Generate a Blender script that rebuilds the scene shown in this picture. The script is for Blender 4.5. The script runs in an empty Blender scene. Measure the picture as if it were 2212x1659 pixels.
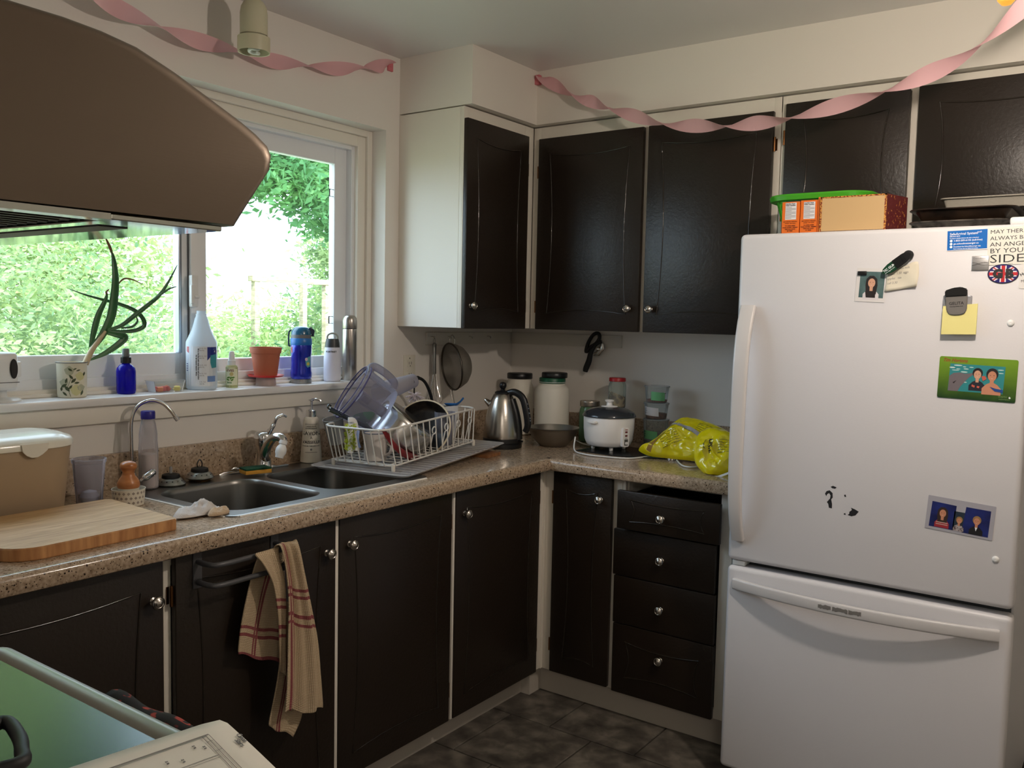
import bpy, bmesh, math, random
from mathutils import Vector, Matrix
from mathutils.bvhtree import BVHTree
random.seed(7)
PI = math.pi
COL = bpy.context.scene.collection
# ---------------------------------------------------------------- camera, world, sun, lamps, exposure
sc = bpy.context.scene
cam = bpy.data.cameras.new('camera'); cam.lens = 30.953; cam.sensor_width = 36; cam.clip_start = 0.01; cam.clip_end = 200
camo = bpy.data.objects.new('camera', cam); COL.objects.link(camo)
camo.matrix_world = Matrix.Translation((2.3606, -3.2973, 1.4166)) @ Matrix([[0.812865, -0.060647, 0.579286], [0.58207, 0.048569, -0.811687], [0.021091, 0.996977, 0.074781]]).to_4x4()
sc.camera = camo
sc.view_settings.view_transform = 'Standard'; sc.view_settings.look = 'None'
sc.view_settings.gamma = 1; sc.view_settings.exposure = 0.24
try: sc.view_settings.use_curve_mapping = False
except Exception: pass
w = bpy.data.worlds.new('sky'); sc.world = w; w.use_nodes = True
bg = w.node_tree.nodes['Background']; bg.inputs[0].default_value = (0.66, 0.81, 1.0, 1); bg.inputs[1].default_value = 5.6
sun = bpy.data.lights.new('sun', 'SUN'); sun.energy = 6.0; sun.angle = 0.01; sun.color = (1, 0.95, 0.88)
suno = bpy.data.objects.new('sun', sun); COL.objects.link(suno)
suno.rotation_euler = Vector((-0.55, 0.25, -0.8)).to_track_quat('-Z', 'Y').to_euler()
por = bpy.data.lights.new('window_portal', 'AREA'); por.shape = 'RECTANGLE'; por.size = 0.95; por.size_y = 1.7
try: por.cycles.is_portal = True
except Exception: pass
poro = bpy.data.objects.new('window_portal', por); COL.objects.link(poro)
poro.matrix_world = Matrix.Translation((-0.20, -1.73, 1.65)) @ Matrix(((0, 0, -1), (0, 1, 0), (1, 0, 0))).to_4x4()
LAMP = Vector((2.127, -1.478, 2.0))
ll = bpy.data.lights.new('lamp_light', 'POINT'); ll.energy = 34.0; ll.color = (1.0, 0.87, 0.75); ll.shadow_soft_size = 0.035
llo = bpy.data.objects.new('lamp_light', ll); COL.objects.link(llo); llo.location = LAMP + Vector((0, 0, -0.0))
dl = bpy.data.lights.new('unseen_fill_light', 'AREA'); dl.energy = 14.0; dl.color = (1.0, 0.93, 0.85); dl.size = 0.6  # unseen fill light added behind the camera to lift the room
dlo = bpy.data.objects.new('unseen_fill_light', dl); COL.objects.link(dlo); dlo.location = (3.4, -4.6, 2.36)

# ---------------------------------------------------------------- helpers
def lin(c):
    return tuple(((x/255)/12.92 if x/255 <= 0.04045 else ((x/255+0.055)/1.055)**2.4) for x in c)
MATS = {}
def M(name, c=(200, 200, 200), r=0.5, m=0.0, spec=None, bump=None, tr=0.0, em=None, alpha=None, ior=None, coat=0, aniso=0):
    if name in MATS: return MATS[name]
    mt = bpy.data.materials.new(name); mt.use_nodes = True
    nt = mt.node_tree; b = nt.nodes['Principled BSDF']
    b.inputs['Base Color'].default_value = (*lin(c), 1); b.inputs['Roughness'].default_value = r; b.inputs['Metallic'].default_value = m
    if spec is not None: b.inputs['Specular IOR Level'].default_value = spec
    if tr: b.inputs['Transmission Weight'].default_value = tr
    if ior: b.inputs['IOR'].default_value = ior
    if coat: b.inputs['Coat Weight'].default_value = coat; b.inputs['Coat Roughness'].default_value = 0.1
    if aniso: b.inputs['Anisotropic'].default_value = aniso
    if em: b.inputs['Emission Color'].default_value = (*lin(em[0]), 1); b.inputs['Emission Strength'].default_value = em[1]
    if bump:
        n = nt.nodes.new('ShaderNodeTexNoise'); n.inputs['Scale'].default_value = bump[0]; n.inputs['Detail'].default_value = 4
        tc = nt.nodes.new('ShaderNodeTexCoord'); mp = nt.nodes.new('ShaderNodeMapping')
        mp.inputs['Scale'].default_value = bump[2] if len(bump) > 2 else (1, 1, 1)
        nt.links.new(tc.outputs['Object'], mp.inputs[0]); nt.links.new(mp.outputs[0], n.inputs[0])
        bp = nt.nodes.new('ShaderNodeBump'); bp.inputs['Strength'].default_value = bump[1]; bp.inputs['Distance'].default_value = 0.002
        nt.links.new(n.outputs['Fac'], bp.inputs['Height']); nt.links.new(bp.outputs[0], b.inputs['Normal'])
    MATS[name] = mt
    return mt
def glassy(name, c, fac=0.75, r=0.1, gl=0.12):
    # thin clear plastic or glass: see-through with a surface gloss
    if name in MATS: return MATS[name]
    mt = bpy.data.materials.new(name); mt.use_nodes = True; nt = mt.node_tree
    nt.nodes.remove(nt.nodes['Principled BSDF']); out = nt.nodes['Material Output']
    t = nt.nodes.new('ShaderNodeBsdfTransparent'); t.inputs[0].default_value = (*lin(c), 1)
    p = nt.nodes.new('ShaderNodeBsdfPrincipled'); p.inputs['Base Color'].default_value = (*lin(c), 1); p.inputs['Roughness'].default_value = r
    mx = nt.nodes.new('ShaderNodeMixShader'); lw = nt.nodes.new('ShaderNodeLayerWeight'); lw.inputs[0].default_value = gl
    mr = nt.nodes.new('ShaderNodeMapRange'); mr.inputs['To Min'].default_value = 1-fac; mr.inputs['To Max'].default_value = 1.0
    nt.links.new(lw.outputs['Fresnel'], mr.inputs[0]); nt.links.new(mr.outputs[0], mx.inputs[0])
    nt.links.new(t.outputs[0], mx.inputs[1]); nt.links.new(p.outputs[0], mx.inputs[2]); nt.links.new(mx.outputs[0], out.inputs[0])
    MATS[name] = mt
    return mt
def ramp_mat(name, stops, scale, r=0.5, kind='noise', detail=6, vec=(1, 1, 1), bump=0.0, m=0.0, rough_var=0, spec=None, dist=0.0):
    if name in MATS: return MATS[name]
    mt = bpy.data.materials.new(name); mt.use_nodes = True; nt = mt.node_tree; b = nt.nodes['Principled BSDF']
    tc = nt.nodes.new('ShaderNodeTexCoord'); mp = nt.nodes.new('ShaderNodeMapping'); mp.inputs['Scale'].default_value = vec
    nt.links.new(tc.outputs['Object'], mp.inputs[0])
    if kind == 'noise':
        n = nt.nodes.new('ShaderNodeTexNoise'); n.inputs['Scale'].default_value = scale; n.inputs['Detail'].default_value = detail
        n.inputs['Distortion'].default_value = dist; o = n.outputs['Fac']
    else:
        n = nt.nodes.new('ShaderNodeTexVoronoi'); n.inputs['Scale'].default_value = scale; o = n.outputs['Color']
    nt.links.new(mp.outputs[0], n.inputs[0])
    cr = nt.nodes.new('ShaderNodeValToRGB'); nt.links.new(o, cr.inputs[0])
    el = cr.color_ramp.elements
    while len(el) < len(stops): el.new(0.5)
    for e, (p, c) in zip(el, stops): e.position = p; e.color = (*lin(c), 1)
    nt.links.new(cr.outputs[0], b.inputs['Base Color'])
    b.inputs['Roughness'].default_value = r; b.inputs['Metallic'].default_value = m
    if spec is not None: b.inputs['Specular IOR Level'].default_value = spec
    if bump:
        bp = nt.nodes.new('ShaderNodeBump'); bp.inputs['Strength'].default_value = bump; bp.inputs['Distance'].default_value = 0.002
        nt.links.new(o, bp.inputs['Height']); nt.links.new(bp.outputs[0], b.inputs['Normal'])
    MATS[name] = mt
    return mt

WM = {}
def thing(name, label, cat, loc=(0, 0, 0), group=None, kind=None, rot=None):
    o = bpy.data.objects.new(name, None); COL.objects.link(o); o.empty_display_size = 0.05
    mw = Matrix.Translation(loc)
    if rot is not None: mw = mw @ rot.to_4x4()
    o.matrix_world = mw; WM[o.name] = mw
    if label: o['label'] = label
    if cat: o['category'] = cat
    if group: o['group'] = group
    if kind: o['kind'] = kind
    return o
class B:
    """collects shapes in world coordinates into one bmesh"""
    def __init__(s, xf=None): s.bm = bmesh.new(); s.xf = xf; s.uv = None
    def _new(s, bm2):
        if s.xf is not None: bm2.transform(s.xf)
        me = bpy.data.meshes.new('tmp'); bm2.to_mesh(me); bm2.free(); s.bm.from_mesh(me); bpy.data.meshes.remove(me); return s
    def box(s, a, b, bev=0.0, seg=2, M_=None):
        bm = bmesh.new(); bmesh.ops.create_cube(bm, size=1)
        a = Vector(a); b = Vector(b); d = b-a; c = (a+b)/2
        for v in bm.verts: v.co = Vector((v.co.x*d.x, v.co.y*d.y, v.co.z*d.z))+c
        if bev: bmesh.ops.bevel(bm, geom=list(bm.edges), offset=bev, segments=seg, affect='EDGES', profile=0.5)
        bmesh.ops.recalc_face_normals(bm, faces=bm.faces)
        if M_ is not None: bm.transform(M_)
        return s._new(bm)
    def mesh(s, vs, fs, M_=None, recalc=True):
        bm = bmesh.new(); bv = [bm.verts.new(Vector(v)) for v in vs]
        for f in fs:
            try: bm.faces.new([bv[i] for i in f])
            except ValueError: pass
        if recalc: bmesh.ops.recalc_face_normals(bm, faces=bm.faces)
        if M_ is not None: bm.transform(M_)
        return s._new(bm)
    def lathe(s, prof, c=(0, 0, 0), seg=28, M_=None, sx=1, sy=1, cap=True):
        vs = []; fs = []; n = len(prof)
        for (r, z) in prof:
            for k in range(seg):
                a = 2*PI*k/seg; vs.append((max(r, 1e-5)*math.cos(a)*sx, max(r, 1e-5)*math.sin(a)*sy, z))
        for i in range(n-1):
            for k in range(seg):
                k2 = (k+1) % seg; fs.append((i*seg+k, i*seg+k2, (i+1)*seg+k2, (i+1)*seg+k))
        if cap:
            if prof[0][0] > 1e-4: fs.append(tuple(range(seg-1, -1, -1)))
            if prof[-1][0] > 1e-4: fs.append(tuple((n-1)*seg+k for k in range(seg)))
        T = Matrix.Translation(c)
        return s.mesh(vs, fs, T @ M_ if M_ is not None else T)
    def tube(s, pts, r, seg=8, closed=False, sq=1.0, caps=True, up=None):
        pts = [Vector(p) for p in pts]; n = len(pts); vs = []; fs = []
        rr = r if isinstance(r, (list, tuple)) else [r]*n
        prev = None
        for i, p in enumerate(pts):
            if closed: t = pts[(i+1) % n]-pts[i-1]
            else: t = pts[min(i+1, n-1)]-pts[max(i-1, 0)]
            t.normalize()
            if prev is None:
                u = Vector(up) if up else (Vector((0, 0, 1)) if abs(t.z) < 0.9 else Vector((1, 0, 0)))
            else: u = prev
            nx = u-t*u.dot(t)
            if nx.length < 1e-6: nx = t.orthogonal()
            nx.normalize(); ny = t.cross(nx); prev = nx
            for k in range(seg):
                a = 2*PI*k/seg; vs.append(p+nx*(math.cos(a)*rr[i])+ny*(math.sin(a)*rr[i]*sq))
        m = n if closed else n-1
        for i in range(m):
            for k in range(seg):
                j = (i+1) % n; k2 = (k+1) % seg
                fs.append((i*seg+k, i*seg+k2, j*seg+k2, j*seg+k))
        if caps and not closed: fs.append(tuple(range(seg))); fs.append(tuple((n-1)*seg+k for k in range(seg)))
        return s.mesh(vs, fs)
    def prism(s, poly, o, ux, uy, h, bev=0.0):
        """polygon in the plane (o, ux, uy), extruded by vector h"""
        o = Vector(o); ux = Vector(ux); uy = Vector(uy); h = Vector(h); n = len(poly)
        vs = [o+ux*p[0]+uy*p[1] for p in poly]; vs += [v+h for v in vs]
        fs = [tuple(range(n)), tuple(range(2*n-1, n-1, -1))]+[(i, (i+1) % n, n+(i+1) % n, n+i) for i in range(n)]
        bm = bmesh.new(); bv = [bm.verts.new(v) for v in vs]
        for f in fs: bm.faces.new([bv[i] for i in f])
        bmesh.ops.recalc_face_normals(bm, faces=bm.faces)
        if bev: bmesh.ops.bevel(bm, geom=list(bm.edges), offset=bev, segments=2, affect='EDGES')
        return s._new(bm)
    def grid(s, P, closed_u=False):
        """P: rows of points"""
        nr = len(P); nc = len(P[0]); vs = [p for r in P for p in r]; fs = []
        for i in range(nr-1):
            for j in range(nc if closed_u else nc-1):
                j2 = (j+1) % nc; fs.append((i*nc+j, i*nc+j2, (i+1)*nc+j2, (i+1)*nc+j))
        return s.mesh(vs, fs)
def obj(name, b, mat, parent=None, smooth=35, label=None, cat=None, group=None, kind=None, solid=0, uv=None, sub=0):
    me = bpy.data.meshes.new(name); b.bm.to_mesh(me); b.bm.free()
    if parent is not None: mw = WM[parent.name]
    else:
        xs = [v.co for v in me.vertices]
        lo = Vector([min(c[i] for c in xs) for i in range(3)]); hi = Vector([max(c[i] for c in xs) for i in range(3)])
        mw = Matrix.Translation(((lo.x+hi.x)/2, (lo.y+hi.y)/2, lo.z))
    if uv:
        l = me.uv_layers.new(name='UVMap'); n = uv
        for lp in me.loops: l.data[lp.index].uv = n[lp.vertex_index]
    me.transform(mw.inverted())
    for mt in (mat if isinstance(mat, list) else [mat]): me.materials.append(mt)
    if smooth:
        me.polygons.foreach_set('use_smooth', [True]*len(me.polygons)); me.set_sharp_from_angle(angle=math.radians(smooth))
    o = bpy.data.objects.new(name, me); COL.objects.link(o)
    if parent is not None: o.parent = parent
    else: o.matrix_world = mw
    WM[o.name] = mw
    if solid: md = o.modifiers.new('solid', 'SOLIDIFY'); md.thickness = solid; md.offset = 0
    if sub: md = o.modifiers.new('sub', 'SUBSURF'); md.levels = sub; md.render_levels = sub
    for k, v_ in (('label', label), ('category', cat), ('group', group), ('kind', kind)):
        if v_: o[k] = v_
    return o
def cr(pts, n=6, closed=False):
    """smooth curve through points"""
    pts = [Vector(p) for p in pts]; out = []; N = len(pts)
    for i in range(N if closed else N-1):
        if closed: p0, p1, p2, p3 = pts[i-1], pts[i], pts[(i+1) % N], pts[(i+2) % N]
        else: p0 = pts[max(i-1, 0)]; p1 = pts[i]; p2 = pts[i+1]; p3 = pts[min(i+2, N-1)]
        for k in range(n):
            t = k/n; out.append(0.5*((2*p1)+(p2-p0)*t+(2*p0-5*p1+4*p2-p3)*t*t+(3*p1-p0-3*p2+p3)*t**3))
    if not closed: out.append(pts[-1])
    return out
def text(name, s, size, mat, parent, o, ux, uy, align='LEFT', tgt=None, ext=0.0003, bold=0.0, sx=1.0, shear=0.0, label=None):
    """flat lettering: o baseline origin, ux reading direction, uy up; tgt = object whose surface it is printed on"""
    cu = bpy.data.curves.new('t', 'FONT'); cu.body = s; cu.size = size; cu.align_x = align; cu.offset = bold; cu.shear = shear
    cu.resolution_u = 2; cu.extrude = 0 if tgt else ext
    t = bpy.data.objects.new('t', cu); me = bpy.data.meshes.new_from_object(t)
    bpy.data.objects.remove(t)
    ux = Vector(ux).normalized(); uy = Vector(uy).normalized(); n = ux.cross(uy); o = Vector(o)
    if tgt is not None:
        bm = bmesh.new(); bm.from_mesh(tgt.data); bm.transform(WM[tgt.name]); tree = BVHTree.FromBMesh(bm); bm.free()
    for v in me.vertices:
        p = o+ux*(v.co.x*sx)+uy*v.co.y+n*v.co.z
        if tgt is not None:
            h = tree.ray_cast(p+n*0.15, -n, 0.4)
            if h[0] is not None: p = h[0]+n*0.0006
        v.co = p
    b = B(); b.bm.from_mesh(me); bpy.data.meshes.remove(me)
    return obj(name, b, mat, parent, smooth=0, label=label)
def patch(name, poly, mat, parent, o, ux, uy, tgt=None, off=0.0006, nsub=1, label=None, thick=0.0):
    """flat printed shape; poly in metres"""
    ux = Vector(ux).normalized(); uy = Vector(uy).normalized(); n = ux.cross(uy); o = Vector(o)
    bm = bmesh.new(); vs = [bm.verts.new((p[0], p[1], 0)) for p in poly]; bm.faces.new(vs)
    if tgt is not None and nsub:
        xs = [p[0] for p in poly]; ys = [p[1] for p in poly]
        for k in range(1, nsub):
            x = min(xs)+(max(xs)-min(xs))*k/nsub; bmesh.ops.bisect_plane(bm, geom=bm.verts[:]+bm.edges[:]+bm.faces[:], plane_co=(x, 0, 0), plane_no=(1, 0, 0))
            y = min(ys)+(max(ys)-min(ys))*k/nsub; bmesh.ops.bisect_plane(bm, geom=bm.verts[:]+bm.edges[:]+bm.faces[:], plane_co=(0, y, 0), plane_no=(0, 1, 0))
        b2 = bmesh.new(); b2.from_mesh(tgt.data); b2.transform(WM[tgt.name]); tree = BVHTree.FromBMesh(b2); b2.free()
    for v in bm.verts:
        p = o+ux*v.co.x+uy*v.co.y
        if tgt is not None:
            h = tree.ray_cast(p+n*0.15, -n, 0.4)
            p = (h[0] if h[0] is not None else p)
        v.co = p+n*off
    if thick:
        r = bmesh.ops.extrude_face_region(bm, geom=bm.faces[:])
        for e in r['geom']:
            if isinstance(e, bmesh.types.BMVert): e.co -= n*thick
        bmesh.ops.recalc_face_normals(bm, faces=bm.faces)
    b = B(); b.bm.free(); b.bm = bm
    return obj(name, b, mat, parent, smooth=0, label=label)
def ell(cx, cy, rx, ry, n=20, a0=0, a1=2*PI):
    return [(cx+rx*math.cos(a0+(a1-a0)*k/n), cy+ry*math.sin(a0+(a1-a0)*k/n)) for k in range(n)]
def rrect(x0, y0, x1, y1, r, n=4):
    out = []
    for cx, cy, a in ((x1-r, y0+r, -PI/2), (x1-r, y1-r, 0), (x0+r, y1-r, PI/2), (x0+r, y0+r, PI)):
        for k in range(n+1): t = a+PI/2*k/n; out.append((cx+r*math.cos(t), cy+r*math.sin(t)))
    return out
def axis_to(d, roll_ref=(0, 0, 1)):
    """rotation taking local z to d"""
    return Vector(d).normalized().to_track_quat('Z', 'Y').to_matrix().to_4x4()

# ---------------------------------------------------------------- materials
WALL = M('wall_paint', (227, 221, 213), 0.55, bump=(60, 0.12))
CEIL = M('ceiling_paint', (218, 214, 210), 0.32, bump=(9, 0.1))
TRIM = M('trim_paint', (232, 226, 214), 0.4, bump=(30, 0.08))
VINYL = M('window_vinyl', (232, 234, 236), 0.35)
STILE = M('cabinet_frame_paint', (226, 219, 206), 0.42, bump=(40, 0.15))
DARK = M('espresso_paint', (36, 28, 21), 0.36, bump=(110, 0.35), spec=0.4)
DARKIN = M('drawer_inside_dark', (22, 18, 15), 0.6)
CHROME = M('chrome', (215, 215, 215), 0.12, 1.0)
NICKEL = M('brushed_nickel', (190, 184, 175), 0.27, 1.0)
STEEL = M('stainless_steel', (160, 160, 158), 0.3, 1.0, bump=(40, 0.05, (1, 14, 1)))
SINKSTEEL = M('sink_steel', (128, 126, 122), 0.33, 1.0)
BRONZE = M('bronze_hinge', (120, 82, 50), 0.35, 1.0)
WHITEP = M('white_enamel', (222, 222, 224), 0.32, spec=0.5)
FRIDGE = M('fridge_enamel', (214, 212, 214), 0.38, bump=(260, 0.08))
BLACK = M('black_plastic', (18, 18, 19), 0.35)
RUBBER = M('black_rubber', (14, 14, 14), 0.55)
WPLAST = M('white_plastic', (228, 228, 226), 0.35)
INK = M('black_ink', (25, 25, 28), 0.6)
GREYINK = M('grey_ink', (120, 118, 116), 0.6)
WINK = M('white_ink', (235, 238, 240), 0.5)
PAPER = M('paper', (226, 220, 208), 0.7)
GRANITE = None
def granite():
    mt = bpy.data.materials.new('speckled_countertop'); mt.use_nodes = True; nt = mt.node_tree; b = nt.nodes['Principled BSDF']
    tc = nt.nodes.new('ShaderNodeTexCoord')
    n = nt.nodes.new('ShaderNodeTexNoise'); n.inputs['Scale'].default_value = 130; n.inputs['Detail'].default_value = 3
    r1 = nt.nodes.new('ShaderNodeValToRGB'); r1.color_ramp.elements[0].position = 0.3; r1.color_ramp.elements[0].color = (*lin((140, 118, 95)), 1)
    r1.color_ramp.elements[1].position = 0.7; r1.color_ramp.elements[1].color = (*lin((192, 170, 146)), 1)
    nt.links.new(tc.outputs['Object'], n.inputs[0]); nt.links.new(n.outputs['Fac'], r1.inputs[0])
    last = r1.outputs[0]
    for sc_, thr, col, seed in ((330, 0.075, (70, 52, 38), 0), (380, 0.07, (206, 188, 160), 7), (190, 0.035, (44, 32, 24), 3)):
        mp = nt.nodes.new('ShaderNodeMapping'); mp.inputs['Location'].default_value = (seed, seed*2, seed)
        v = nt.nodes.new('ShaderNodeTexVoronoi'); v.inputs['Scale'].default_value = sc_; v.inputs['Randomness'].default_value = 1
        nt.links.new(tc.outputs['Object'], mp.inputs[0]); nt.links.new(mp.outputs[0], v.inputs[0])
        sp = nt.nodes.new('ShaderNodeSeparateColor'); nt.links.new(v.outputs['Color'], sp.inputs[0])
        lt = nt.nodes.new('ShaderNodeMath'); lt.operation = 'LESS_THAN'; lt.inputs[1].default_value = thr*1.3; nt.links.new(sp.outputs[0], lt.inputs[0])
        l2 = nt.nodes.new('ShaderNodeMath'); l2.operation = 'LESS_THAN'; l2.inputs[1].default_value = 0.42; nt.links.new(v.outputs['Distance'], l2.inputs[0])
        mu = nt.nodes.new('ShaderNodeMath'); mu.operation = 'MULTIPLY'; nt.links.new(lt.outputs[0], mu.inputs[0]); nt.links.new(l2.outputs[0], mu.inputs[1])
        mx = nt.nodes.new('ShaderNodeMix'); mx.data_type = 'RGBA'; nt.links.new(mu.outputs[0], mx.inputs[0]); nt.links.new(last, mx.inputs[6]); mx.inputs[7].default_value = (*lin(col), 1)
        last = mx.outputs[2]
    nt.links.new(last, b.inputs['Base Color']); b.inputs['Roughness'].default_value = 0.16
    return mt
GRANITE = granite()
TILE = ramp_mat('slate_tile', [(0.30, (62, 57, 52)), (0.5, (92, 86, 78)), (0.72, (128, 121, 110))], 16, r=0.5, detail=10, bump=0.35, dist=0.2)
GROUT = M('dark_grout', (52, 47, 42), 0.9)

# ---------------------------------------------------------------- room shell
HC = 2.39
b = B(); b.box((-0.25, -5.1, -0.1), (4.3, 0.1, -0.006)); floor = obj('floor', b, GROUT, kind='structure', smooth=0)
TS = 0.33
proto = None
for j in range(16):
    y0 = -0.13-TS*(j+1); off = 0.10 if j % 2 else -0.06
    for i in range(-1, 13):
        x0 = off+TS*i
        xa = max(x0, 0.0); xb = min(x0+TS, 4.2); ya = max(y0, -5.0)
        if xb-xa < 0.02 or y0+TS < -4.98: continue
        bb = B(); dz = random.uniform(-0.0006, 0.0006)
        bb.box((xa+0.003, ya+0.003, -0.008), (xb-0.003, y0+TS-0.003, dz), 0.0015, 1)
        obj('tile', bb, TILE, floor, smooth=0)
b = B(); b.box((-0.25, -5.1, HC), (4.3, 0.1, HC+0.12)); obj('ceiling', b, CEIL, kind='structure', smooth=0)
b = B(); b.box((-0.25, 0.0, -0.1), (4.3, 0.15, HC)); obj('wall_back', b, WALL, kind='structure', smooth=0)
b = B(); b.box((4.2, -5.1, -0.1), (4.35, 0.0, HC)); obj('wall_right', b, WALL, kind='structure', smooth=0)
b = B(); b.box((-0.25, -5.15, -0.1), (4.3, -5.0, HC)); obj('wall_front', b, WALL, kind='structure', smooth=0)
WY0, WY1, WZ0, WZ1 = -2.62, -0.839, 1.15, 2.111
b = B(); b.box((-0.25, -5.0, -0.1), (0, WY0, HC)); b.box((-0.25, WY1, -0.1), (0, 0, HC)); b.box((-0.25, WY0, WZ1), (0, WY1, HC)); b.box((-0.25, WY0, -0.1), (0, WY1, WZ0))
bmesh.ops.remove_doubles(b.bm, verts=b.bm.verts, dist=1e-4)
obj('wall_left', b, WALL, kind='structure', smooth=0)
b = B(); b.box((-0.0, -3.47, -0.1), (1.95, -3.36, HC)); obj('wall_near', b, WALL, kind='structure', smooth=0)
# soffit above the wall cabinets
S, CY, ZS = 0.3516, -0.7662, 2.1824
b = B(); b.prism([(0, 0), (0, CY), (S, CY), (S, -S), (4.2, -S), (4.2, 0)], (0, 0, ZS), (1, 0, 0), (0, 1, 0), (0, 0, HC-ZS))
obj('ceiling_soffit', b, M('soffit_paint', (226, 219, 208), 0.5, bump=(50, 0.1)), kind='structure', smooth=0)
b = B(); b.box((2.25, -0.014, 0.0), (4.2, -0.0, 0.09), 0.004); obj('baseboard_back', b, TRIM, kind='structure')

# ---------------------------------------------------------------- window
win = thing('window_1', 'white sliding window over the sink with a deep sill', None, (0, -1.73, 1.15), kind='structure')
def ring(y0, y1, z0, z1, wdt, xa, xb, wb=None):
    b = B(); wb = wdt if wb is None else wb
    b.box((xa, y0, z0), (xb, y0+wdt, z1), 0.002, 1); b.box((xa, y1-wdt, z0), (xb, y1, z1), 0.002, 1)
    b.box((xa, y0+wdt, z1-wdt), (xb, y1-wdt, z1), 0.002, 1); b.box((xa, y0+wdt, z0), (xb, y1-wdt, z0+wb), 0.002, 1)
    return b
obj('outer_casing', ring(WY0, WY1, 1.172, WZ1, 0.024, -0.16, -0.070, 0.01), TRIM, win)
obj('inner_casing', ring(WY0+0.024, WY1-0.024, 1.172, WZ1-0.024, 0.040, -0.16, -0.082, 0.02), TRIM, win)
obj('frame', ring(WY0+0.055, WY1-0.060, 1.185, 2.052, 0.018, -0.17, -0.100, 0.035), VINYL, win)
obj('fixed_sash', ring(-1.617, -0.917, 1.205, 2.036, 0.060, -0.16, -0.128, 0.056), VINYL, win)
b = ring(-2.56, -1.617, 1.205, 2.036, 0.028, -0.145, -0.108, 0.08); obj('sliding_sash', b, VINYL, win)
b = B(); b.box((-0.125, -1.652, 1.285), (-0.104, -1.640, 2.0), 0.002); obj('aluminium_strip', b, M('aluminium', (170, 175, 182), 0.3, 1.0), win)
b = B(); b.box((-0.128, -1.58, 1.2), (-0.095, -1.560, 2.04), 0.003); b.box((-0.10, -1.618, 1.19), (-0.088, -1.562, 2.05), 0.003); obj('meeting_stile', b, M('stile_vinyl', (238, 238, 238), 0.4), win)
GL = glassy('window_glass', (250, 253, 252), 0.97, 0.02, 0.05)
b = B(); b.box((-0.146, -1.57, 1.255), (-0.142, -0.965, 1.985)); obj('pane', b, GL, win, smooth=0)
b = B(); b.box((-0.130, -2.535, 1.28), (-0.126, -1.64, 2.01)); obj('pane', b, GL, win, smooth=0)
for px in (0,):
    b = B(); b.box((-0.088, -1.628, 1.43), (-0.070, -1.603, 1.53), 0.004); b.box((-0.072, -1.636, 1.44), (-0.060, -1.622, 1.50), 0.004); b.tube([(-0.066, -1.622, 1.462), (-0.066, -1.606, 1.462)], 0.005)
    obj('latch', b, WPLAST, win)
b = B(); b.box((-0.088, -1.64, 1.20), (-0.07, -1.590, 1.275), 0.003); obj('sash_lock', b, WPLAST, win)
b = B(); b.lathe([(0.004, 0), (0.004, 0.003)], (-0.07, -1.612, 1.222), 10, Matrix.Rotation(PI/2, 4, 'Y')); obj('screw', b, INK, win)
b = B(); b.box((-0.088, -1.60, 1.80), (-0.072, -1.58, 1.85), 0.003); obj('sash_stop', b, M('grey_vinyl', (165, 158, 150), 0.5), win)
for z in (1.395, 1.868):
    bb = B(); p = [(-0.135, -0.996, z-0.013), (-0.135, -0.972, z-0.013), (-0.135, -0.972, z+0.013), (-0.135, -0.996, z+0.013)]
    bb.tube(p, 0.0026, 6, closed=True); obj('square_clip', bb, BLACK, win)
b = B(); b.box((-0.16, WY0-0.02, 1.150), (0.032, WY1+0.02, 1.172), 0.003); b.box((-0.16, WY0, 1.172), (-0.095, WY1, 1.178))
obj('window_sill', b, M('sill_paint', (226, 224, 222), 0.3), win)
b = B(); b.box((-0.0, WY0-0.02, 1.098), (0.014, WY1+0.02, 1.150), 0.003); obj('apron', b, TRIM, win)

# ---------------------------------------------------------------- cabinets
def face(kind, pos):
    """maps (along, z, outward) to world for a front facing +x or -y"""
    return (lambda a, z, n: Vector((pos+n, a, z))) if kind == 'x' else (lambda a, z, n: Vector((a, pos-n, z)))
def fbox(b, f, a0, a1, z0, z1, n0, n1, bev=0):
    p = f(a0, z0, n0); q = f(a1, z1, n1)
    lo = Vector([min(p[i], q[i]) for i in range(3)]); hi = Vector([max(p[i], q[i]) for i in range(3)])
    b.box(lo, hi, bev)
def knob(f, a, z, n, parent, r=0.0155):
    d = (f(a, z, n+1)-f(a, z, n)).normalized(); b = B()
    b.lathe([(0.009, 0), (0.009, 0.002), (0.0055, 0.004), (0.0055, 0.013), (r*0.85, 0.016), (r, 0.020), (r*0.92, 0.024), (r*0.66, 0.0262), (r*0.6, 0.0255), (r*0.45, 0.0275), (0, 0.029)], f(a, z, n), 24, axis_to(d))
    return obj('knob', b, NICKEL, parent, smooth=50)
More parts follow.
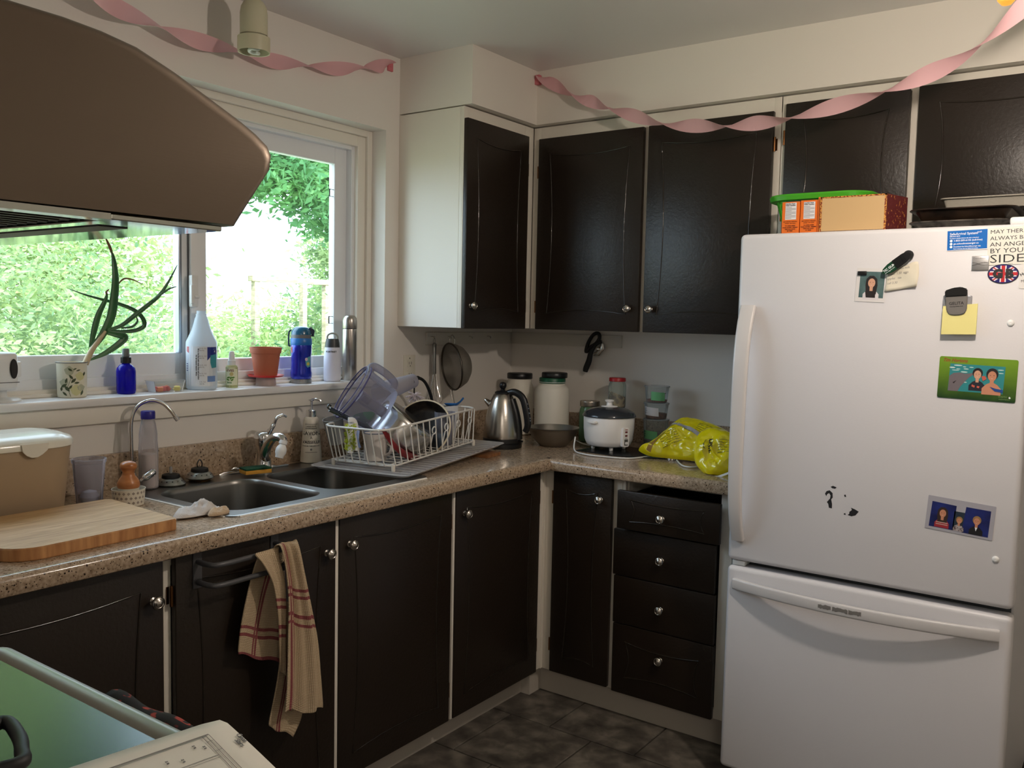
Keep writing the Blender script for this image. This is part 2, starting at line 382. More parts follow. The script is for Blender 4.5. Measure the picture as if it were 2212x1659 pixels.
def door(parent, f, a0, a1, z0, z1, kn=None, hinge=None, name='door', n0=0.0, th=0.02, inset=None, hz=(0.12, 0.12), groove=True):
    b = B(); fbox(b, f, a0, a1, z0, z1, n0+0.001, n0+th, 0.003); d = obj(name, b, DARK, parent)
    if groove:
        wd = a1-a0; hh = z1-z0; ia = min(0.055, wd*0.17) if inset is None else inset[0]; iz = min(0.065, hh*0.2) if inset is None else inset[1]
        ca, cz = (a0+a1)/2, (z0+z1)/2; ha, hz_ = wd/2-ia, hh/2-iz; bow = min(0.016, ha*0.25); bz = min(0.014, hz_*0.2); P = []
        K = 12
        for k in range(K): t = -1+2*k/K; P.append(f(ca+ha*t, cz+hz_-bz*(1-t*t), n0+th-0.0002))
        for k in range(K): t = 1-2*k/K; P.append(f(ca+ha-bow*(1-t*t), cz+hz_*t, n0+th-0.0002))
        for k in range(K): t = 1-2*k/K; P.append(f(ca+ha*t, cz-hz_+bz*(1-t*t), n0+th-0.0002))
        for k in range(K): t = -1+2*k/K; P.append(f(ca-ha+bow*(1-t*t), cz+hz_*t, n0+th-0.0002))
        b = B(); b.tube(P, 0.0024, 8, closed=True); obj('moulding_line', b, M('espresso_gloss', (40, 34, 28), 0.13), d, smooth=60)
    if kn: knob(f, kn[0], kn[1], n0+th, d)
    if hinge is not None:
        for z in (z0+hz[0], z1-hz[1]):
            b = B(); b.tube([f(hinge, z-0.024, n0+th*0.6), f(hinge, z+0.024, n0+th*0.6)], 0.0042, 8); s = 1 if hinge > (a0+a1)/2 else -1
            fbox(b, f, min(hinge, hinge+s*0.006), max(hinge, hinge+s*0.006), z-0.02, z+0.02, n0+0.0002, n0+0.0022)
            obj('hinge', b, BRONZE, d)
    return d
def carcass(parent, f, a0, a1, z0, z1, depth, stiles, name='face_frame', open_top=False, rail=0.03, side=STILE, topr=None, botr=None, proud=()):
    """thin-walled box with a white face frame; stiles: list of (from, to)"""
    b = B(); t = 0.016
    fbox(b, f, a0, a0+t, z0, z1, -depth, -0.018); fbox(b, f, a1-t, a1, z0, z1, -depth, -0.018)
    fbox(b, f, a0+t, a1-t, z0, z0+t, -depth, -0.018)
    if not open_top: fbox(b, f, a0+t, a1-t, z1-t, z1, -depth, -0.018)
    fbox(b, f, a0+t, a1-t, z0+t, z1-t if not open_top else z1, -depth, -depth+0.006)
    obj('carcass', b, side, parent, smooth=0)
    b = B()
    for (s0, s1) in stiles: fbox(b, f, s0, s1, z0, z1, -0.018, 0, 0.0015)
    fbox(b, f, a0, a1, z1-(topr or rail), z1, -0.0175, -0.0004); fbox(b, f, a0, a1, z0, z0+(botr or rail), -0.0175, -0.0004)
    for (s0, s1) in proud: fbox(b, f, s0, s1, z0+0.006, z1-0.004, -0.001, 0.0165, 0.001)
    obj(name, b, STILE, parent)
U = 0.3167; ZU = 1.3756; ZT = 2.135
# upper cabinet against the window wall, one door
f = face('x', U)
c = thing('wall_cabinet', 'white sided single door dark wall cabinet beside the window', 'cabinet', (0.16, -0.55, ZU))
b = B(); b.box((0.0, CY, ZU), (U-0.018, -U-0.004, 2.178), 0.0015); obj('carcass', b, STILE, c, smooth=0)
b = B(); fbox(b, f, CY, -0.735, ZU, 2.178, -0.018, 0.001, 0.001); fbox(b, f, -0.378, -U-0.004, ZU, 2.178, -0.018, 0.001, 0.001); fbox(b, f, -0.735, -0.378, 2.13, 2.178, -0.018, 0.0005); obj('face_frame', b, STILE, c)
door(c, f, -0.767, -0.376, ZU-0.002, ZT, kn=(-0.738, 1.459), hinge=-0.372, hz=(0.09, 0.13))
f = face('y', -U)
# corner pair on the back wall
c = thing('wall_cabinet', 'dark two door wall cabinet in the corner left of the fridge', 'cabinet', (0.84, -0.16, ZU))
b = B(); b.box((0.0, -U+0.018, ZU), (1.326, 0.0, 2.178), 0.001); obj('carcass', b, STILE, c, smooth=0)
b = B()
for s0, s1 in ((U+0.002, 0.352), (0.818, 0.84), (1.300, 1.326)): fbox(b, f, s0, s1, ZU, 2.178, -0.018, 0, 0.001)
fbox(b, f, U+0.002, 1.326, 2.128, 2.178, -0.0175, -0.0004); fbox(b, f, U+0.002, 1.326, ZU, ZU+0.02, -0.0175, -0.0004); obj('face_frame', b, STILE, c)
door(c, f, 0.354, 0.820, ZU-0.002, 2.130, kn=(0.779, 1.46), hinge=0.350, hz=(0.09, 0.13))
door(c, f, 0.839, 1.306, ZU-0.002, 2.130, kn=(0.870, 1.459), hinge=1.310, hz=(0.09, 0.11))
# cabinet over the fridge
c = thing('wall_cabinet', 'short dark two door wall cabinet above the fridge', 'cabinet', (1.9, -0.16, 1.74))
b = B(); b.box((1.329, -U+0.018, 1.70), (2.62, 0.0, 2.178), 0.001); obj('carcass', b, STILE, c, smooth=0)
b = B()
for s0, s1 in ((1.329, 1.346), (1.733, 1.757), (2.24, 2.27), (2.60, 2.62)): fbox(b, f, s0, s1, 1.70, 2.178, -0.018, 0, 0.001)
fbox(b, f, 1.329, 2.62, 2.145, 2.178, -0.0175, -0.0004); fbox(b, f, 1.329, 2.62, 1.70, 1.72, -0.0175, -0.0004); obj('face_frame', b, STILE, c)
door(c, f, 1.346, 1.733, 1.715, 2.148, hinge=1.342, hz=(0.07, 0.11), inset=(0.06, 0.055))
door(c, f, 1.757, 2.245, 1.715, 2.152, inset=(0.06, 0.055))
door(c, f, 2.266, 2.60, 1.715, 2.152)

# base cabinets
DL = 0.588; ZB = 0.104; ZD0, ZD1 = 0.110, 0.864; ZC = 0.868
f = face('x', DL)
c = thing('base_cabinet', 'dark base cabinet under the cutting board, front left', 'cabinet', (0.3, -2.5, 0))
carcass(c, f, -2.72, -2.160, ZB, ZC, 0.56, [(-2.72, -2.69), (-2.172, -2.160)], open_top=True)
door(c, f, -2.70, -2.171, ZD0, ZD1, kn=(-2.197, 0.772))
c = thing('sink_cabinet', 'dark two door sink base cabinet with the towel rack', 'cabinet', (0.3, -1.65, 0))
carcass(c, f, -2.159, -1.145, ZB, ZC, 0.56, [(-2.159, -2.140), (-1.650, -1.628), (-1.158, -1.145)], open_top=True, proud=[(-1.6495, -1.6385)])
door(c, f, -2.140, -1.651, ZD0, ZD1, kn=(-1.685, 0.775), hinge=-2.146, hz=(0.1, 0.095))
door(c, f, -1.637, -1.154, ZD0, ZD1, kn=(-1.601, 0.783), hinge=-1.150, hz=(0.1, 0.1))
c = thing('base_cabinet', 'dark base cabinet between sink and inside corner', 'cabinet', (0.3, -0.9, 0))
carcass(c, f, -1.144, -0.60, ZB, ZC, 0.56, [(-1.144, -1.130), (-0.650, -0.588)], open_top=True, proud=[(-1.1435, -1.1345)])
b = B(); b.box((0.560, -0.6, ZB+0.001), (0.5935, -0.5605, ZC-0.001)); obj('corner_post', b, STILE, c)
door(c, f, -1.133, -0.648, ZD0, ZD1, kn=(-1.092, 0.782), hinge=-0.643, hz=(0.1, 0.1))
f = face('y', -DL)
c = thing('base_cabinet', 'narrow dark base cabinet right of the inside corner', 'cabinet', (0.75, -0.3, 0))
carcass(c, f, 0.594, 0.912, ZB, ZC, 0.56, [(0.594, 0.636), (0.878, 0.912)], open_top=True)
door(c, f, 0.637, 0.880, ZD0, ZD1, kn=(0.838, 0.783), hinge=0.632, hz=(0.1, 0.1), inset=(0.055, 0.06))
c = thing('drawer_cabinet', 'dark four drawer base cabinet beside the fridge', 'cabinet', (1.1, -0.3, 0))
carcass(c, f, 0.913, 1.318, ZB, ZC, 0.56, [(0.878+0.035, 0.925), (1.276, 1.318)], open_top=True, topr=0.012)
for i, (z0, z1, a0, a1, n, kz, ka) in enumerate([(0.700, 0.833, 0.918, 1.292, 0.028, 0.757, 1.09), (0.527, 0.690, 0.893, 1.271, 0, 0.607, 1.080), (0.356, 0.524, 0.898, 1.274, 0, 0.437, 1.083), (0.105, 0.353, 0.900, 1.276, 0, 0.262, 1.087)]):
    d = door(c, f, a0, a1, z0, z1, kn=(ka, kz), name='drawer', n0=n, inset=(0.05, 0.028) if i < 3 else (0.05, 0.06), groove=(i in (0, 3)))
    b = B(); bx0, bx1 = 0.935, 1.268
    fbox(b, f, bx0, bx0+0.012, z0+0.015, z1-0.02, -0.5, n+0.001); fbox(b, f, bx1-0.012, bx1, z0+0.015, z1-0.02, -0.5, n+0.001); fbox(b, f, bx0, bx1, z0+0.015, z0+0.022, -0.5, n+0.001); fbox(b, f, bx0, bx1, z0+0.015, z1-0.02, -0.5, -0.488)
    obj('drawer_box', b, DARKIN, d, smooth=0)
# recessed plinth
b = B(); b.box((0.04, -2.72, 0.0), (0.520, -0.56, 0.103)); b.box((0.04, -0.545, 0.0), (1.316, -0.04, 0.103)); b.box((0.50, -0.62, 0.0), (0.56, -0.53, 0.103))
obj('baseboard_left', b, M('plinth_paint', (190, 182, 170), 0.5), kind='structure', smooth=0)

# countertop
ct = thing('countertop', 'speckled beige L-shaped countertop with glossy rolled front edge', 'countertop', (0.3, -1.2, 0.868))
ZK = 0.91
SX0, SX1, SY0, SY1 = 0.065, 0.562, -1.955, -1.215
b = B()
def slab(x0, x1, y0, y1): b.box((x0, y0, ZC), (x1, y1, ZK))
slab(0.0, 0.615, -2.75, SY0+0.012); slab(0.0, 0.615, SY1-0.012, 0.0); slab(0.0, SX0+0.012, SY0+0.012, SY1-0.012); slab(SX1-0.012, 0.615, SY0+0.012, SY1-0.012); slab(0.615, 1.35, -0.615, 0.0)
prof = [(0, 0)]+[(0.018+0.016*math.sin(t), 0.042-0.016+0.016*math.cos(t)) for t in [PI/2*k/5 for k in range(6)]]+[(0.034, 0.012), (0.031, 0.003), (0.026, 0.0)]
prof = [(0, 0), (0, 0.042)]+prof[1:]
b.prism(prof, (0.6145, -2.75, ZC), (1, 0, 0), (0, 0, 1), (0, 2.75-0.614, 0)); b.prism(prof, (0.614, -0.6145, ZC), (0, -1, 0), (0, 0, 1), (0.736, 0, 0))
b.box((0.614, -0.6485, ZC), (0.6140, -0.6145, ZK))
obj('worktop', b, GRANITE, ct, smooth=25)
b = B(); b.box((0.0, -2.75, ZK), (0.02, 0.0, 1.01), 0.002); b.box((0.02, -0.02, ZK), (1.35, 0.0, 1.01), 0.002); obj('backsplash', b, GRANITE, ct)

# sink
sk = thing('sink', 'double bowl stainless steel sink set in the countertop', 'sink', (0.3, -1.585, 0.78))
bowls = [(0.165, -1.925, 0.530, -1.60), (0.165, -1.565, 0.520, -1.245)]
bm = bmesh.new()
def loop(poly, z):
    vs = [bm.verts.new((p[0], p[1], z)) for p in poly]; return [bm.edges.new((vs[i], vs[(i+1) % len(vs)])) for i in range(len(vs))], vs
E = []
outer = rrect(SX0, SY0, SX1, SY1, 0.03, 5); e, _ = loop(outer, ZK+0.0045); E += e
for q in bowls: e, _ = loop(rrect(*q, 0.07, 7), ZK+0.0045); E += e
bmesh.ops.triangle_fill(bm, use_beauty=True, use_dissolve=False, edges=E)
# drop triangles inside bowls
for fa in list(bm.faces):
    c0 = fa.calc_center_median()
    for (x0, y0, x1, y1) in bowls:
        if x0+0.008 < c0.x < x1-0.008 and y0+0.008 < c0.y < y1-0.008:
            on = all(x0-1e-4 <= v.co.x <= x1+1e-4 and y0-1e-4 <= v.co.y <= y1+1e-4 for v in fa.verts)
            if on: bm.faces.remove(fa); break
b = B(); b.bm.free(); b.bm = bm
bmesh.ops.recalc_face_normals(bm, faces=bm.faces)
P = [[(p[0], p[1], z) for p in rrect(SX0-g, SY0-g, SX1+g, SY1+g, 0.03+g, 5)] for g, z in ((0, ZK+0.0045), (0.004, ZK+0.0035), (0.006, ZK+0.0002))]
b.grid(P, closed_u=True)
obj('rim', b, SINKSTEEL, sk, smooth=40)
for q in bowls:
    b = B(); rows = []
    for g, z, r in ((0, 0.0045, .07), (0.004, 0.001, .068), (0.006, -0.01, .066), (0.012, -0.12, .06), (0.018, -0.15, .055), (0.035, -0.165, .05), (0.07, -0.170, .045), (0.12, -0.171, .03)):
        rows.append([(p[0], p[1], ZK+z) for p in rrect(q[0]+g, q[1]+g, q[2]-g, q[3]-g, r, 7)])
    b.grid(rows, closed_u=True); n = len(rows[-1]); b.mesh(rows[-1], [tuple(range(n))])
    bo = obj('bowl', b, SINKSTEEL, sk, smooth=50)
    cx, cy = (q[0]+q[2])/2, (q[1]+q[3])/2
    b = B(); b.lathe([(0.045, 0.001), (0.044, 0.003), (0.034, 0.001), (0.03, -0.004), (0, -0.004)], (cx, cy, ZK-0.170), 24); obj('drain', b, CHROME, bo)
b = B(); b.tube([(SX1+0.006, SY0+0.02, ZK+0.001), (SX1+0.007, SY1-0.02, ZK+0.001)], 0.0035, 6); b.tube([(SX0+0.02, SY0-0.006, ZK+0.001), (SX1-0.02, SY0-0.006, ZK+0.001)], 0.003, 6)
obj('caulk_line', b, M('white_caulk', (225, 220, 210), 0.5), sk)

# ---------------------------------------------------------------- fridge
FX0, FX1, FY = 1.385, 2.137, -0.799
fr = thing('refrigerator', 'white bottom freezer refrigerator with arched handles right of the drawers', 'refrigerator', (1.76, -0.4, 0))
b = B(); b.box((FX0+0.004, -0.725, 0.03), (FX1-0.004, -0.04, 1.665), 0.006); obj('body', b, M('fridge_side', (196, 196, 198), 0.45, bump=(200, 0.1)), fr)
def fdoor(z0, z1, name):
    b = B(); K = 14; rows = []
    # slightly crowned front with rounded vertical edges
    for i in range(K+1):
        x = FX0+(FX1-FX0)*i/K; rows.append(x)
    b.box((FX0, FY, z0), (FX1, -0.735, z1), 0.014, 4)
    return obj(name, b, FRIDGE, fr, smooth=50)
ud = fdoor(0.7085, 1.674, 'door'); ld = fdoor(0.065, 0.694-0.004, 'freezer_drawer')
b = B(); b.box((FX0+0.01, -0.74, 0.66), (FX1-0.01, -0.722, 0.74)); b.box((FX0+0.02, -0.738, 0.08), (FX1-0.02, -0.724, 1.66)); obj('gasket', b, M('gasket_grey', (70, 76, 80), 0.6), fr)
b = B(); b.box((FX0+0.012, -0.785, 0.692), (FX0+0.05, -0.74, 0.706), 0.001); obj('hinge_plate', b, WPLAST, fr)
b = B(); b.box((FX0+0.02, -0.72, 0.0), (FX1-0.02, -0.70, 0.06)); obj('toe_grille', b, BLACK, fr)
b = B(); b.box((FX1-0.062, -0.79, 1.672), (FX1-0.012, -0.735, 1.692), 0.006, 3); obj('hinge_cover', b, WPLAST, fr)
# upper handle: a tapering vertical band bowed outwards
def band(path, ws, ts, wdir):
    """path points, half widths along wdir, half thickness normal"""
    b = B(); rows = []; wdir = Vector(wdir)
    path = [Vector(p) for p in path]; n = len(path)
    for i, p in enumerate(path):
        t = (path[min(i+1, n-1)]-path[max(i-1, 0)]).normalized(); nn = t.cross(wdir).normalized(); r = []
        for k in range(16):
            a = 2*PI*k/16; ca, sa = math.cos(a), math.sin(a); e = 0.45
            r.append(p+wdir*(ws[i]*math.copysign(abs(ca)**e, ca))+nn*(ts[i]*math.copysign(abs(sa)**e, sa)))
        rows.append(r)
    b.grid(rows, closed_u=True); b.mesh(rows[0], [tuple(range(16))]); b.mesh(rows[-1], [tuple(range(16))])
    bmesh.ops.remove_doubles(b.bm, verts=b.bm.verts, dist=1e-5); bmesh.ops.recalc_face_normals(b.bm, faces=b.bm.faces)
    return b
K = 16; pth = []; wsx = []; tsx = []
for k in range(K+1):
    t = k/K; z = 0.775+0.69*t; n = 0.006+0.045*(1-(2*t-1)**4); pth.append((1.418+0.004*t, FY-n, z)); wsx.append(0.019+0.004*t); tsx.append(0.009)
obj('handle', band(pth, wsx, tsx, (1, 0, 0)), M('handle_enamel', (206, 203, 202), 0.3), ud, smooth=50)
pth = []; wsx = []; tsx = []
for k in range(25):
    t = k/24; x = 1.410+0.70*t; n = 0.004+0.050*(1-(2*t-1)**2); pth.append((x, FY-n, 0.640)); wsx.append(0.0165); tsx.append(0.008)
lh = obj('handle', band(pth, wsx, tsx, (0, 0, 1)), MATS['handle_enamel'], ld, smooth=50)
HF = FY-0.0625
# worn off lettering band on the lower handle
rnd = random.Random(3)
for x0, x1 in ((1.675, 1.71), (1.714, 1.755), (1.757, 1.79)):
    top = []; bot = []; k = 9
    for i in range(k+1):
        x = x0+(x1-x0)*i/k; top.append((x, 0.646+rnd.uniform(-0.0015, 0.002))); bot.append((x, 0.636+rnd.uniform(-0.002, 0.0015)))
    patch('worn_logo', [(p[0], p[1]-0.64) for p in top+bot[::-1]], M('worn_grey', (120, 116, 112), 0.6), lh, (0, FY-0.05, 0.64), (1, 0, 0), (0, 0, 1), tgt=lh, nsub=4)
for z in (1.430, 0.8335):
    b = B(); b.lathe([(0.0085, 0), (0.0075, 0.003), (0.003, 0.0045), (0.0015, 0.004), (0, 0.004)], (2.092, FY, z), 16, axis_to((0, -1, 0))); obj('bumper', b, WPLAST, ud, smooth=60)
FF = FY-0.0003
def fpoly(pts, mat, name, parent, off=0.0004):
    return patch(name, [(p[0], p[1]) for p in pts], mat, parent, (0, FY, 0), (1, 0, 0), (0, 0, 1), off=off)
mk = [[(0, 14), (4, 22), (12, 26), (20, 20), (21, 8), (17, 2), (20, -10), (20, -22), (12, -22), (10, -12), (6, -8), (10, -2), (14, 4), (15, 12), (11, 18), (6, 14), (4, 8)],
      [(14, 36), (20, 40), (30, 38), (26, 33), (18, 33)], [(50, 22), (54, 24), (56, 18), (52, 17)], [(52, -28), (56, -26), (57, -31), (52, -31)],
      [(66, -20), (72, -14), (70, -8), (80, -10), (90, -14), (86, -20), (82, -26), (72, -31), (62, -30), (66, -25)]]
for m_ in mk: fpoly([(1.663+p[0]*0.00103, 0.930+p[1]*0.00103-p[0]*0.0001) for p in m_], INK, 'chipped_spot', ud)

# ---------------------------------------------------------------- things on the fridge door
YF = FY-0.0006
SKIN = M('print_skin', (206, 156, 128), 0.5); SKIN2 = M('print_skin_warm', (196, 134, 104), 0.5); HAIRD = M('print_dark_hair', (34, 26, 26), 0.5)
def card(name, label, cat, c, w_, h_, ang, mat, th=0.001, r=0.002, skew=0):
    """a thin flat magnet or sheet on the fridge door; returns thing and its local frame"""
    ca, sa = math.cos(ang), math.sin(ang); ux = Vector((ca, 0, sa)); uy = Vector((-sa, 0, ca)); o = Vector((c[0], YF, c[1]))
    t = thing(name, label, cat, (c[0], YF, c[1]-h_/2))
    b = B(); b.prism(rrect(-w_/2, -h_/2, w_/2, h_/2, r, 4), o, ux, uy, (0, -th, 0)); body = obj('sheet', b, mat, t, smooth=0)
    return t, o+Vector((0, -th, 0)), ux, uy, body
def fig(parent, o, ux, uy, cx, cy, s, hair, skin, top, off, longhair=False, name='printed_person'):
    """small printed portrait: shoulders, hair, face"""
    L = off
    patch(name, [(cx-s*0.95, cy-s*2.2)]+[(cx-s*0.95, cy-s*1.5), (cx-s*0.55, cy-s*1.05), (cx-s*0.2, cy-s*0.85), (cx+s*0.2, cy-s*0.85), (cx+s*0.55, cy-s*1.05), (cx+s*0.95, cy-s*1.5), (cx+s*0.95, cy-s*2.2)], top, parent, o, ux, uy, off=L)
    if longhair: patch(name, [(cx-s*0.6, cy-s*1.5), (cx-s*0.72, cy-s*0.4), (cx-s*0.66, cy+s*0.35), (cx-s*0.3, cy+s*0.78), (cx+s*0.2, cy+s*0.8), (cx+s*0.62, cy+s*0.4), (cx+s*0.72, cy-s*0.4), (cx+s*0.6, cy-s*1.5)], hair, parent, o, ux, uy, off=L+0.00006)
    else: patch(name, ell(cx, cy+s*0.12, s*0.6, s*0.66), hair, parent, o, ux, uy, off=L+0.00006)
    patch(name, [(cx-s*0.18, cy-s*1.1), (cx-s*0.2, cy-s*0.4), (cx+s*0.2, cy-s*0.4), (cx+s*0.18, cy-s*1.1)], skin, parent, o, ux, uy, off=L+0.00012)
    patch(name, ell(cx, cy-s*0.1, s*0.43, s*0.56), skin, parent, o, ux, uy, off=L+0.00018)
    for q in (-1, 1): patch(name, ell(cx+q*s*0.17, cy-s*0.02, s*0.06, s*0.035, 8), HAIRD, parent, o, ux, uy, off=L+0.00024)
    patch(name, [(cx-s*0.16, cy-s*0.34), (cx, cy-s*0.41), (cx+s*0.16, cy-s*0.34), (cx, cy-s*0.37)], M('print_lips', (235, 215, 208), 0.5), parent, o, ux, uy, off=L+0.00024)
# portrait of a girl
t, o, ux, uy, body = card('portrait_photo', 'small white bordered portrait photo of a dark haired girl', 'photo', (1.757, 1.525), 0.077, 0.090, math.radians(-2.5), M('photo_white', (218, 214, 212), 0.3))
patch('print', [(-0.029, -0.034), (0.034, -0.034), (0.034, 0.036), (-0.029, 0.036)], ramp_mat('teal_backdrop', [(0.3, (58, 84, 86)), (0.7, (96, 122, 120))], 25, 0.4), t, o, ux, uy, off=0.0002)
fig(t, o, ux, uy, 0.002, 0.008, 0.0215, HAIRD, SKIN, M('print_white', (214, 208, 210), 0.5), 0.0003, True)
patch('printed_person', [(-0.010, -0.0335), (-0.013, -0.016), (0, -0.022), (0.013, -0.016), (0.014, -0.0335)], HAIRD, t, o, ux, uy, off=0.0007)
t2 = thing('magnet', 'small black rectangular magnet holding the girl portrait corner', 'magnet', (1.727, YF-0.0015, 1.559))
b = B(); b.box((1.7225, YF-0.006, 1.5515), (1.7455, YF-0.0018, 1.5625), 0.001); obj('block', b, BLACK, t2)
# note held by shoe-sole shaped clip
t = thing('paper_note', 'crumpled cream handwritten note held by the green clip', 'note', (1.838, YF, 1.497))
b = B(); rows = []
for i in range(9):
    r = []
    for j in range(11):
        u, v_ = j/10, i/8
        x = 1.793+0.080*u+0.004*math.sin(3*v_); z = 1.507+0.062*v_+0.014*u+0.004*math.sin(9*u)*v_
        r.append((x, YF-0.003-0.006*u*u-0.0015*math.sin(7*u+5*v_)-0.001*random.random(), z))
    rows.append(r)
b.grid(rows); no = obj('sheet', b, M('cream_paper', (216, 208, 188), 0.75), t, solid=0.0004, smooth=25)
for k, s in enumerate(('hummus rice milk', 'bread  1.50  eggs', 'apples   tea', 'call 3.30')):
    text('handwriting', s, 0.0085, GREYINK, t, (1.799, YF, 1.560-0.012*k+0.002), (1, 0, 0.12), (-0.12, 0, 1), tgt=no, shear=0.3, sx=0.9)
t = thing('magnetic_clip', 'green and black shoe sole shaped magnetic clip on the note', 'clip', (1.826, YF-0.01, 1.55))
a = math.radians(38); ux = Vector((math.cos(a), 0, math.sin(a))); uy = Vector((-math.sin(a), 0, math.cos(a))); o = Vector((1.788, YF-0.012, 1.5535))
b = B(); b.prism([(0, 0), (0.008, -0.008), (0.024, -0.0125), (0.040, -0.0125), (0.042, 0.0125), (0.024, 0.0125), (0.008, 0.009)], o, ux, uy, (0, -0.006, 0), 0.001); obj('green_jaw', b, M('dark_green_plastic', (16, 62, 40), 0.3), t)
b = B(); b.prism([(0.038, -0.0128)]+ell(0.062, 0, 0.024, 0.0128, 14, -PI/2, PI/2)+[(0.038, 0.0128)], o, ux, uy, (0, -0.008, 0), 0.001)
for k in range(8): p = o+ux*(0.044+0.0035*k)+Vector((0, -0.0085, 0)); b.tube([p-uy*0.009, p+uy*0.009], 0.0008, 5)
obj('grip', b, BLACK, t)
b = B(); b.prism(ell(0.078, 0.001, 0.013, 0.0125, 18), o+Vector((0, 0.008, 0)), ux, uy, (0, -0.008, 0), 0.001); obj('magnet_pad', b, RUBBER, t)
text('lettering', 'TIC GUMS', 0.0085, WINK, t, o+ux*0.006-uy*0.001+Vector((0, -0.0066, 0)), ux, uy, bold=0.0002)
text('lettering', 'www.ticgums.com', 0.004, WINK, t, o+ux*0.006-uy*0.006+Vector((0, -0.0066, 0)), ux, uy)
# blue card
t, o, ux, uy, body = card('magnet_card', 'blue information card magnet with white border and lettering', 'magnet', (1.984, 1.638), 0.093, 0.052, math.radians(1.5), M('card_white', (222, 222, 224), 0.3))
patch('print', [(-0.0455, -0.0245), (0.0455, -0.0235), (0.0455, 0.0245), (-0.0455, 0.0245)], M('card_blue', (20, 104, 186), 0.3), t, o, ux, uy, off=0.0002)
for s, sz, x, y in (('SafeArrival System', 0.0085, -0.040, 0.0135), ('Effective 2019', 0.0042, -0.040, 0.009), ('To report a student absence call, visit or download', 0.0032, -0.040, 0.0042), ('1-855-209-6155 (toll-free)', 0.0062, -0.031, -0.0028), ('go.schoolmessenger.ca', 0.0062, -0.031, -0.0105), ('Download the SchoolMessenger app', 0.0042, -0.031, -0.0175), ('Report absences using the SafeArrival number', 0.003, -0.031, -0.0222)):
    text('lettering', s, sz, WINK, t, o+ux*x+uy*y, ux, uy, bold=0.0001, ext=0.00045)
text('lettering', 'tpsb', 0.006, WINK, t, o+ux*0.022+uy*0.017, ux, uy, shear=0.3, ext=0.00045)
for y in (-0.001, -0.0088, -0.0162): patch('icon_dot', ell(-0.0365, y, 0.0032, 0.0032, 14), WINK, t, o, ux, uy, off=0.0005)
# angel magnet
t, o, ux, uy, body = card('magnet_card', 'cream square magnet printed with a verse in thin capitals', 'magnet', (2.0835, 1.6205), 0.105, 0.092, math.radians(1.5), M('cream_card', (222, 219, 208), 0.4))
for s, sz, y, sx in (('MAY THERE', 0.0135, 0.0315, 1.12), ('ALWAYS BE', 0.0135, 0.0155, 1.12), ('AN ANGEL', 0.0145, 0.000, 1.2), ('BY YOUR', 0.0165, -0.0165, 1.25), ('SIDE', 0.029, -0.0405, 1.35)):
    text('lettering', s, sz, INK, t, o+ux*(-0.0475)+uy*y, ux, uy, sx=sx, bold=-0.00012 if sz > 0.02 else 0)
text('lettering', 'blossom', 0.003, GREYINK, t, o+ux*(-0.006)+uy*(-0.045), ux, uy)
t = thing('magnet', 'embossed silver square magnet with two crossing waves', 'magnet', (2.017, YF, 1.56))
b = B(); b.box((1.9975, YF-0.0035, 1.5605), (2.0365, YF, 1.597), 0.0015, 3); bd = obj('plate', b, M('silver_magnet', (185, 184, 184), 0.35, 0.85), t)
b = B()
for sg in (1, -1): b.tube([(1.999+0.036*k/12, YF-0.0038, 1.577+sg*0.0035*math.cos(PI*k/12*1.3)) for k in range(13)], 0.0006, 5)
obj('embossed_wave', b, CHROME, t)
text('lettering', 'Davidson', 0.0065, M('silver_dark', (120, 120, 122), 0.4, 0.6), t, (2.001, YF-0.0036, 1.5885), (1, 0, 0.02), (0, 0, 1), sx=1.15)
# GB oval
t = thing('magnet', 'oval flag magnet with black letters GB', 'magnet', (2.069, YF, 1.527))
RX, RZ = 0.0345, 0.0242; oo = Vector((2.069, YF, 1.5515)); ux = Vector((1, 0, 0)); uy = Vector((0, 0, 1))
b = B(); b.prism(ell(0, 0, RX, RZ, 36), oo, ux, uy, (0, -0.0012, 0)); obj('rim', b, M('flag_black_edge', (24, 22, 26), 0.3), t, smooth=0)
o = oo+Vector((0, -0.0012, 0))
patch('flag_field', ell(0, 0, RX*0.95, RZ*0.94, 36), M('flag_blue', (38, 36, 104), 0.3), t, o, ux, uy, off=0.0002)
def inell(p): return (p[0]/(RX*0.94))**2+(p[1]/(RZ*0.93))**2 <= 1
def strip(w0, ang, mat, off, cxy=(0, 0)):
    # band across the oval clipped to it
    ca, sa = math.cos(ang), math.sin(ang); top = []; bot = []
    for side, lst in ((1, top), (-1, bot)):
        for k in range(41):
            d = -0.045+0.09*k/40; p = (ca*d-sa*w0*side+cxy[0], sa*d+ca*w0*side+cxy[1])
            if inell(p): lst.append(p)
    patch('flag_band', top+bot[::-1], mat, t, o, ux, uy, off=off)
FW_ = M('flag_white', (225, 222, 226), 0.3); FR_ = M('flag_red', (190, 48, 54), 0.3)
da = math.atan2(0.0242, 0.0345)
for s in (1, -1): strip(0.0042, s*da, FW_, 0.0003); strip(0.0014, s*da, FR_, 0.0004)
strip(0.0068, 0, FW_, 0.0005); strip(0.0068, PI/2, FW_, 0.00052); strip(0.004, 0, FR_, 0.0006); strip(0.004, PI/2, FR_, 0.00062)
text('lettering', 'G', 0.029, INK, t, o+Vector((-0.0115, -0.0008, -0.0095)), ux, uy, align='CENTER', bold=0.0022)
text('lettering', 'B', 0.029, INK, t, o+Vector((0.0135, -0.0008, -0.0095)), ux, uy, align='CENTER', bold=0.0022)
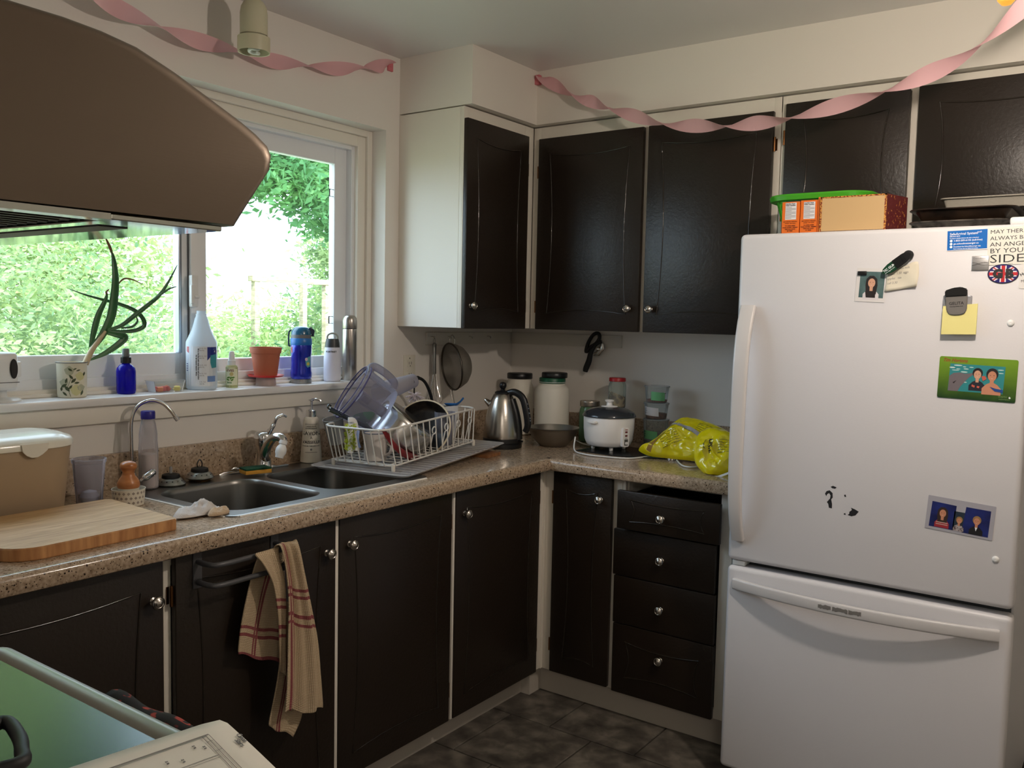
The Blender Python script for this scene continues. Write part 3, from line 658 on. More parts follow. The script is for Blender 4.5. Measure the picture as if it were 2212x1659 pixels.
# edge of another magnet at the frame's right, with curved dark lettering
t = thing('magnet', 'white magnet with dark slanted lettering at the far right edge', 'magnet', (2.118, YF, 1.52))
b = B(); b.prism(rrect(2.104, 1.515, 2.133, 1.575, 0.004), (0, YF, 0), (1, 0, 0), (0, 0, 1), (0, -0.001, 0)); obj('sheet', b, M('card_white2', (216, 213, 210), 0.4), t, smooth=0)
text('lettering', 'Home', 0.010, INK, t, (2.1075, YF-0.001, 1.545), (0.9, 0, 0.45), (-0.45, 0, 0.9), bold=0.0003)
text('lettering', 'M', 0.009, INK, t, (2.1085, YF-0.001, 1.530), (1, 0, 0.1), (-0.1, 0, 1))
# grey clip with sticky note
t = thing('sticky_note_pad', 'pale yellow sticky note pad under the grey clip', 'note', (1.981, YF, 1.398))
b = B(); A = math.radians(1.0); b.prism([(-0.040, -0.036), (0.0395, -0.034), (0.040, 0.043), (-0.039, 0.036)], (1.979, YF-0.012, 1.434), (1, 0, 0), (0, 0, 1), (0, -0.006, 0)); obj('pad', b, M('sticky_yellow', (228, 218, 142), 0.7), t, smooth=0)
t = thing('magnetic_clip', 'grey and black rounded magnetic clip on the sticky notes', 'clip', (1.972, YF-0.01, 1.447))
o = Vector((1.9705, YF-0.012, 1.484)); a = math.radians(4); ux = Vector((math.cos(a), 0, math.sin(a))); uy = Vector((-math.sin(a), 0, math.cos(a)))
b = B(); b.prism([(-0.0255, 0.012), (-0.0235, -0.024), (-0.018, -0.034), (-0.008, -0.037), (0.008, -0.037), (0.018, -0.034), (0.0235, -0.024), (0.0255, 0.012)], o, ux, uy, (0, -0.010, 0), 0.002); g_ = obj('grey_body', b, M('clip_grey', (112, 108, 104), 0.4), t)
b = B(); b.prism([(-0.0255, 0.011), (0.0255, 0.011), (0.0255, 0.028), (0.012, 0.034), (-0.006, 0.033), (-0.0255, 0.027)], o, ux, uy, (0, -0.013, 0), 0.002); obj('black_grip', b, BLACK, t)
b = B(); b.box((1.938, YF-0.012, 1.470), (2.004, YF, 1.498), 0.003); obj('clear_spring', b, glassy('clip_clear', (180, 180, 185), 0.4), t)
text('lettering', 'GELITA', 0.0105, INK, t, o+uy*(-0.010)+Vector((0, -0.0104, 0)), ux, uy, align='CENTER', sx=1.0)
text('lettering', 'Improving Quality of Life', 0.003, INK, t, o+uy*(-0.0155)+Vector((0, -0.0104, 0)), ux, uy, align='CENTER')
# dolphin picture frame
GG = bpy.data.materials.new('grass_green_print'); GG.use_nodes = True; nt = GG.node_tree; bb_ = nt.nodes['Principled BSDF']
tc = nt.nodes.new('ShaderNodeTexCoord'); sx_ = nt.nodes.new('ShaderNodeSeparateXYZ'); nt.links.new(tc.outputs['Generated'], sx_.inputs[0])
nn = nt.nodes.new('ShaderNodeTexNoise'); nn.inputs['Scale'].default_value = 40; ad = nt.nodes.new('ShaderNodeMath'); ad.operation = 'MULTIPLY_ADD'; ad.inputs[1].default_value = 0.25
nt.links.new(tc.outputs['Object'], nn.inputs[0]); nt.links.new(nn.outputs['Fac'], ad.inputs[0]); nt.links.new(sx_.outputs[2], ad.inputs[2])
rp = nt.nodes.new('ShaderNodeValToRGB'); rp.color_ramp.elements[0].color = (*lin((30, 62, 28)), 1); rp.color_ramp.elements[0].position = 0.15; rp.color_ramp.elements[1].color = (*lin((112, 150, 40)), 1); rp.color_ramp.elements[1].position = 1.1
nt.links.new(ad.outputs[0], rp.inputs[0]); nt.links.new(rp.outputs[0], bb_.inputs['Base Color']); bb_.inputs['Roughness'].default_value = 0.35
t, o, ux, uy, body = card('picture_frame', 'green magnetic picture frame with a dolphin and two swimmers', 'picture frame', (2.025, 1.287), 0.178, 0.107, math.radians(-1.0), GG, 0.0015, 0.005)
patch('print', [(-0.065, -0.034), (0.060, -0.034), (0.062, 0.035), (-0.063, 0.036)], M('pool_water', (48, 134, 138), 0.4), t, o, ux, uy, off=0.0002)
WV = M('water_glint', (200, 222, 214), 0.4)
for x, y, a_, h_ in ((-0.045, 0.032, 0.010, 0.0016), (-0.058, 0.026, 0.007, 0.0018), (-0.044, 0.023, 0.005, 0.001), (-0.026, 0.024, 0.006, 0.0012), (-0.030, 0.029, 0.004, 0.001), (-0.05, 0.0195, 0.009, 0.0009), (-0.030, 0.016, 0.008, 0.0015), (-0.014, 0.029, 0.005, 0.001), (0.052, 0.026, 0.007, 0.0012), (0.053, 0.018, 0.006, 0.001), (-0.026, -0.010, 0.004, 0.0012)):
    patch('water_glint', ell(x, y, a_, h_, 10), WV, t, o, ux, uy, off=0.0003)
DOL = M('dolphin_grey', (112, 104, 108), 0.4)
patch('printed_dolphin', [(-0.0645, -0.034), (-0.0635, 0.004), (-0.054, 0.012), (-0.040, 0.014), (-0.028, 0.012), (-0.018, 0.013), (-0.008, 0.0155), (-0.008, 0.011), (-0.018, 0.003), (-0.028, -0.010), (-0.036, -0.021), (-0.042, -0.034)], DOL, t, o, ux, uy, off=0.00035)
patch('printed_dolphin', [(-0.055, -0.012), (-0.046, -0.006), (-0.052, -0.015)], HAIRD, t, o, ux, uy, off=0.0004)
fig(t, o, ux, uy, 0.001, 0.013, 0.0195, HAIRD, SKIN, M('life_vest', (32, 34, 46), 0.5), 0.00045)
fig(t, o, ux, uy, 0.034, 0.012, 0.0225, HAIRD, SKIN2, SKIN2, 0.0008)
for pl in ([(-0.010, -0.014), (-0.003, -0.017), (-0.004, -0.022), (-0.011, -0.019)], [(0.002, -0.017), (0.008, -0.018), (0.006, -0.023), (0.001, -0.021)], [(0.010, 0.008), (0.018, 0.009), (0.022, 0.002), (0.014, -0.004)]):
    patch('vest_patch', pl, M('vest_coral', (196, 92, 76), 0.5), t, o, ux, uy, off=0.0014)
patch('swimwear', [(0.030, -0.017), (0.044, -0.021), (0.060, -0.023), (0.060, -0.030), (0.042, -0.028)], M('swim_blue', (30, 70, 140), 0.5), t, o, ux, uy, off=0.0015)
text('lettering', 'Tim Hortons', 0.0125, M('script_red', (150, 62, 36), 0.5), t, o+ux*(-0.081)+uy*0.0405, ux, uy, shear=0.35, bold=0.0003, sx=0.85)
text('lettering', 'dolphin', 0.0075, M('pale_green_ink', (120, 150, 90), 0.5), t, o+ux*0.050+uy*(-0.042), ux, uy, shear=0.2, sx=0.9)
text('lettering', 'experience', 0.0055, MATS['pale_green_ink'], t, o+ux*0.052+uy*(-0.048), ux, uy)
text('lettering', 'a', 0.009, WINK, t, o+ux*0.074+uy*(-0.0435), ux, uy, bold=0.0004)
# three children portrait card
t, o, ux, uy, body = card('portrait_photo', 'grey mounted photo of three children on blue backdrops', 'photo', (2.005, 0.9285), 0.158, 0.088, math.radians(-3.5), M('photo_grey', (168, 166, 174), 0.4))
BD = ramp_mat('blue_backdrop', [(0.3, (18, 24, 66)), (0.7, (36, 50, 124))], 20, 0.4)
patch('print', [(-0.070, -0.037), (-0.012, -0.037), (-0.010, 0.028), (-0.068, 0.030)], BD, t, o, ux, uy, off=0.0002)
patch('print', [(-0.014, -0.035), (0.012, -0.037), (0.012, 0.014), (-0.014, 0.014)], M('slate_backdrop', (42, 54, 66), 0.4), t, o, ux, uy, off=0.0002)
patch('print', [(0.008, -0.038), (0.069, -0.038), (0.069, 0.030), (0.012, 0.030)], BD, t, o, ux, uy, off=0.00025)
fig(t, o, ux, uy, -0.040, 0.004, 0.018, M('print_brown_hair', (54, 38, 32), 0.5), SKIN2, M('red_jumper', (158, 44, 54), 0.5), 0.0003, True)
for y in (-0.021, -0.026): patch('jumper_stripe', [(-0.054, y), (-0.026, y), (-0.026, y-0.002), (-0.054, y-0.002)], M('stripe_cream', (200, 170, 160), 0.5), t, o, ux, uy, off=0.0006)
fig(t, o, ux, uy, 0.000, -0.008, 0.013, M('print_blond_hair', (150, 116, 72), 0.5), SKIN2, ramp_mat('plaid_print', [(0.4, (70, 54, 58)), (0.55, (170, 160, 160))], 300, 0.5), 0.0007)
fig(t, o, ux, uy, 0.040, -0.001, 0.0165, MATS['print_blond_hair'], SKIN2, M('dark_jacket', (24, 24, 28), 0.5), 0.0011)
patch('shirt_front', [(0.037, -0.018), (0.043, -0.018), (0.040, -0.028)], WINK, t, o, ux, uy, off=0.0016)

# ---------------------------------------------------------------- on top of the fridge
ZF = 1.6755
t = thing('plastic_basket', 'bright green slatted plastic basket on top of the fridge', 'basket', (1.535, -0.55, ZF))
LG = M('lime_plastic', (70, 168, 36), 0.35)
def rr3(x0, y0, x1, y1, r, z): return [(p[0], p[1], z) for p in rrect(x0, y0, x1, y1, r, 5)]
X0, Y0, X1, Y1 = 1.425, -0.598, 1.665, -0.42
b = B(); b.grid([rr3(X0-g, Y0-g, X1+g, Y1+g, 0.04+g, z) for g, z in ((0.016, ZF+0.112), (0.034, ZF+0.114), (0.037, ZF+0.126), (0.034, ZF+0.131), (0.018, ZF+0.130), (0.016, ZF+0.112))], closed_u=True)
obj('rim', b, LG, t, smooth=40)
b = B(); b.grid([rr3(X0+g, Y0+g, X1-g, Y1-g, 0.04-g*0.5, z) for g, z in ((0.012, ZF), (0.012, ZF+0.018), (0.010, ZF+0.018), (0.006, ZF+0.002))], closed_u=True)
b.box((X0+0.02, Y0+0.02, ZF+0.001), (X1-0.02, Y1-0.02, ZF+0.005)); obj('base', b, LG, t, smooth=40)
bot = rrect(X0+0.012, Y0+0.012, X1-0.012, Y1-0.012, 0.034, 5); top = rrect(X0-0.016, Y0-0.016, X1+0.016, Y1+0.016, 0.056, 5)
def samp(poly, k, n):
    L = []; tot = 0
    for i in range(len(poly)): tot += (Vector(poly[i]+(0,))-Vector(poly[i-1]+(0,))).length if i else 0
    s = tot*k/n; acc = 0
    for i in range(1, len(poly)):
        l = (Vector(poly[i]+(0,))-Vector(poly[i-1]+(0,))).length
        if acc+l >= s and l > 0: u = (s-acc)/l; return (poly[i-1][0]+(poly[i][0]-poly[i-1][0])*u, poly[i-1][1]+(poly[i][1]-poly[i-1][1])*u)
        acc += l
    return poly[-1]
for k in range(26):
    p0 = samp(bot, k, 26); p1 = samp(bot, k+0.55, 26); q0 = samp(top, k, 26); q1 = samp(top, k+0.55, 26)
    bb = B(); bb.mesh([(*p0, ZF+0.012), (*p1, ZF+0.012), (*q1, ZF+0.116), (*q0, ZF+0.116)], [(0, 1, 2, 3)]); obj('slat', bb, LG, t, solid=0.003, smooth=0)
OR = M('orange_carton', (226, 112, 36), 0.4)
for i, (x, lab, zt) in enumerate(((1.487, 'leftmost orange carton with nutrition panel in front of green basket', 0.092), (1.540, 'second orange carton from left, nutrition panel beside the first', 0.094), (1.593, 'orange carton mostly hidden behind the tan box', 0.1))):
    t = thing('food_carton', lab, 'carton', (x+0.025, -0.70, ZF), group='orange food cartons on the fridge')
    y0 = -0.742 if i < 2 else -0.748
    b = B(); b.box((x if i < 2 else 1.5915, y0, ZF), (x+0.0505 if i < 2 else 1.5990, -0.675, ZF+zt), 0.001, 1); body = obj('box', b, OR, t, smooth=0)
    o = Vector((x+0.0252, y0-0.0002, ZF)); ux = Vector((1, 0, 0)); uy = Vector((0, 0, 1))
    if i < 2:
        patch('nutrition_panel', [(-0.0155, 0.041), (0.0165, 0.041), (0.0165, 0.089), (-0.0155, 0.089)], M('panel_white', (226, 224, 226), 0.5), t, o, ux, uy)
        text('lettering', 'Nutrition Facts', 0.0044, INK, t, o+Vector((-0.0145, -0.0007, 0.0845)), ux, uy, bold=0.00015); text('lettering', 'Valeur nutritive', 0.0044, INK, t, o+Vector((-0.0145, -0.0007, 0.0802)), ux, uy, bold=0.00015)
        for k in range(10):
            patch('print_line', [(-0.0145, 0.0765-0.0034*k), (0.015-0.012*(k % 3 == 0), 0.0765-0.0034*k), (0.015-0.012*(k % 3 == 0), 0.0753-0.0034*k), (-0.0145, 0.0753-0.0034*k)], GREYINK, t, o, ux, uy, off=0.0009)
        for k, s in enumerate(('BEST BEFORE / MEILLEUR', 'AVANT  2017 SE 04')): text('lettering', s, 0.0036, M('brown_ink', (110, 46, 16), 0.6), t, o+Vector((0, -0.0005, 0.034-0.005*k)), ux, uy, align='CENTER')
        for k, s in enumerate(('TO OPEN: PRESS', 'POUR OUVRIR : PRESSER', 'AND PULL BACK', 'ET TIRER')): text('lettering', s, 0.0040, MATS['brown_ink'], t, o+Vector((0, -0.0005, 0.022-0.0048*k)), ux, uy, align='CENTER', bold=0.0001)
    else: patch('nutrition_panel', [(-0.013, 0.090), (0.022, 0.092), (0.022, 0.098), (-0.013, 0.097)], MATS['panel_white'], t, o, ux, uy)
t = thing('gift_box', 'shallow tan box with burgundy patterned sides on the fridge', 'box', (1.69, -0.65, ZF))
GA, GB, GC = Vector((1.600, -0.752, ZF)), Vector((1.775, -0.752, ZF)), Vector((1.845, -0.56, ZF))
b = B(); b.prism([(1.600, -0.751), (1.776, -0.751), (1.806, -0.645), (1.630, -0.645)], (0, 0, ZF), (1, 0, 0), (0, 1, 0), (0, 0, 0.098)); obj('side', b, ramp_mat('burgundy_pattern', [(0.4, (92, 34, 36)), (0.62, (96, 40, 40)), (0.66, (170, 110, 56))], 120, 0.45, detail=2), t, smooth=0)
b = B(); b.box((1.604, -0.7535, ZF+0.003), (1.771, -0.750, ZF+0.094)); obj('lid_face', b, M('tan_card', (198, 164, 116), 0.5), t, smooth=0)
b = B()
for x in (1.6015, 1.7735): b.box((x-0.0025, -0.7545, ZF), (x+0.0025, -0.7515, ZF+0.098))
b.box((1.600, -0.7545, ZF+0.094), (1.776, -0.7515, ZF+0.098)); obj('gilt_edge', b, ramp_mat('gilt_pattern', [(0.45, (120, 44, 28)), (0.55, (208, 150, 70))], 260, 0.4, detail=1), t, smooth=0)
def pan(name, label, z0, h, x0, x1, y0, y1, mat, tilt=0):
    t = thing(name, label, 'baking tray', ((x0+x1)/2, (y0+y1)/2, z0)); b = B()
    rows = [rr3(x0-g, y0-g, x1+g, y1+g, 0.03+g, z) for g, z in ((-0.02, z0+h*0.12), (-0.004, z0+h*0.95), (0.012, z0+h), (0.014, z0+h-0.003), (-0.002, z0+h-0.006), (-0.022, z0), (-0.022, z0))]
    b.grid(rows, closed_u=True); n = len(rows[0]); b.mesh(rows[0], [tuple(range(n))]); b.mesh(rows[-1], [tuple(range(n))])
    obj('tray_body', b, mat, t, smooth=40); return t
pan('baking_tray', 'lower worn grey baking tray on the fridge, under the black one', ZF, 0.024, 1.832, 2.055, -0.70, -0.42, ramp_mat('worn_tin', [(0.35, (46, 40, 36)), (0.6, (120, 114, 106))], 30, 0.4, m=0.6))
pan('baking_tray', 'upper black greasy baking tray on top of the fridge', ZF+0.019, 0.038, 1.832, 2.068, -0.70, -0.42, ramp_mat('seasoned_tin', [(0.35, (14, 11, 10)), (0.65, (52, 38, 28))], 24, 0.3, m=0.3))
t = thing('egg_carton', 'grey pulp egg carton lying on the black baking tray', 'egg carton', (1.99, -0.56, ZF+0.057))
PULP = M('grey_pulp', (152, 146, 134), 0.9, bump=(200, 0.5)); b = B(); zc = ZF+0.0575
b.grid([rr3(1.895-g, -0.66-g, 2.14+g, -0.50+g, 0.015+g, z) for g, z in ((-0.010, zc+0.002), (-0.002, zc+0.026), (0.006, zc+0.028), (0.006, zc+0.031), (-0.006, zc+0.031))], closed_u=True)
b.box((1.90, -0.655, zc+0.028), (2.135, -0.505, zc+0.031)); obj('lid', b, PULP, t, smooth=30)
for k in range(5):
    for j in range(2):
        bb = B(); bb.lathe([(0.014, 0), (0.020, 0.010), (0.023, 0.024), (0.024, 0.0265)], (1.925+0.045*k, -0.615+0.07*j, zc+0.0005), 12); obj('egg_cup', bb, PULP, t)

# ---------------------------------------------------------------- lamp, pendant, streamers
t = thing('hanging_lamp', 'warm glowing bulb of the ceiling lamp at top right', 'lamp', (LAMP.x, LAMP.y, LAMP.z))
b = B(); b.lathe([(0.011, 0.075), (0.012, 0.06), (0.0165, 0.045), (0.018, 0.025), (0.015, 0.008), (0.008, 0.0), (0, -0.002)], (LAMP.x, LAMP.y, LAMP.z-0.008), 20)
bulb = obj('bulb', b, M('lit_bulb', (255, 190, 90), 0.3, em=((255, 160, 60), 1.0)), t, smooth=60)
b = B(); b.lathe([(0.016, 0), (0.018, 0.03), (0.014, 0.05), (0.006, 0.06), (0.006, 0.30), (0.045, 0.31), (0.05, HC-LAMP.z-0.0655)], (LAMP.x, LAMP.y, LAMP.z+0.064), 20); obj('socket_and_stem', b, BRONZE, t)
t = thing('pendant_light', 'small cream bell shaped pendant light hanging over the sink', 'lamp', (0.155, -1.567, 2.19))
PEN = M('cream_enamel', (196, 188, 160), 0.35)
cx, cy = 0.155, -1.567
b = B(); b.lathe([(0.040, 2.236), (0.0475, 2.232), (0.0475, 2.194), (0.0465, 2.189), (0.044, 2.190), (0.044, 2.225), (0.036, 2.238), (0.036, 2.30), (0.0, 2.33)], (cx, cy, 0), 32, cap=False); obj('collar', b, PEN, t, smooth=40)
b = B(); b.lathe([(0.0402, 2.238), (0.0402, 2.300), (0.037, 2.320), (0.028, 2.336), (0.014, 2.345), (0.005, 2.348), (0.0035, 2.352), (0.0035, 2.362), (0.0, 2.362)], (cx, cy, 0), 32, cap=False); obj('shade', b, PEN, t, smooth=50)
b = B(); b.tube([(cx, cy, 2.36), (cx, cy, HC)], 0.0022, 6); obj('cord', b, M('cord_cream', (190, 185, 170), 0.6), t)
b = B(); pts = [(cx+0.014*math.cos(a_), cy+0.014*math.sin(a_), 2.186+0.012*a_/(2*PI)) for a_ in [k*0.35 for k in range(60)]]; b.tube(pts, 0.0048, 7); b.lathe([(0.02, 2.205), (0.022, 2.24), (0, 2.24)], (cx, cy, 0), 16); obj('spiral_bulb', b, M('bulb_white', (225, 225, 220), 0.3), t, smooth=60)
def streamer(label, nodes, width, ph, group='pink streamers'):
    t = thing('crepe_streamer', label, 'streamer', nodes[0], group=group)
    P = cr(nodes, 14); rows = []; n = len(P)
    for i, p in enumerate(P):
        tg = (P[min(i+1, n-1)]-P[max(i-1, 0)]).normalized(); a_ = ph+PI*i/14
        u = Vector((0, 0, 1))-tg*tg.z; u.normalize(); v_ = tg.cross(u)
        d = u*math.cos(a_)+v_*math.sin(a_); e = 1.0
        rows.append([p-d*width/2*e, p+d*0.0, p+d*width/2*e])
    b = B(); b.grid(rows); return t, obj('ribbon', b, CREPE, t, smooth=80)
CREPE = bpy.data.materials.new('pink_crepe'); CREPE.use_nodes = True; nt = CREPE.node_tree; pb = nt.nodes['Principled BSDF']; pb.inputs['Base Color'].default_value = (*lin((242, 192, 197)), 1); pb.inputs['Roughness'].default_value = 0.8
tl = nt.nodes.new('ShaderNodeBsdfTranslucent'); tl.inputs[0].default_value = (*lin((244, 196, 202)), 1); mx = nt.nodes.new('ShaderNodeMixShader'); mx.inputs[0].default_value = 0.35
nt.links.new(pb.outputs[0], mx.inputs[1]); nt.links.new(tl.outputs[0], mx.inputs[2]); nt.links.new(mx.outputs[0], nt.nodes['Material Output'].inputs[0])
tA, _ = streamer('twisted pink crepe streamer along the wall above the window', [(0.1,-2.092,2.241), (0.06,-1.844,2.212), (0.035,-1.548,2.217), (0.02,-1.26,2.242), (0.02,-0.987,2.299), (0.012,-0.826,2.356)], 0.048, PI/2)
b = B(); b.box((0.0, -0.838, 2.330), (0.008, -0.812, 2.366), 0.001); b.lathe([(0.008, 0), (0.007, 0.002), (0, 0.002)], (0.008, -0.825, 2.350), 10, axis_to((1, 0, 0))); obj('taped_end', b, M('pink_wad', (206, 116, 124), 0.8), tA)
tB, _ = streamer('twisted pink crepe streamer swagged across the wall cabinets', [(0.368,-0.365,2.366), (0.547,-0.39,2.267), (0.722,-0.42,2.193), (0.962,-0.47,2.101), (1.208,-0.53,2.056), (1.434,-0.6,2.039), (1.718,-0.7,2.055), (1.953,-0.82,2.091), (2.147,-0.98,2.184)], 0.046, PI/2)
b = B(); b.box((S-0.001, -0.372, 2.335), (0.372, -S-0.001, 2.372), 0.002); obj('taped_end', b, MATS['pink_wad'], tB)

# ---------------------------------------------------------------- range hood and stove
t = thing('range_hood', 'brown brushed steel curved range hood above the stove, top left', 'range hood', (1.41, -3.1, 1.478))
HOOD = M('brushed_brown_steel', (122, 108, 94), 0.42, 0.9, bump=(30, 0.03, (1, 1, 30)))
pr_ = [(-3.355, 1.60), (-3.036, 1.601), (-3.00, 1.6005), (-2.975, 1.5985), (-2.950, 1.5945), (-2.921, 1.5845), (-2.891, 1.572), (-2.865, 1.561), (-2.851, 1.554), (-2.8405, 1.547), (-2.8370, 1.5405), (-2.8385, 1.530), (-2.8715, 1.4815), (-3.355, 1.4815)]
pr_ = [(-3.297+(y+3.297)*1.0228 if y > -3.3 else y, 1.4166+(z-1.4166)*1.0228 if y > -3.3 else z) for y, z in pr_]
b = B(); rows = []
def hoodrow(x, r): return [(x, y-r*min(1, max(0, (y+3.10)/0.2)), z-r*0.6*(1 if z > 1.5 else 0)) for y, z in pr_]
rows = [hoodrow(1.03, 0.013)]+[hoodrow(1.03+0.013*(1-math.cos(PI/2*k/6)), 0.013*(1-math.sin(PI/2*k/6))) for k in range(1, 7)]+[hoodrow(1.79-0.013*(1-math.cos(PI/2*k/6)), 0.013*(1-math.sin(PI/2*k/6))) for k in range(6, -1, -1)]
b.grid(rows, closed_u=True); b.mesh(rows[0], [tuple(range(len(pr_)))]); b.mesh(rows[-1], [tuple(range(len(pr_)))])
bmesh.ops.remove_doubles(b.bm, verts=b.bm.verts, dist=1e-5); bmesh.ops.recalc_face_normals(b.bm, faces=b.bm.faces); obj('canopy', b, HOOD, t, smooth=30)
POL = M('polished_steel', (205, 208, 200), 0.05, 1.0)
b = B(); z0, z1 = 1.4775, 1.4818
b.box((1.034, -2.965, z0), (1.786, -2.876, z1), 0.0008, 1); b.box((1.770, -3.35, z0), (1.786, -2.965, z1)); b.box((1.034, -3.35, z0), (1.05, -2.965, z1)); obj('polished_underside', b, POL, t)
b = B(); b.box((1.05, -3.35, 1.4805), (1.77, -2.965, 1.4816))
for k in range(46): x = 1.055+k*0.0155; b.box((x, -3.34, 1.4792), (x+0.006, -2.97, 1.4806))
obj('grease_filter', b, M('filter_dark', (44, 40, 36), 0.4, 0.6), t, smooth=0)
b = B(); b.box((1.45, -2.948, 1.4768), (1.74, -2.925, 1.4778), 0.0004, 1); obj('light_slot', b, BLACK, t)
b = B(); b.box((1.30, -3.355, 1.60), (1.55, -3.15, 2.39)); obj('chimney', b, HOOD, t)

t = thing('stove', 'glass topped stove with a grey metal rim, bottom left foreground', 'stove', (1.41, -3.03, 0))
SX, SY = 1.035, -2.701
b = B(); b.box((1.035, -3.345, 0.0), (1.79, -2.725, 0.905), 0.004); obj('body', b, M('stove_black_enamel', (22, 22, 23), 0.3), t)
b = B(); b.box((1.055, -2.726, 0.20), (1.77, -2.706, 0.892), 0.004); obj('oven_door', b, M('oven_glass', (14, 14, 15), 0.12), t)
b = B(); b.tube([(1.10, -2.706, 0.875), (1.10, -2.668, 0.875), (1.12, -2.660, 0.875), (1.70, -2.660, 0.875), (1.72, -2.668, 0.875), (1.72, -2.706, 0.875)], 0.010, 10); obj('oven_handle', b, STEEL, t)
rows = [rr3(1.035-g, -3.345-g, 1.79+g, -2.703+g, 0.03+g, z) for g, z in ((0, 0.904), (0.003, 0.910), (0.003, 0.920), (-0.004, 0.9275), (-0.012, 0.928), (-0.022, 0.9235), (-0.026, 0.9195))]
b = B(); b.grid(rows, closed_u=True); obj('metal_rim', b, M('grey_metal_rim', (150, 146, 138), 0.38, 0.7), t, smooth=45)
rows = [rr3(1.061, -3.319, 1.764, -2.729, 0.02, z) for z in (0.912, 0.9205)]
b = B(); b.grid(rows, closed_u=True); n = len(rows[0]); b.mesh(rows[1], [tuple(range(n))]); obj('glass_top', b, M('ceramic_glass', (9, 12, 11), 0.17, spec=0.5), t, smooth=30)
for cx, cy, r in ((1.22, -2.90, 0.09), (1.60, -2.90, 0.075), (1.22, -3.18, 0.075), (1.60, -3.18, 0.10)):
    bb = B(); bb.tube([(cx+r*math.cos(a), cy+r*math.sin(a), 0.9206) for a in [2*PI*k/40 for k in range(40)]], 0.0006, 5, closed=True); obj('burner_ring', bb, M('burner_grey', (60, 62, 62), 0.4), t)
b = B(); b.box((1.04, -3.355, 0.90), (1.785, -3.30, 1.08), 0.008); obj('control_panel', b, BLACK, t)
# oven cloth, black with red flecks, over the oven handle
CLR = ramp_mat('black_red_cloth', [(0.56, (20, 14, 15)), (0.60, (150, 52, 44)), (0.66, (176, 66, 54)), (0.70, (24, 15, 15))], 34, 0.9, detail=1, vec=(1, 2.2, 2.2))
def drape(name, label, x0, x1, ztop, zf, zb, y0, mat, seed=0, grp=None):
    t = thing(name, label, 'cloth', ((x0+x1)/2, y0, zf), group=grp); rows = []; rnd = random.Random(seed)
    prof = [(0.018, zf), (0.020, (zf+ztop)/2), (0.0175, ztop-0.012), (0.010, ztop), (0.0, ztop+0.003), (-0.011, ztop), (-0.0165, ztop-0.015), (-0.018, zb)]
    for (dy, z) in prof:
        rows.append([(x0+(x1-x0)*k/20, y0+dy+(0.004*math.sin(k*0.9+seed) if dy > 0.005 else 0)*(1 if z < ztop-0.01 else 0.2), z+0.003*math.sin(k*0.7+seed)) for k in range(21)])
    b = B(); b.grid(rows); obj('fabric', b, mat, t, solid=0.004, smooth=80); return t
drape('oven_cloth', 'black cloth with red flecks over the oven handle, nearer the cooktop corner', 1.245, 1.53, 0.8915, 0.62, 0.66, -2.6595, CLR, 1)
# pan whose looped handle pokes in at the lower left
t = thing('frying_pan', 'black looped pan handle at the bottom left on the stove glass', 'pan', (1.20, -3.02, 0.921))
b = B(); b.lathe([(0.085, 0.0), (0.10, 0.012), (0.112, 0.045), (0.109, 0.045), (0.097, 0.014), (0.082, 0.004), (0, 0.004)], (1.18, -3.05, 0.9215), 30); obj('pan_body', b, M('cast_black', (20, 20, 20), 0.5), t)
HP = cr([(1.285, -3.045, 0.955), (1.33, -2.985, 0.962), (1.385, -2.905, 0.964), (1.372,-2.858,0.964), (1.412,-2.861,0.964), (1.453,-2.876,0.964), (1.477,-2.896,0.964), (1.43, -2.975, 0.962), (1.36, -3.01, 0.960), (1.286, -3.062, 0.955)], 6)
b = B(); b.tube(HP, 0.0075, 10); obj('handle', b, RUBBER, t, smooth=70)
# paper plan on the stove
t = thing('paper_sheet', 'white sheet with a pencilled floor plan lying over the stove front', 'paper', (1.6, -2.85, 0.93))
c0 = Vector((1.507, -2.690, 0.9305)); ua = Vector((0.968, -0.20, 0.0)).normalized(); va = Vector((-0.40, -0.92, 0.0)).normalized()
c0 = Vector((1.488,-2.661,0.931)); c1 = Vector((1.633,-2.699,0.93)); c2 = Vector((1.461,-2.833,0.93))
ua = (c1-c0).normalized(); va = (c2-c0).normalized()
rows = []
for i in range(13):
    r = []
    for j in range(13):
        u = j/12*0.22; v_ = i/12*0.30; r0 = 0.008
        p = c0+ua*u+va*v_
        if i == 0 and j == 0: p = p+ua*0.004+va*0.004
        r.append((p.x, p.y, 0.9300+0.0012*math.sin(v_*20+1)*math.sin(u*18)))
    rows.append(r)
b = B(); b.grid(rows); sh = obj('sheet', b, PAPER, t, solid=0.0006, smooth=80)
n_ = ua.cross(va)
def pl(a, c, wdt): # line on paper between (u,v) pairs
    a = Vector((a[0], a[1])); c = Vector((c[0], c[1])); d = (c-a).normalized(); nn = Vector((-d.y, d.x))*wdt/2
    q = [a+nn, c+nn, c-nn, a-nn]; vs = [c0+ua*p.x+va*p.y+Vector((0, 0, 0.0022)) for p in q]
    bb = B(); bb.mesh(vs, [(0, 1, 2, 3)], recalc=False); return bb
allb = B()
for a, c, wd in (((0.034, 0.030), (0.034, 0.26), 0.003), ((0.034, 0.030), (0.2, 0.030), 0.0008), ((0.034, 0.034), (0.2, 0.034), 0.0008), ((0.034, 0.038), (0.2, 0.038), 0.0008), ((0.05, 0.030), (0.05, 0.038), 0.0008), ((0.075, 0.030), (0.075, 0.038), 0.0008), ((0.085, 0.038), (0.085, 0.10), 0.0012), ((0.090, 0.038), (0.090, 0.10), 0.0008)):
    x = pl(a, c, wd); me = bpy.data.meshes.new('x'); x.bm.to_mesh(me); allb.bm.from_mesh(me); bpy.data.meshes.remove(me)
obj('pencil_drawing', allb, M('pencil_grey', (128, 120, 114), 0.7), t, smooth=0)
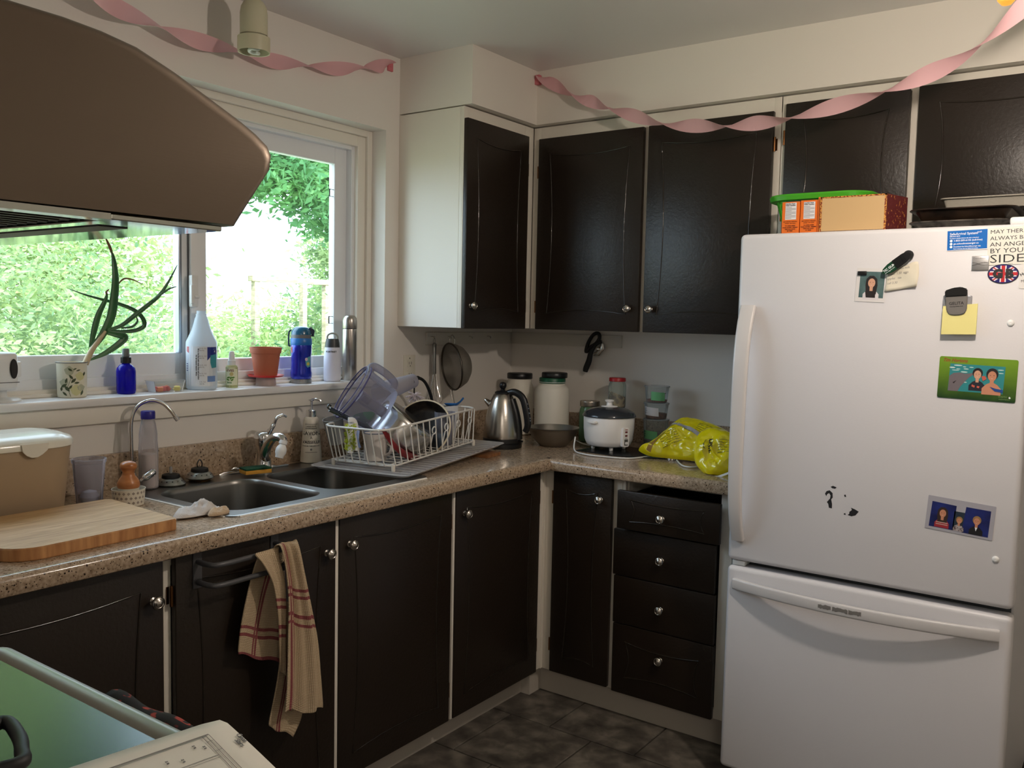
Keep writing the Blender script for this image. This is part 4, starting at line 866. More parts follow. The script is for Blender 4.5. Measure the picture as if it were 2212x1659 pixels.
for s, u, v_, sz in (('Canon', 0.055, 0.0055, 0.0085), ('Stairs', 0.066, 0.012, 0.0085)):
    p = c0+ua*u+va*v_+Vector((0, 0, 0.0022)); text('handwriting', s, sz, GREYINK, t, p, ua, Vector((0, 0, 1)).cross(ua), shear=0.3)
for u, v_ in ((0.047, 0.055), (0.056, 0.046), (0.068, 0.075), (0.06, 0.09)):
    p = c0+ua*u+va*v_+Vector((0, 0, 0.0022)); text('handwriting', 'x n', 0.006, GREYINK, t, p, ua, Vector((0, 0, 1)).cross(ua))

# ---------------------------------------------------------------- towel rack and towel
t = thing('towel_rack', 'grey double bar towel rack hooked over the sink cabinet door', 'towel rack', (0.64, -1.98, 0.78))
RK = M('grey_painted_metal', (74, 74, 76), 0.42)
for y in (-2.085, -1.862):
    b = B(); b.box((0.6083, y-0.012, 0.775), (0.6115, y+0.012, 0.8665), 0.001, 1); b.box((0.590, y-0.012, 0.8642), (0.6115, y+0.012, 0.8662)); obj('strap', b, RK, t)
for z, xo in ((0.838, 0.672), (0.790, 0.672)):
    pts = cr([(0.611, -2.085, z), (0.650, -2.085, z), (xo, -2.068, z), (xo, -1.98, z), (xo, -1.878, z), (0.650, -1.862, z), (0.611, -1.862, z)], 6)
    b = B(); b.tube(pts, 0.0065, 10); obj('bar', b, RK, t, smooth=60)
TW = bpy.data.materials.new('waffle_towel'); TW.use_nodes = True; nt = TW.node_tree; pb = nt.nodes['Principled BSDF']; pb.inputs['Roughness'].default_value = 0.95
uvn = nt.nodes.new('ShaderNodeUVMap'); sp = nt.nodes.new('ShaderNodeSeparateXYZ'); nt.links.new(uvn.outputs[0], sp.inputs[0])
def band_(src, c_, w_):
    s = nt.nodes.new('ShaderNodeMath'); s.operation = 'SUBTRACT'; nt.links.new(src, s.inputs[0]); s.inputs[1].default_value = c_
    a = nt.nodes.new('ShaderNodeMath'); a.operation = 'ABSOLUTE'; nt.links.new(s.outputs[0], a.inputs[0])
    l = nt.nodes.new('ShaderNodeMath'); l.operation = 'LESS_THAN'; nt.links.new(a.outputs[0], l.inputs[0]); l.inputs[1].default_value = w_; return l.outputs[0]
last = None
for src, c_, w_ in ((sp.outputs[0], 0.055, 0.0042), (sp.outputs[0], 0.068, 0.0042), (sp.outputs[0], 0.215, 0.0035), (sp.outputs[1], 0.165, 0.004), (sp.outputs[1], 0.184, 0.004), (sp.outputs[1], 0.235, 0.005), (sp.outputs[1], 0.258, 0.004)):
    o_ = band_(src, c_, w_)
    if last is None: last = o_
    else: mxn = nt.nodes.new('ShaderNodeMath'); mxn.operation = 'MAXIMUM'; nt.links.new(last, mxn.inputs[0]); nt.links.new(o_, mxn.inputs[1]); last = mxn.outputs[0]
wv = nt.nodes.new('ShaderNodeTexWave'); wv.inputs['Scale'].default_value = 75; wv.bands_direction = 'X'; nt.links.new(uvn.outputs[0], wv.inputs[0])
wv2 = nt.nodes.new('ShaderNodeTexWave'); wv2.inputs['Scale'].default_value = 75; wv2.bands_direction = 'Y'; nt.links.new(uvn.outputs[0], wv2.inputs[0])
mn = nt.nodes.new('ShaderNodeMath'); mn.operation = 'MULTIPLY'; nt.links.new(wv.outputs['Fac'], mn.inputs[0]); nt.links.new(wv2.outputs['Fac'], mn.inputs[1])
c1_ = nt.nodes.new('ShaderNodeMix'); c1_.data_type = 'RGBA'; nt.links.new(mn.outputs[0], c1_.inputs[0]); c1_.inputs[6].default_value = (*lin((176, 152, 120)), 1); c1_.inputs[7].default_value = (*lin((232, 212, 180)), 1)
c2_ = nt.nodes.new('ShaderNodeMix'); c2_.data_type = 'RGBA'; ml = nt.nodes.new('ShaderNodeMath'); ml.operation = 'MULTIPLY'; ml.inputs[1].default_value = 0.85
nt.links.new(last, ml.inputs[0]); nt.links.new(ml.outputs[0], c2_.inputs[0]); nt.links.new(c1_.outputs[2], c2_.inputs[6]); c2_.inputs[7].default_value = (*lin((128, 26, 54)), 1)
nt.links.new(c2_.outputs[2], pb.inputs['Base Color']); bp = nt.nodes.new('ShaderNodeBump'); bp.inputs['Strength'].default_value = 0.7; bp.inputs['Distance'].default_value = 0.0015
nt.links.new(mn.outputs[0], bp.inputs['Height']); nt.links.new(bp.outputs[0], pb.inputs['Normal'])
t = thing('tea_towel', 'beige waffle tea towel with burgundy stripes hanging on the rack', 'towel', (0.68, -1.9, 0.38))
def cloth(rows, ncol, amp, ph, fr, u0=0.0, v0=0.0, name='fold', uscale=None, edge=0.0):
    """rows: [(left point, right point, depth)], lofted; uv in metres"""
    P = []; uv = []; acc = v0; prevm = None; R = []
    L = cr([r[0] for r in rows], 6); Rr = cr([r[1] for r in rows], 6); D = cr([(r[2], 0, 0) for r in rows], 6)
    for i, (a, c, d) in enumerate(zip(L, Rr, D)):
        m_ = (a+c)/2
        if prevm is not None: acc += (m_-prevm).length
        prevm = m_; s = min(1, i/12); row = []
        wd = (c-a).length
        for k in range(ncol+1):
            q = k/ncol; p = a.lerp(c, q); p.x += d.x+amp*s*math.sin(fr*q*2*PI+ph+i*0.03)+0.4*amp*s*math.sin(2.7*fr*q*2*PI+ph*2+i*0.06); p.z += edge*math.sin(q*9+ph)*(i/len(L))
            row.append(p); uv.append((u0+(uscale or wd*1.25)*q, acc))
        P.append(row)
    b = B(); nr = len(P); nc = ncol+1; b.mesh([p for r in P for p in r], [(i*nc+j, i*nc+j+1, (i+1)*nc+j+1, (i+1)*nc+j) for i in range(nr-1) for j in range(nc-1)], recalc=False)
    return obj(name, b, TW, t, smooth=180, uv=uv, solid=0.003)
XT = 0.688
# near flap behind the lower bar
cloth([((0.64,-1.938,0.821), (0.64,-1.862,0.828), 0.0), ((0.642,-1.955,0.791), (0.642,-1.86,0.775), 0), ((0.644,-1.977,0.734), (0.644,-1.862,0.705), 0.0), ((0.644,-1.993,0.67), (0.644,-1.87,0.624), 0), ((0.644,-2.001,0.615), (0.644,-1.873,0.563), 0), ((0.644,-2,0.599), (0.644,-1.873,0.539), 0)], 30, 0.004, 0.4, 1.2, u0=-0.005, v0=-0.02, edge=0.004)
# middle fold passing over both bars
cloth([((0.664,-1.949,0.838), (0.664,-1.885,0.845), 0), ((0.684,-1.981,0.846), (0.684,-1.91,0.842), 0.0), ((0.692,-1.966,0.822), (0.692,-1.911,0.813), 0), ((0.696,-1.939,0.769), (0.696,-1.9,0.76), 0), ((0.694,-1.921,0.684), (0.694,-1.895,0.677), 0), ((0.69,-1.913,0.6), (0.69,-1.893,0.594), 0), ((0.686,-1.908,0.539), (0.686,-1.888,0.521), 0)], 14, 0.003, 1.0, 0.8, u0=0.10, v0=0.0, uscale=0.05)
# long outer fold on the right
cloth([((0.652,-1.898,0.837), (0.652,-1.827,0.844), 0), ((0.668,-1.911,0.849), (0.668,-1.841,0.851), 0), ((0.684,-1.918,0.858), (0.684,-1.852,0.849), 0.002), ((0.696,-1.917,0.844), (0.696,-1.85,0.823), 0), ((0.7,-1.907,0.785), (0.7,-1.836,0.757), 0), ((0.702,-1.902,0.715), (0.702,-1.818,0.682), 0), ((0.702,-1.903,0.635), (0.702,-1.794,0.585), 0), ((0.701,-1.903,0.553), (0.701,-1.781,0.49), 0), ((0.7,-1.904,0.483), (0.7,-1.771,0.41), 0), ((0.699,-1.907,0.437), (0.699,-1.77,0.397), 0)], 44, 0.009, 0.2, 1.5, u0=0.035, v0=0.0, uscale=0.155, edge=0.006)
# inner back layer whose corner hangs lowest
cloth([((0.664,-1.887,0.704), (0.664,-1.837,0.691), 0), ((0.664,-1.89,0.563), (0.664,-1.829,0.544), 0), ((0.664,-1.907,0.474), (0.664,-1.821,0.445), 0), ((0.664,-1.924,0.409), (0.664,-1.824,0.391), 0), ((0.664,-1.921,0.394), (0.664,-1.851,0.348), 0)], 22, 0.004, 1.4, 1.0, u0=0.02, v0=0.30, edge=0.004)

# ---------------------------------------------------------------- sill objects
ZS_ = 1.1722
def bottle(name, label, cat, x, y, z, parts, grp=None):
    t = thing(name, label, cat, (x, y, z), group=grp); res = []
    for nm, prof, mat in parts:
        b = B(); b.lathe(prof, (x, y, z), 32); res.append(obj(nm, b, mat, t, smooth=45))
    return t, res
CAMD = Vector((0.80, -0.60, 0)).normalized()      # horizontal direction from the sill into the room
def facing(x, y, tx=2.36, ty=-3.30):
    n = Vector((tx-x, ty-y, 0)).normalized(); return Vector((-n.y, n.x, 0)), n   # ux reading direction, outward normal
# desk camera at the far left
t = thing('desk_camera', 'white boxy gadget with black oval face at left end of sill', 'gadget', (-0.045, -2.215, ZS_))
b = B(); b.lathe([(0.048, 0), (0.048, 0.004), (0.044, 0.007), (0.02, 0.009), (0.015, 0.012), (0.015, 0.03)], (-0.045, -2.215, ZS_), 32); obj('base', b, WPLAST, t)
b = B(); b.box((-0.08, -2.27, ZS_+0.030), (-0.01, -2.183, ZS_+0.128), 0.010, 3); obj('housing', b, WPLAST, t)
b = B(); b.box((-0.0805, -2.2705, ZS_+0.050), (-0.0095, -2.1825, ZS_+0.0515)); obj('seam', b, BLACK, t)
b = B(); b.prism(ell(-2.197, ZS_+0.086, 0.0095, 0.026, 24), (-0.0102, 0, 0), (0, 1, 0), (0, 0, 1), (0.005, 0, 0), 0.0015); obj('black_oval_face', b, BLACK, t)
b = B(); b.box((-0.075, -2.182, ZS_+0.062), (-0.045, -2.160, ZS_+0.102), 0.003); obj('side_button', b, WPLAST, t)

# potted plant
px_, py_ = -0.045, -2.026
t = thing('potted_plant', 'straggly strap leaved plant in a cream floral print pot', 'plant', (px_, py_, ZS_))
b = B(); b.lathe([(0.034, 0), (0.0365, 0.002), (0.0375, 0.01), (0.0385, 0.092), (0.0405, 0.097), (0.0385, 0.0975), (0.0365, 0.09), (0.035, 0.006), (0, 0.006)], (px_, py_, ZS_), 36); pot = obj('pot', b, M('cream_enamel_pot', (222, 216, 192), 0.3), t, smooth=40)
b = B(); b.tube([(px_+0.0402*math.cos(a), py_+0.0402*math.sin(a), ZS_+0.0968) for a in [2*PI*k/40 for k in range(40)]], 0.0012, 6, closed=True); obj('rim_line', b, M('dark_rim', (60, 50, 46), 0.4), t)
b = B(); b.lathe([(0.0355, 0.0), (0, 0.004)], (px_, py_, ZS_+0.080), 24, cap=False); obj('soil', b, ramp_mat('soil', [(0.4, (40, 28, 20)), (0.6, (74, 56, 42))], 200, 0.95), t)
ux, n = facing(px_, py_); uy = Vector((0, 0, 1)); o = Vector((px_, py_, ZS_))
LP1 = M('print_leaf_green', (74, 84, 56), 0.4); LP2 = M('print_petal', (206, 202, 150), 0.4); LP3 = M('print_petal_grey', (176, 176, 150), 0.4)
def leafp(cx, cy, l, w_, a): ca, sa = math.cos(a), math.sin(a); return [(cx+l*u*ca-w_*v_*sa, cy+l*u*sa+w_*v_*ca) for u, v_ in ((-1, 0), (-0.5, 0.7), (0, 1), (0.5, 0.7), (1, 0), (0.5, -0.7), (0, -1), (-0.5, -0.7))]
for cx, cy, r, mt in ((-0.006, 0.075, 0.012, LP3), (0.020, 0.060, 0.011, LP2), (0.010, 0.022, 0.014, LP2), (-0.02, 0.042, 0.010, LP3), (0.022, 0.028, 0.009, LP3)):
    patch('printed_rose', [(cx+r*math.cos(a)*(1+0.12*math.sin(5*a)), cy+r*math.sin(a)*(1+0.12*math.cos(4*a))) for a in [2*PI*k/20 for k in range(20)]], mt, t, o, ux, uy, tgt=pot, nsub=5, off=0.0004)
for cx, cy, l, w_, a in ((-0.004, 0.078, 0.007, 0.003, -0.6), (0.008, 0.080, 0.005, 0.002, 0.4), (-0.002, 0.058, 0.008, 0.0035, -0.9), (0.004, 0.048, 0.009, 0.004, 0.8), (0.012, 0.042, 0.007, 0.003, 0.1), (-0.014, 0.048, 0.008, 0.003, 1.3), (-0.020, 0.034, 0.009, 0.004, 0.6), (-0.012, 0.026, 0.010, 0.0045, -0.9), (-0.004, 0.030, 0.008, 0.003, 0.9), (-0.026, 0.025, 0.006, 0.003, 1.5), (0.024, 0.014, 0.008, 0.003, 1.2), (0.030, 0.066, 0.006, 0.0025, 1.3), (-0.018, 0.012, 0.008, 0.003, -0.8), (0.016, 0.076, 0.006, 0.0022, 0.3)):
    patch('printed_leaf', leafp(cx, cy, l, w_, a), LP1, t, o, ux, uy, tgt=pot, nsub=3, off=0.0007)
patch('printed_stem', [(-0.004, 0.004), (-0.012, 0.030), (-0.002, 0.055), (-0.001, 0.055), (-0.011, 0.030), (-0.003, 0.004)], LP1, t, o, ux, uy, tgt=pot, nsub=5, off=0.0006)
LEAF = ramp_mat('strap_leaf', [(0.3, (34, 76, 52)), (0.7, (62, 116, 66))], 14, 0.38, vec=(1, 1, 0.3)); LEAFD = M('dry_leaf_tip', (120, 84, 58), 0.7); STEMM = M('pale_stem', (196, 176, 140), 0.5)
def strap(path, wd, mat, name='leaf', keel=0.25, tx=0.0):
    P = cr(path, 7); n = len(P); rows = []
    for i, p in enumerate(P):
        q = i/(n-1); tg = (P[min(i+1, n-1)]-P[max(i-1, 0)]).normalized(); s = Vector((0.85, -0.5, 0)); sd = tg.cross(s).normalized()
        w_ = wd*(0.55+0.45*math.sin(min(1, q*2.2)*PI/2))*(1-q**3)+0.0006; f_ = tg.cross(sd)
        rows.append([p-sd*w_/2, p-sd*w_*0.25+f_*w_*keel*0.7, p+f_*w_*keel, p+sd*w_*0.25+f_*w_*keel*0.7, p+sd*w_/2])
    b = B(); b.grid(rows); return obj(name, b, mat, t, smooth=80, solid=0.0012)
b = B(); P = cr([(-0.045,-1.988,1.263), (-0.045,-1.969,1.299), (-0.045,-1.946,1.33), (-0.045,-1.927,1.354)], 6); b.tube(P, [0.0095-0.0048*k/(len(P)-1) for k in range(len(P))], 10); obj('stem', b, STEMM, t, smooth=60)
strap([(-0.045,-1.966,1.307), (-0.042,-1.937,1.346), (-0.04,-1.913,1.395), (-0.04,-1.902,1.455), (-0.04,-1.898,1.507), (-0.045,-1.9,1.56), (-0.048,-1.905,1.585)], 0.024, LEAF)
strap([(-0.047,-1.903,1.576), (-0.05,-1.91,1.599), (-0.055,-1.92,1.624)], 0.007, LEAFD)
strap([(-0.052,-1.967,1.309), (-0.052,-1.957,1.355), (-0.052,-1.943,1.401), (-0.052,-1.922,1.443), (-0.052,-1.916,1.465)], 0.017, LEAF)
strap([(-0.052,-1.92,1.459), (-0.052,-1.917,1.468), (-0.052,-1.91,1.475)], 0.004, LEAFD)
strap([(-0.04,-1.924,1.357), (-0.035,-1.885,1.354), (-0.032,-1.844,1.357), (-0.032,-1.816,1.37), (-0.032,-1.819,1.392), (-0.035,-1.844,1.416), (-0.05,-1.885,1.434), (-0.058,-1.926,1.444), (-0.06,-1.975,1.456), (-0.06,-2.022,1.471)], 0.0125, LEAF, keel=0.15)
strap([(-0.038,-1.925,1.358), (-0.035,-1.885,1.371), (-0.03,-1.847,1.4), (-0.03,-1.806,1.43), (-0.03,-1.765,1.463), (-0.03,-1.734,1.506), (-0.03,-1.705,1.556)], 0.013, LEAF)
strap([(-0.028,-1.789,1.445), (-0.026,-1.76,1.467), (-0.024,-1.737,1.482), (-0.022,-1.714,1.49)], 0.006, LEAF)
strap([(-0.03,-1.888,1.364), (-0.028,-1.856,1.368), (-0.028,-1.839,1.384), (-0.028,-1.844,1.399)], 0.006, LEAF)
strap([(-0.036,-1.926,1.351), (-0.03,-1.898,1.344), (-0.03,-1.877,1.338), (-0.03,-1.894,1.32), (-0.035,-1.928,1.296), (-0.04,-1.958,1.281), (-0.044,-1.98,1.271)], 0.020, LEAF, keel=0.12)
strap([(-0.05,-1.886,1.488), (-0.05,-1.866,1.506), (-0.05,-1.84,1.505), (-0.05,-1.808,1.493)], 0.004, LEAFD)

# cobalt spray bottle
COB = bpy.data.materials.new('cobalt_glass'); COB.use_nodes = True; cb = COB.node_tree.nodes['Principled BSDF']; cb.inputs['Base Color'].default_value = (*lin((24, 14, 190)), 1); cb.inputs['Roughness'].default_value = 0.08; cb.inputs['Transmission Weight'].default_value = 0.45; cb.inputs['IOR'].default_value = 1.3
t, r_ = bottle('spray_bottle', 'cobalt blue glass spray bottle with black nozzle on the sill', 'bottle', -0.045, -1.866, ZS_, [
    ('bottle_body', [(0.022, 0), (0.0258, 0.003), (0.0268, 0.01), (0.0268, 0.066), (0.025, 0.075), (0.018, 0.084), (0.011, 0.088), (0.011, 0.094), (0, 0.094)], COB),
    ('collar', [(0.0145, 0.090), (0.0145, 0.107), (0.010, 0.108), (0, 0.108)], BLACK),
    ('nozzle', [(0.0085, 0.108), (0.0085, 0.128), (0.0075, 0.132), (0, 0.132)], RUBBER)])
for k in range(24):
    a = 2*PI*k/24
b = B(); b.lathe([(0.0088, 0.108), (0.0105, 0.109), (0.0100, 0.131), (0.0092, 0.132)], (-0.045, -1.866, ZS_), 24, cap=False); obj('clear_cap', b, glassy('cap_clear', (220, 225, 225), 0.8), t)
# sweets tray
t = thing('sweets_tray', 'clear plastic tray of red and orange wrapped sweets on sill', 'tray', (-0.04, -1.742, ZS_))
CLR2 = glassy('clear_plastic', (236, 240, 240), 0.86, 0.08, 0.2)
def rr4(cx, cy, hx, hy, r, z): return [(p[0], p[1], z) for p in rrect(cx-hx, cy-hy, cx+hx, cy+hy, r, 4)]
b = B(); b.grid([rr4(-0.04, -1.742, 0.028, 0.044, 0.010, ZS_+0.0005), rr4(-0.04, -1.742, 0.033, 0.052, 0.012, ZS_+0.034), rr4(-0.04, -1.742, 0.036, 0.055, 0.013, ZS_+0.0345)], closed_u=True)
pp = rr4(-0.04, -1.742, 0.028, 0.044, 0.010, ZS_+0.0005); b.mesh(pp, [tuple(range(len(pp)))]); obj('tray_shell', b, CLR2, t, smooth=30)
rnd = random.Random(5)
ORD = ['first', 'second', 'third', 'fourth', 'fifth', 'sixth', 'seventh', 'eighth']
for k in range(8):
    mt = [M('sweet_red', (206, 44, 40), 0.35), M('sweet_orange', (236, 116, 40), 0.35), M('sweet_pink', (226, 120, 120), 0.35), M('sweet_yellow', (230, 206, 90), 0.4)][[0, 1, 0, 2, 0, 1, 3][k % 7]]
    cn = ['red', 'orange', 'red', 'pink', 'red', 'orange', 'yellow'][k % 7]
    cx, cy = -0.04+rnd.uniform(-0.018, 0.018), -1.742+(-0.036+0.072*(k % 8)/7)+rnd.uniform(-0.003, 0.003); cz = ZS_+0.008
    s = thing('sweet', '%s wrapped sweet, %s from the left in the clear sill tray' % (cn, ORD[k]), 'sweet', (cx, cy, cz-0.006), group='wrapped sweets in the sill tray')
    b = B(Matrix.Translation((cx, cy, cz)) @ Matrix.Rotation(rnd.uniform(0, 3), 4, 'Z') @ Matrix.Rotation(rnd.uniform(-0.4, 0.4), 4, 'X')); b.box((-0.009, -0.0055, -0.006), (0.009, 0.0055, 0.009), 0.003, 2); obj('candy', b, mt, s)
    b = B(Matrix.Translation((cx, cy, cz)) @ Matrix.Rotation(rnd.uniform(0, 3), 4, 'Z'))
    for sg in (-1, 1): b.mesh([(sg*0.006, 0, 0), (sg*0.013, 0.005, 0.002), (sg*0.012, 0, -0.001), (sg*0.013, -0.005, 0.002)], [(0, 1, 2), (0, 2, 3)])
    obj('wrapper_ends', b, mt, s)
# big white spray bottle without its trigger
HD = bpy.data.materials.new('milky_plastic'); HD.use_nodes = True; hb = HD.node_tree.nodes['Principled BSDF']; hb.inputs['Base Color'].default_value = (*lin((226, 234, 240)), 1); hb.inputs['Roughness'].default_value = 0.35
tl = HD.node_tree.nodes.new('ShaderNodeBsdfTranslucent'); tl.inputs[0].default_value = (0.85, 0.93, 1, 1); mx = HD.node_tree.nodes.new('ShaderNodeMixShader'); mx.inputs[0].default_value = 0.4
HD.node_tree.links.new(hb.outputs[0], mx.inputs[1]); HD.node_tree.links.new(tl.outputs[0], mx.inputs[2]); HD.node_tree.links.new(mx.outputs[0], HD.node_tree.nodes['Material Output'].inputs[0])
bx, by = -0.045, -1.612
t, r_ = bottle('cleaner_bottle', 'large white spray bottle without trigger, blue and white label', 'bottle', bx, by, ZS_, [
    ('bottle_body', [(0.040, 0), (0.0455, 0.003), (0.047, 0.012), (0.047, 0.140), (0.0462, 0.150), (0.040, 0.163), (0.030, 0.185), (0.024, 0.205), (0.0195, 0.222), (0.0165, 0.228), (0.0165, 0.236), (0.014, 0.237), (0.014, 0.246), (0.012, 0.246), (0.0, 0.244)], HD)])
body = r_[0]; ux, n = facing(bx, by); o = Vector((bx, by, ZS_)); BLU = M('label_navy', (24, 44, 128), 0.4); TEAL = M('label_teal', (60, 150, 160), 0.4)
patch('label_panel', [(-0.043, 0.012), (0.043, 0.012), (0.043, 0.136), (-0.043, 0.136)], M('label_white', (226, 230, 234), 0.4), t, o, ux, uy, tgt=body, nsub=14, off=0.0003)
patch('label_blue', [(0.017, 0.134), (0.0435, 0.134), (0.0435, 0.112), (0.030, 0.108), (0.017, 0.092)], BLU, t, o, ux, uy, tgt=body, nsub=8, off=0.0006)
patch('label_teal', [(0.026, 0.108), (0.0435, 0.112), (0.0435, 0.070), (0.030, 0.068), (0.026, 0.085)], TEAL, t, o, ux, uy, tgt=body, nsub=6, off=0.0008)
patch('label_blue', [(0.017, 0.044), (0.040, 0.044), (0.040, 0.026), (0.017, 0.026)], M('label_pale_blue', (110, 140, 190), 0.4), t, o, ux, uy, tgt=body, nsub=6, off=0.0006)
patch('label_red', [(-0.044, 0.135), (-0.037, 0.135), (-0.037, 0.115), (-0.044, 0.120)], M('label_red_mark', (180, 50, 60), 0.4), t, o, ux, uy, tgt=body, nsub=3, off=0.0006)
text('lettering', 'Zep', 0.016, WINK, t, o+ux*0.026+uy*0.117, ux, uy, tgt=body, shear=0.2, bold=0.0003)
for k, z in enumerate((0.128, 0.104, 0.076, 0.050, 0.024)):
    text('lettering', '%d FL OZ' % (25-5*k), 0.0055, GREYINK, t, o+ux*(-0.007)+uy*z, ux, uy, tgt=body); text('lettering', '%d ML' % (750-150*k), 0.0050, GREYINK, t, o+ux*(-0.007)+uy*(z-0.006), ux, uy, tgt=body)
text('lettering', 'Fill to the line with water then add product', 0.0055, INK, t, o+ux*(-0.011)+uy*0.130, -uy, ux, tgt=body, bold=0.0002)
text('lettering', 'For all general cleaning dilute', 0.0055, INK, t, o+ux*(-0.017)+uy*0.110, -uy, ux, tgt=body, bold=0.0002)
for k in range(4): patch('label_blue', [(-0.044, 0.083-0.007*k), (-0.040, 0.083-0.007*k), (-0.040, 0.080-0.007*k), (-0.044, 0.080-0.007*k)], BLU, t, o, ux, uy, tgt=body, nsub=2, off=0.0006)
# small clear spray bottle
bx, by = -0.045, -1.499
t, r_ = bottle('small_spray_bottle', 'small clear spray bottle with white cap and lime label', 'bottle', bx, by, ZS_, [
    ('bottle_body', [(0.0185, 0), (0.0192, 0.002), (0.0192, 0.064), (0.017, 0.070), (0.010, 0.074), (0, 0.074)], glassy('pale_liquid', (226, 228, 190), 0.7, 0.1)),
    ('cap', [(0.0125, 0.072), (0.0125, 0.088), (0.0100, 0.089), (0.0085, 0.112), (0.006, 0.117), (0, 0.118)], WPLAST)])
body = r_[0]; ux, n = facing(bx, by); o = Vector((bx, by, ZS_))
patch('label_panel', [(-0.0175, 0.008), (0.017, 0.008), (0.017, 0.066), (-0.0175, 0.066)], M('label_cream', (222, 222, 190), 0.4), t, o, ux, uy, tgt=body, nsub=10, off=0.0004)
text('lettering', 'EVES', 0.011, M('brown_red', (110, 52, 44), 0.5), t, o+ux*(-0.016)+uy*0.052, ux, uy, tgt=body, bold=0.0003)
patch('label_dot', ell(-0.001, 0.044, 0.0062, 0.0062, 16), M('label_gold', (196, 178, 116), 0.5), t, o, ux, uy, tgt=body, nsub=3, off=0.0007)
for cx, cy, a in ((-0.010, 0.033, 0.3), (-0.003, 0.031, 1.2), (0.004, 0.033, 0.2), (-0.012, 0.026, -0.5), (0.001, 0.025, 0.7)): patch('label_leaf', leafp(cx, cy, 0.006, 0.003, a), M('label_green', (92, 132, 52), 0.5), t, o, ux, uy, tgt=body, nsub=3, off=0.0008)
text('lettering', 'lime', 0.008, M('label_green2', (60, 110, 50), 0.5), t, o+ux*(-0.014)+uy*0.014, ux, uy, tgt=body, bold=0.0003)
# terracotta pot on red saucer on upturned cup
t = thing('saucer', 'red plastic saucer under the terracotta pot', 'saucer', (-0.045, -1.362, ZS_+0.026)); 
b = B(); b.lathe([(0.030, 0), (0.056, 0.003), (0.0605, 0.009), (0.0590, 0.0095), (0.054, 0.005), (0, 0.004)], (-0.045, -1.362, ZS_+0.0262), 36); obj('dish', b, M('red_plastic', (204, 36, 30), 0.35), t)
t = thing('upturned_cup', 'short clear upturned cup holding up the red saucer', 'cup', (-0.045, -1.362, ZS_))
b = B(); b.lathe([(0.0335, 0), (0.0345, 0.001), (0.0315, 0.0258), (0.0, 0.0258)], (-0.045, -1.362, ZS_), 30, cap=False); obj('cup_wall', b, glassy('frosted_cup', (216, 200, 194), 0.45, 0.3), t)
t = thing('flower_pot', 'empty terracotta flower pot with thick rim on the red saucer', 'pot', (-0.045, -1.362, ZS_+0.032))
b = B(); b.lathe([(0.036, 0.0), (0.0375, 0.001), (0.0475, 0.076), (0.0505, 0.077), (0.0535, 0.095), (0.0525, 0.097), (0.0490, 0.0965), (0.046, 0.075), (0.036, 0.008), (0, 0.008)], (-0.045, -1.362, ZS_+0.0318), 40); obj('pot_body', b, M('terracotta', (178, 100, 72), 0.7, bump=(90, 0.2)), t, smooth=40)
# blue insulated bottle
bx, by = -0.045, -1.208
BLM = M('blue_lacquer', (16, 40, 176), 0.18, 0.35, coat=0.6)
t, r_ = bottle('water_bottle', 'metallic blue insulated bottle with flip lid on the sill', 'bottle', bx, by, ZS_, [
    ('steel_base', [(0.034, 0), (0.0362, 0.001), (0.0362, 0.015), (0.034, 0.0155), (0, 0.0155)], STEEL),
    ('bottle_body', [(0.034, 0.0155), (0.0372, 0.022), (0.0372, 0.036), (0.0355, 0.045), (0.0345, 0.07), (0.0345, 0.095), (0.0362, 0.105), (0.0368, 0.128), (0.036, 0.134), (0, 0.134)], BLM),
    ('lid_ring', [(0.0362, 0.134), (0.0372, 0.137), (0.0372, 0.156), (0.0355, 0.158), (0, 0.158)], M('mid_blue_plastic', (28, 110, 186), 0.35)),
    ('grey_band', [(0.0350, 0.158), (0.0350, 0.170), (0, 0.170)], M('grey_plastic', (110, 112, 116), 0.4))])
b = B(); b.lathe([(0.0345, 0.170), (0.034, 0.182), (0.026, 0.194), (0.015, 0.199), (0, 0.200)], (bx, by, ZS_), 28); obj('flip_lid', b, M('teal_lid', (20, 92, 128), 0.25, coat=0.4), t)
ux, n = facing(bx, by); o = Vector((bx, by, ZS_)); o = Vector((bx, by, ZS_))
b = B(); b.tube(cr([o-ux*0.034+uy*0.186, o-ux*0.041+uy*0.180, o-ux*0.043+uy*0.160, o-ux*0.042+uy*0.133, o-ux*0.037+uy*0.131], 5), 0.0028, 8); obj('carry_loop', b, M('navy_plastic', (16, 34, 70), 0.35), t)
b = B(); b.lathe([(0.010, -0.008), (0.010, 0.008)], o+ux*0.036+uy*0.182, 16, axis_to(n)); b.tube([o+ux*0.030+uy*0.196, o+ux*0.041+uy*0.180, o+ux*0.039+uy*0.165], 0.005, 8); obj('lid_hinge', b, MATS['navy_plastic'], t)
patch('sticker', [(0.014, 0.088), (0.031, 0.096), (0.033, 0.060), (0.022, 0.056), (0.016, 0.064)], M('sticker_teal', (90, 160, 170), 0.4), t, o, ux, uy, tgt=r_[1], nsub=5, off=0.0006)
patch('sticker', ell(0.024, 0.069, 0.005, 0.006, 12), M('sticker_yellow', (206, 196, 90), 0.4), t, o, ux, uy, tgt=r_[1], nsub=3, off=0.0010)
patch('sticker', ell(0.018, 0.085, 0.005, 0.006, 10), M('sticker_pink', (222, 200, 214), 0.4), t, o, ux, uy, tgt=r_[1], nsub=3, off=0.0009)
patch('sticker', [(-0.035, 0.108), (-0.030, 0.108), (-0.030, 0.128), (-0.035, 0.130)], M('sticker_red', (170, 36, 50), 0.4), t, o, ux, uy, tgt=r_[1], nsub=2, off=0.0006)
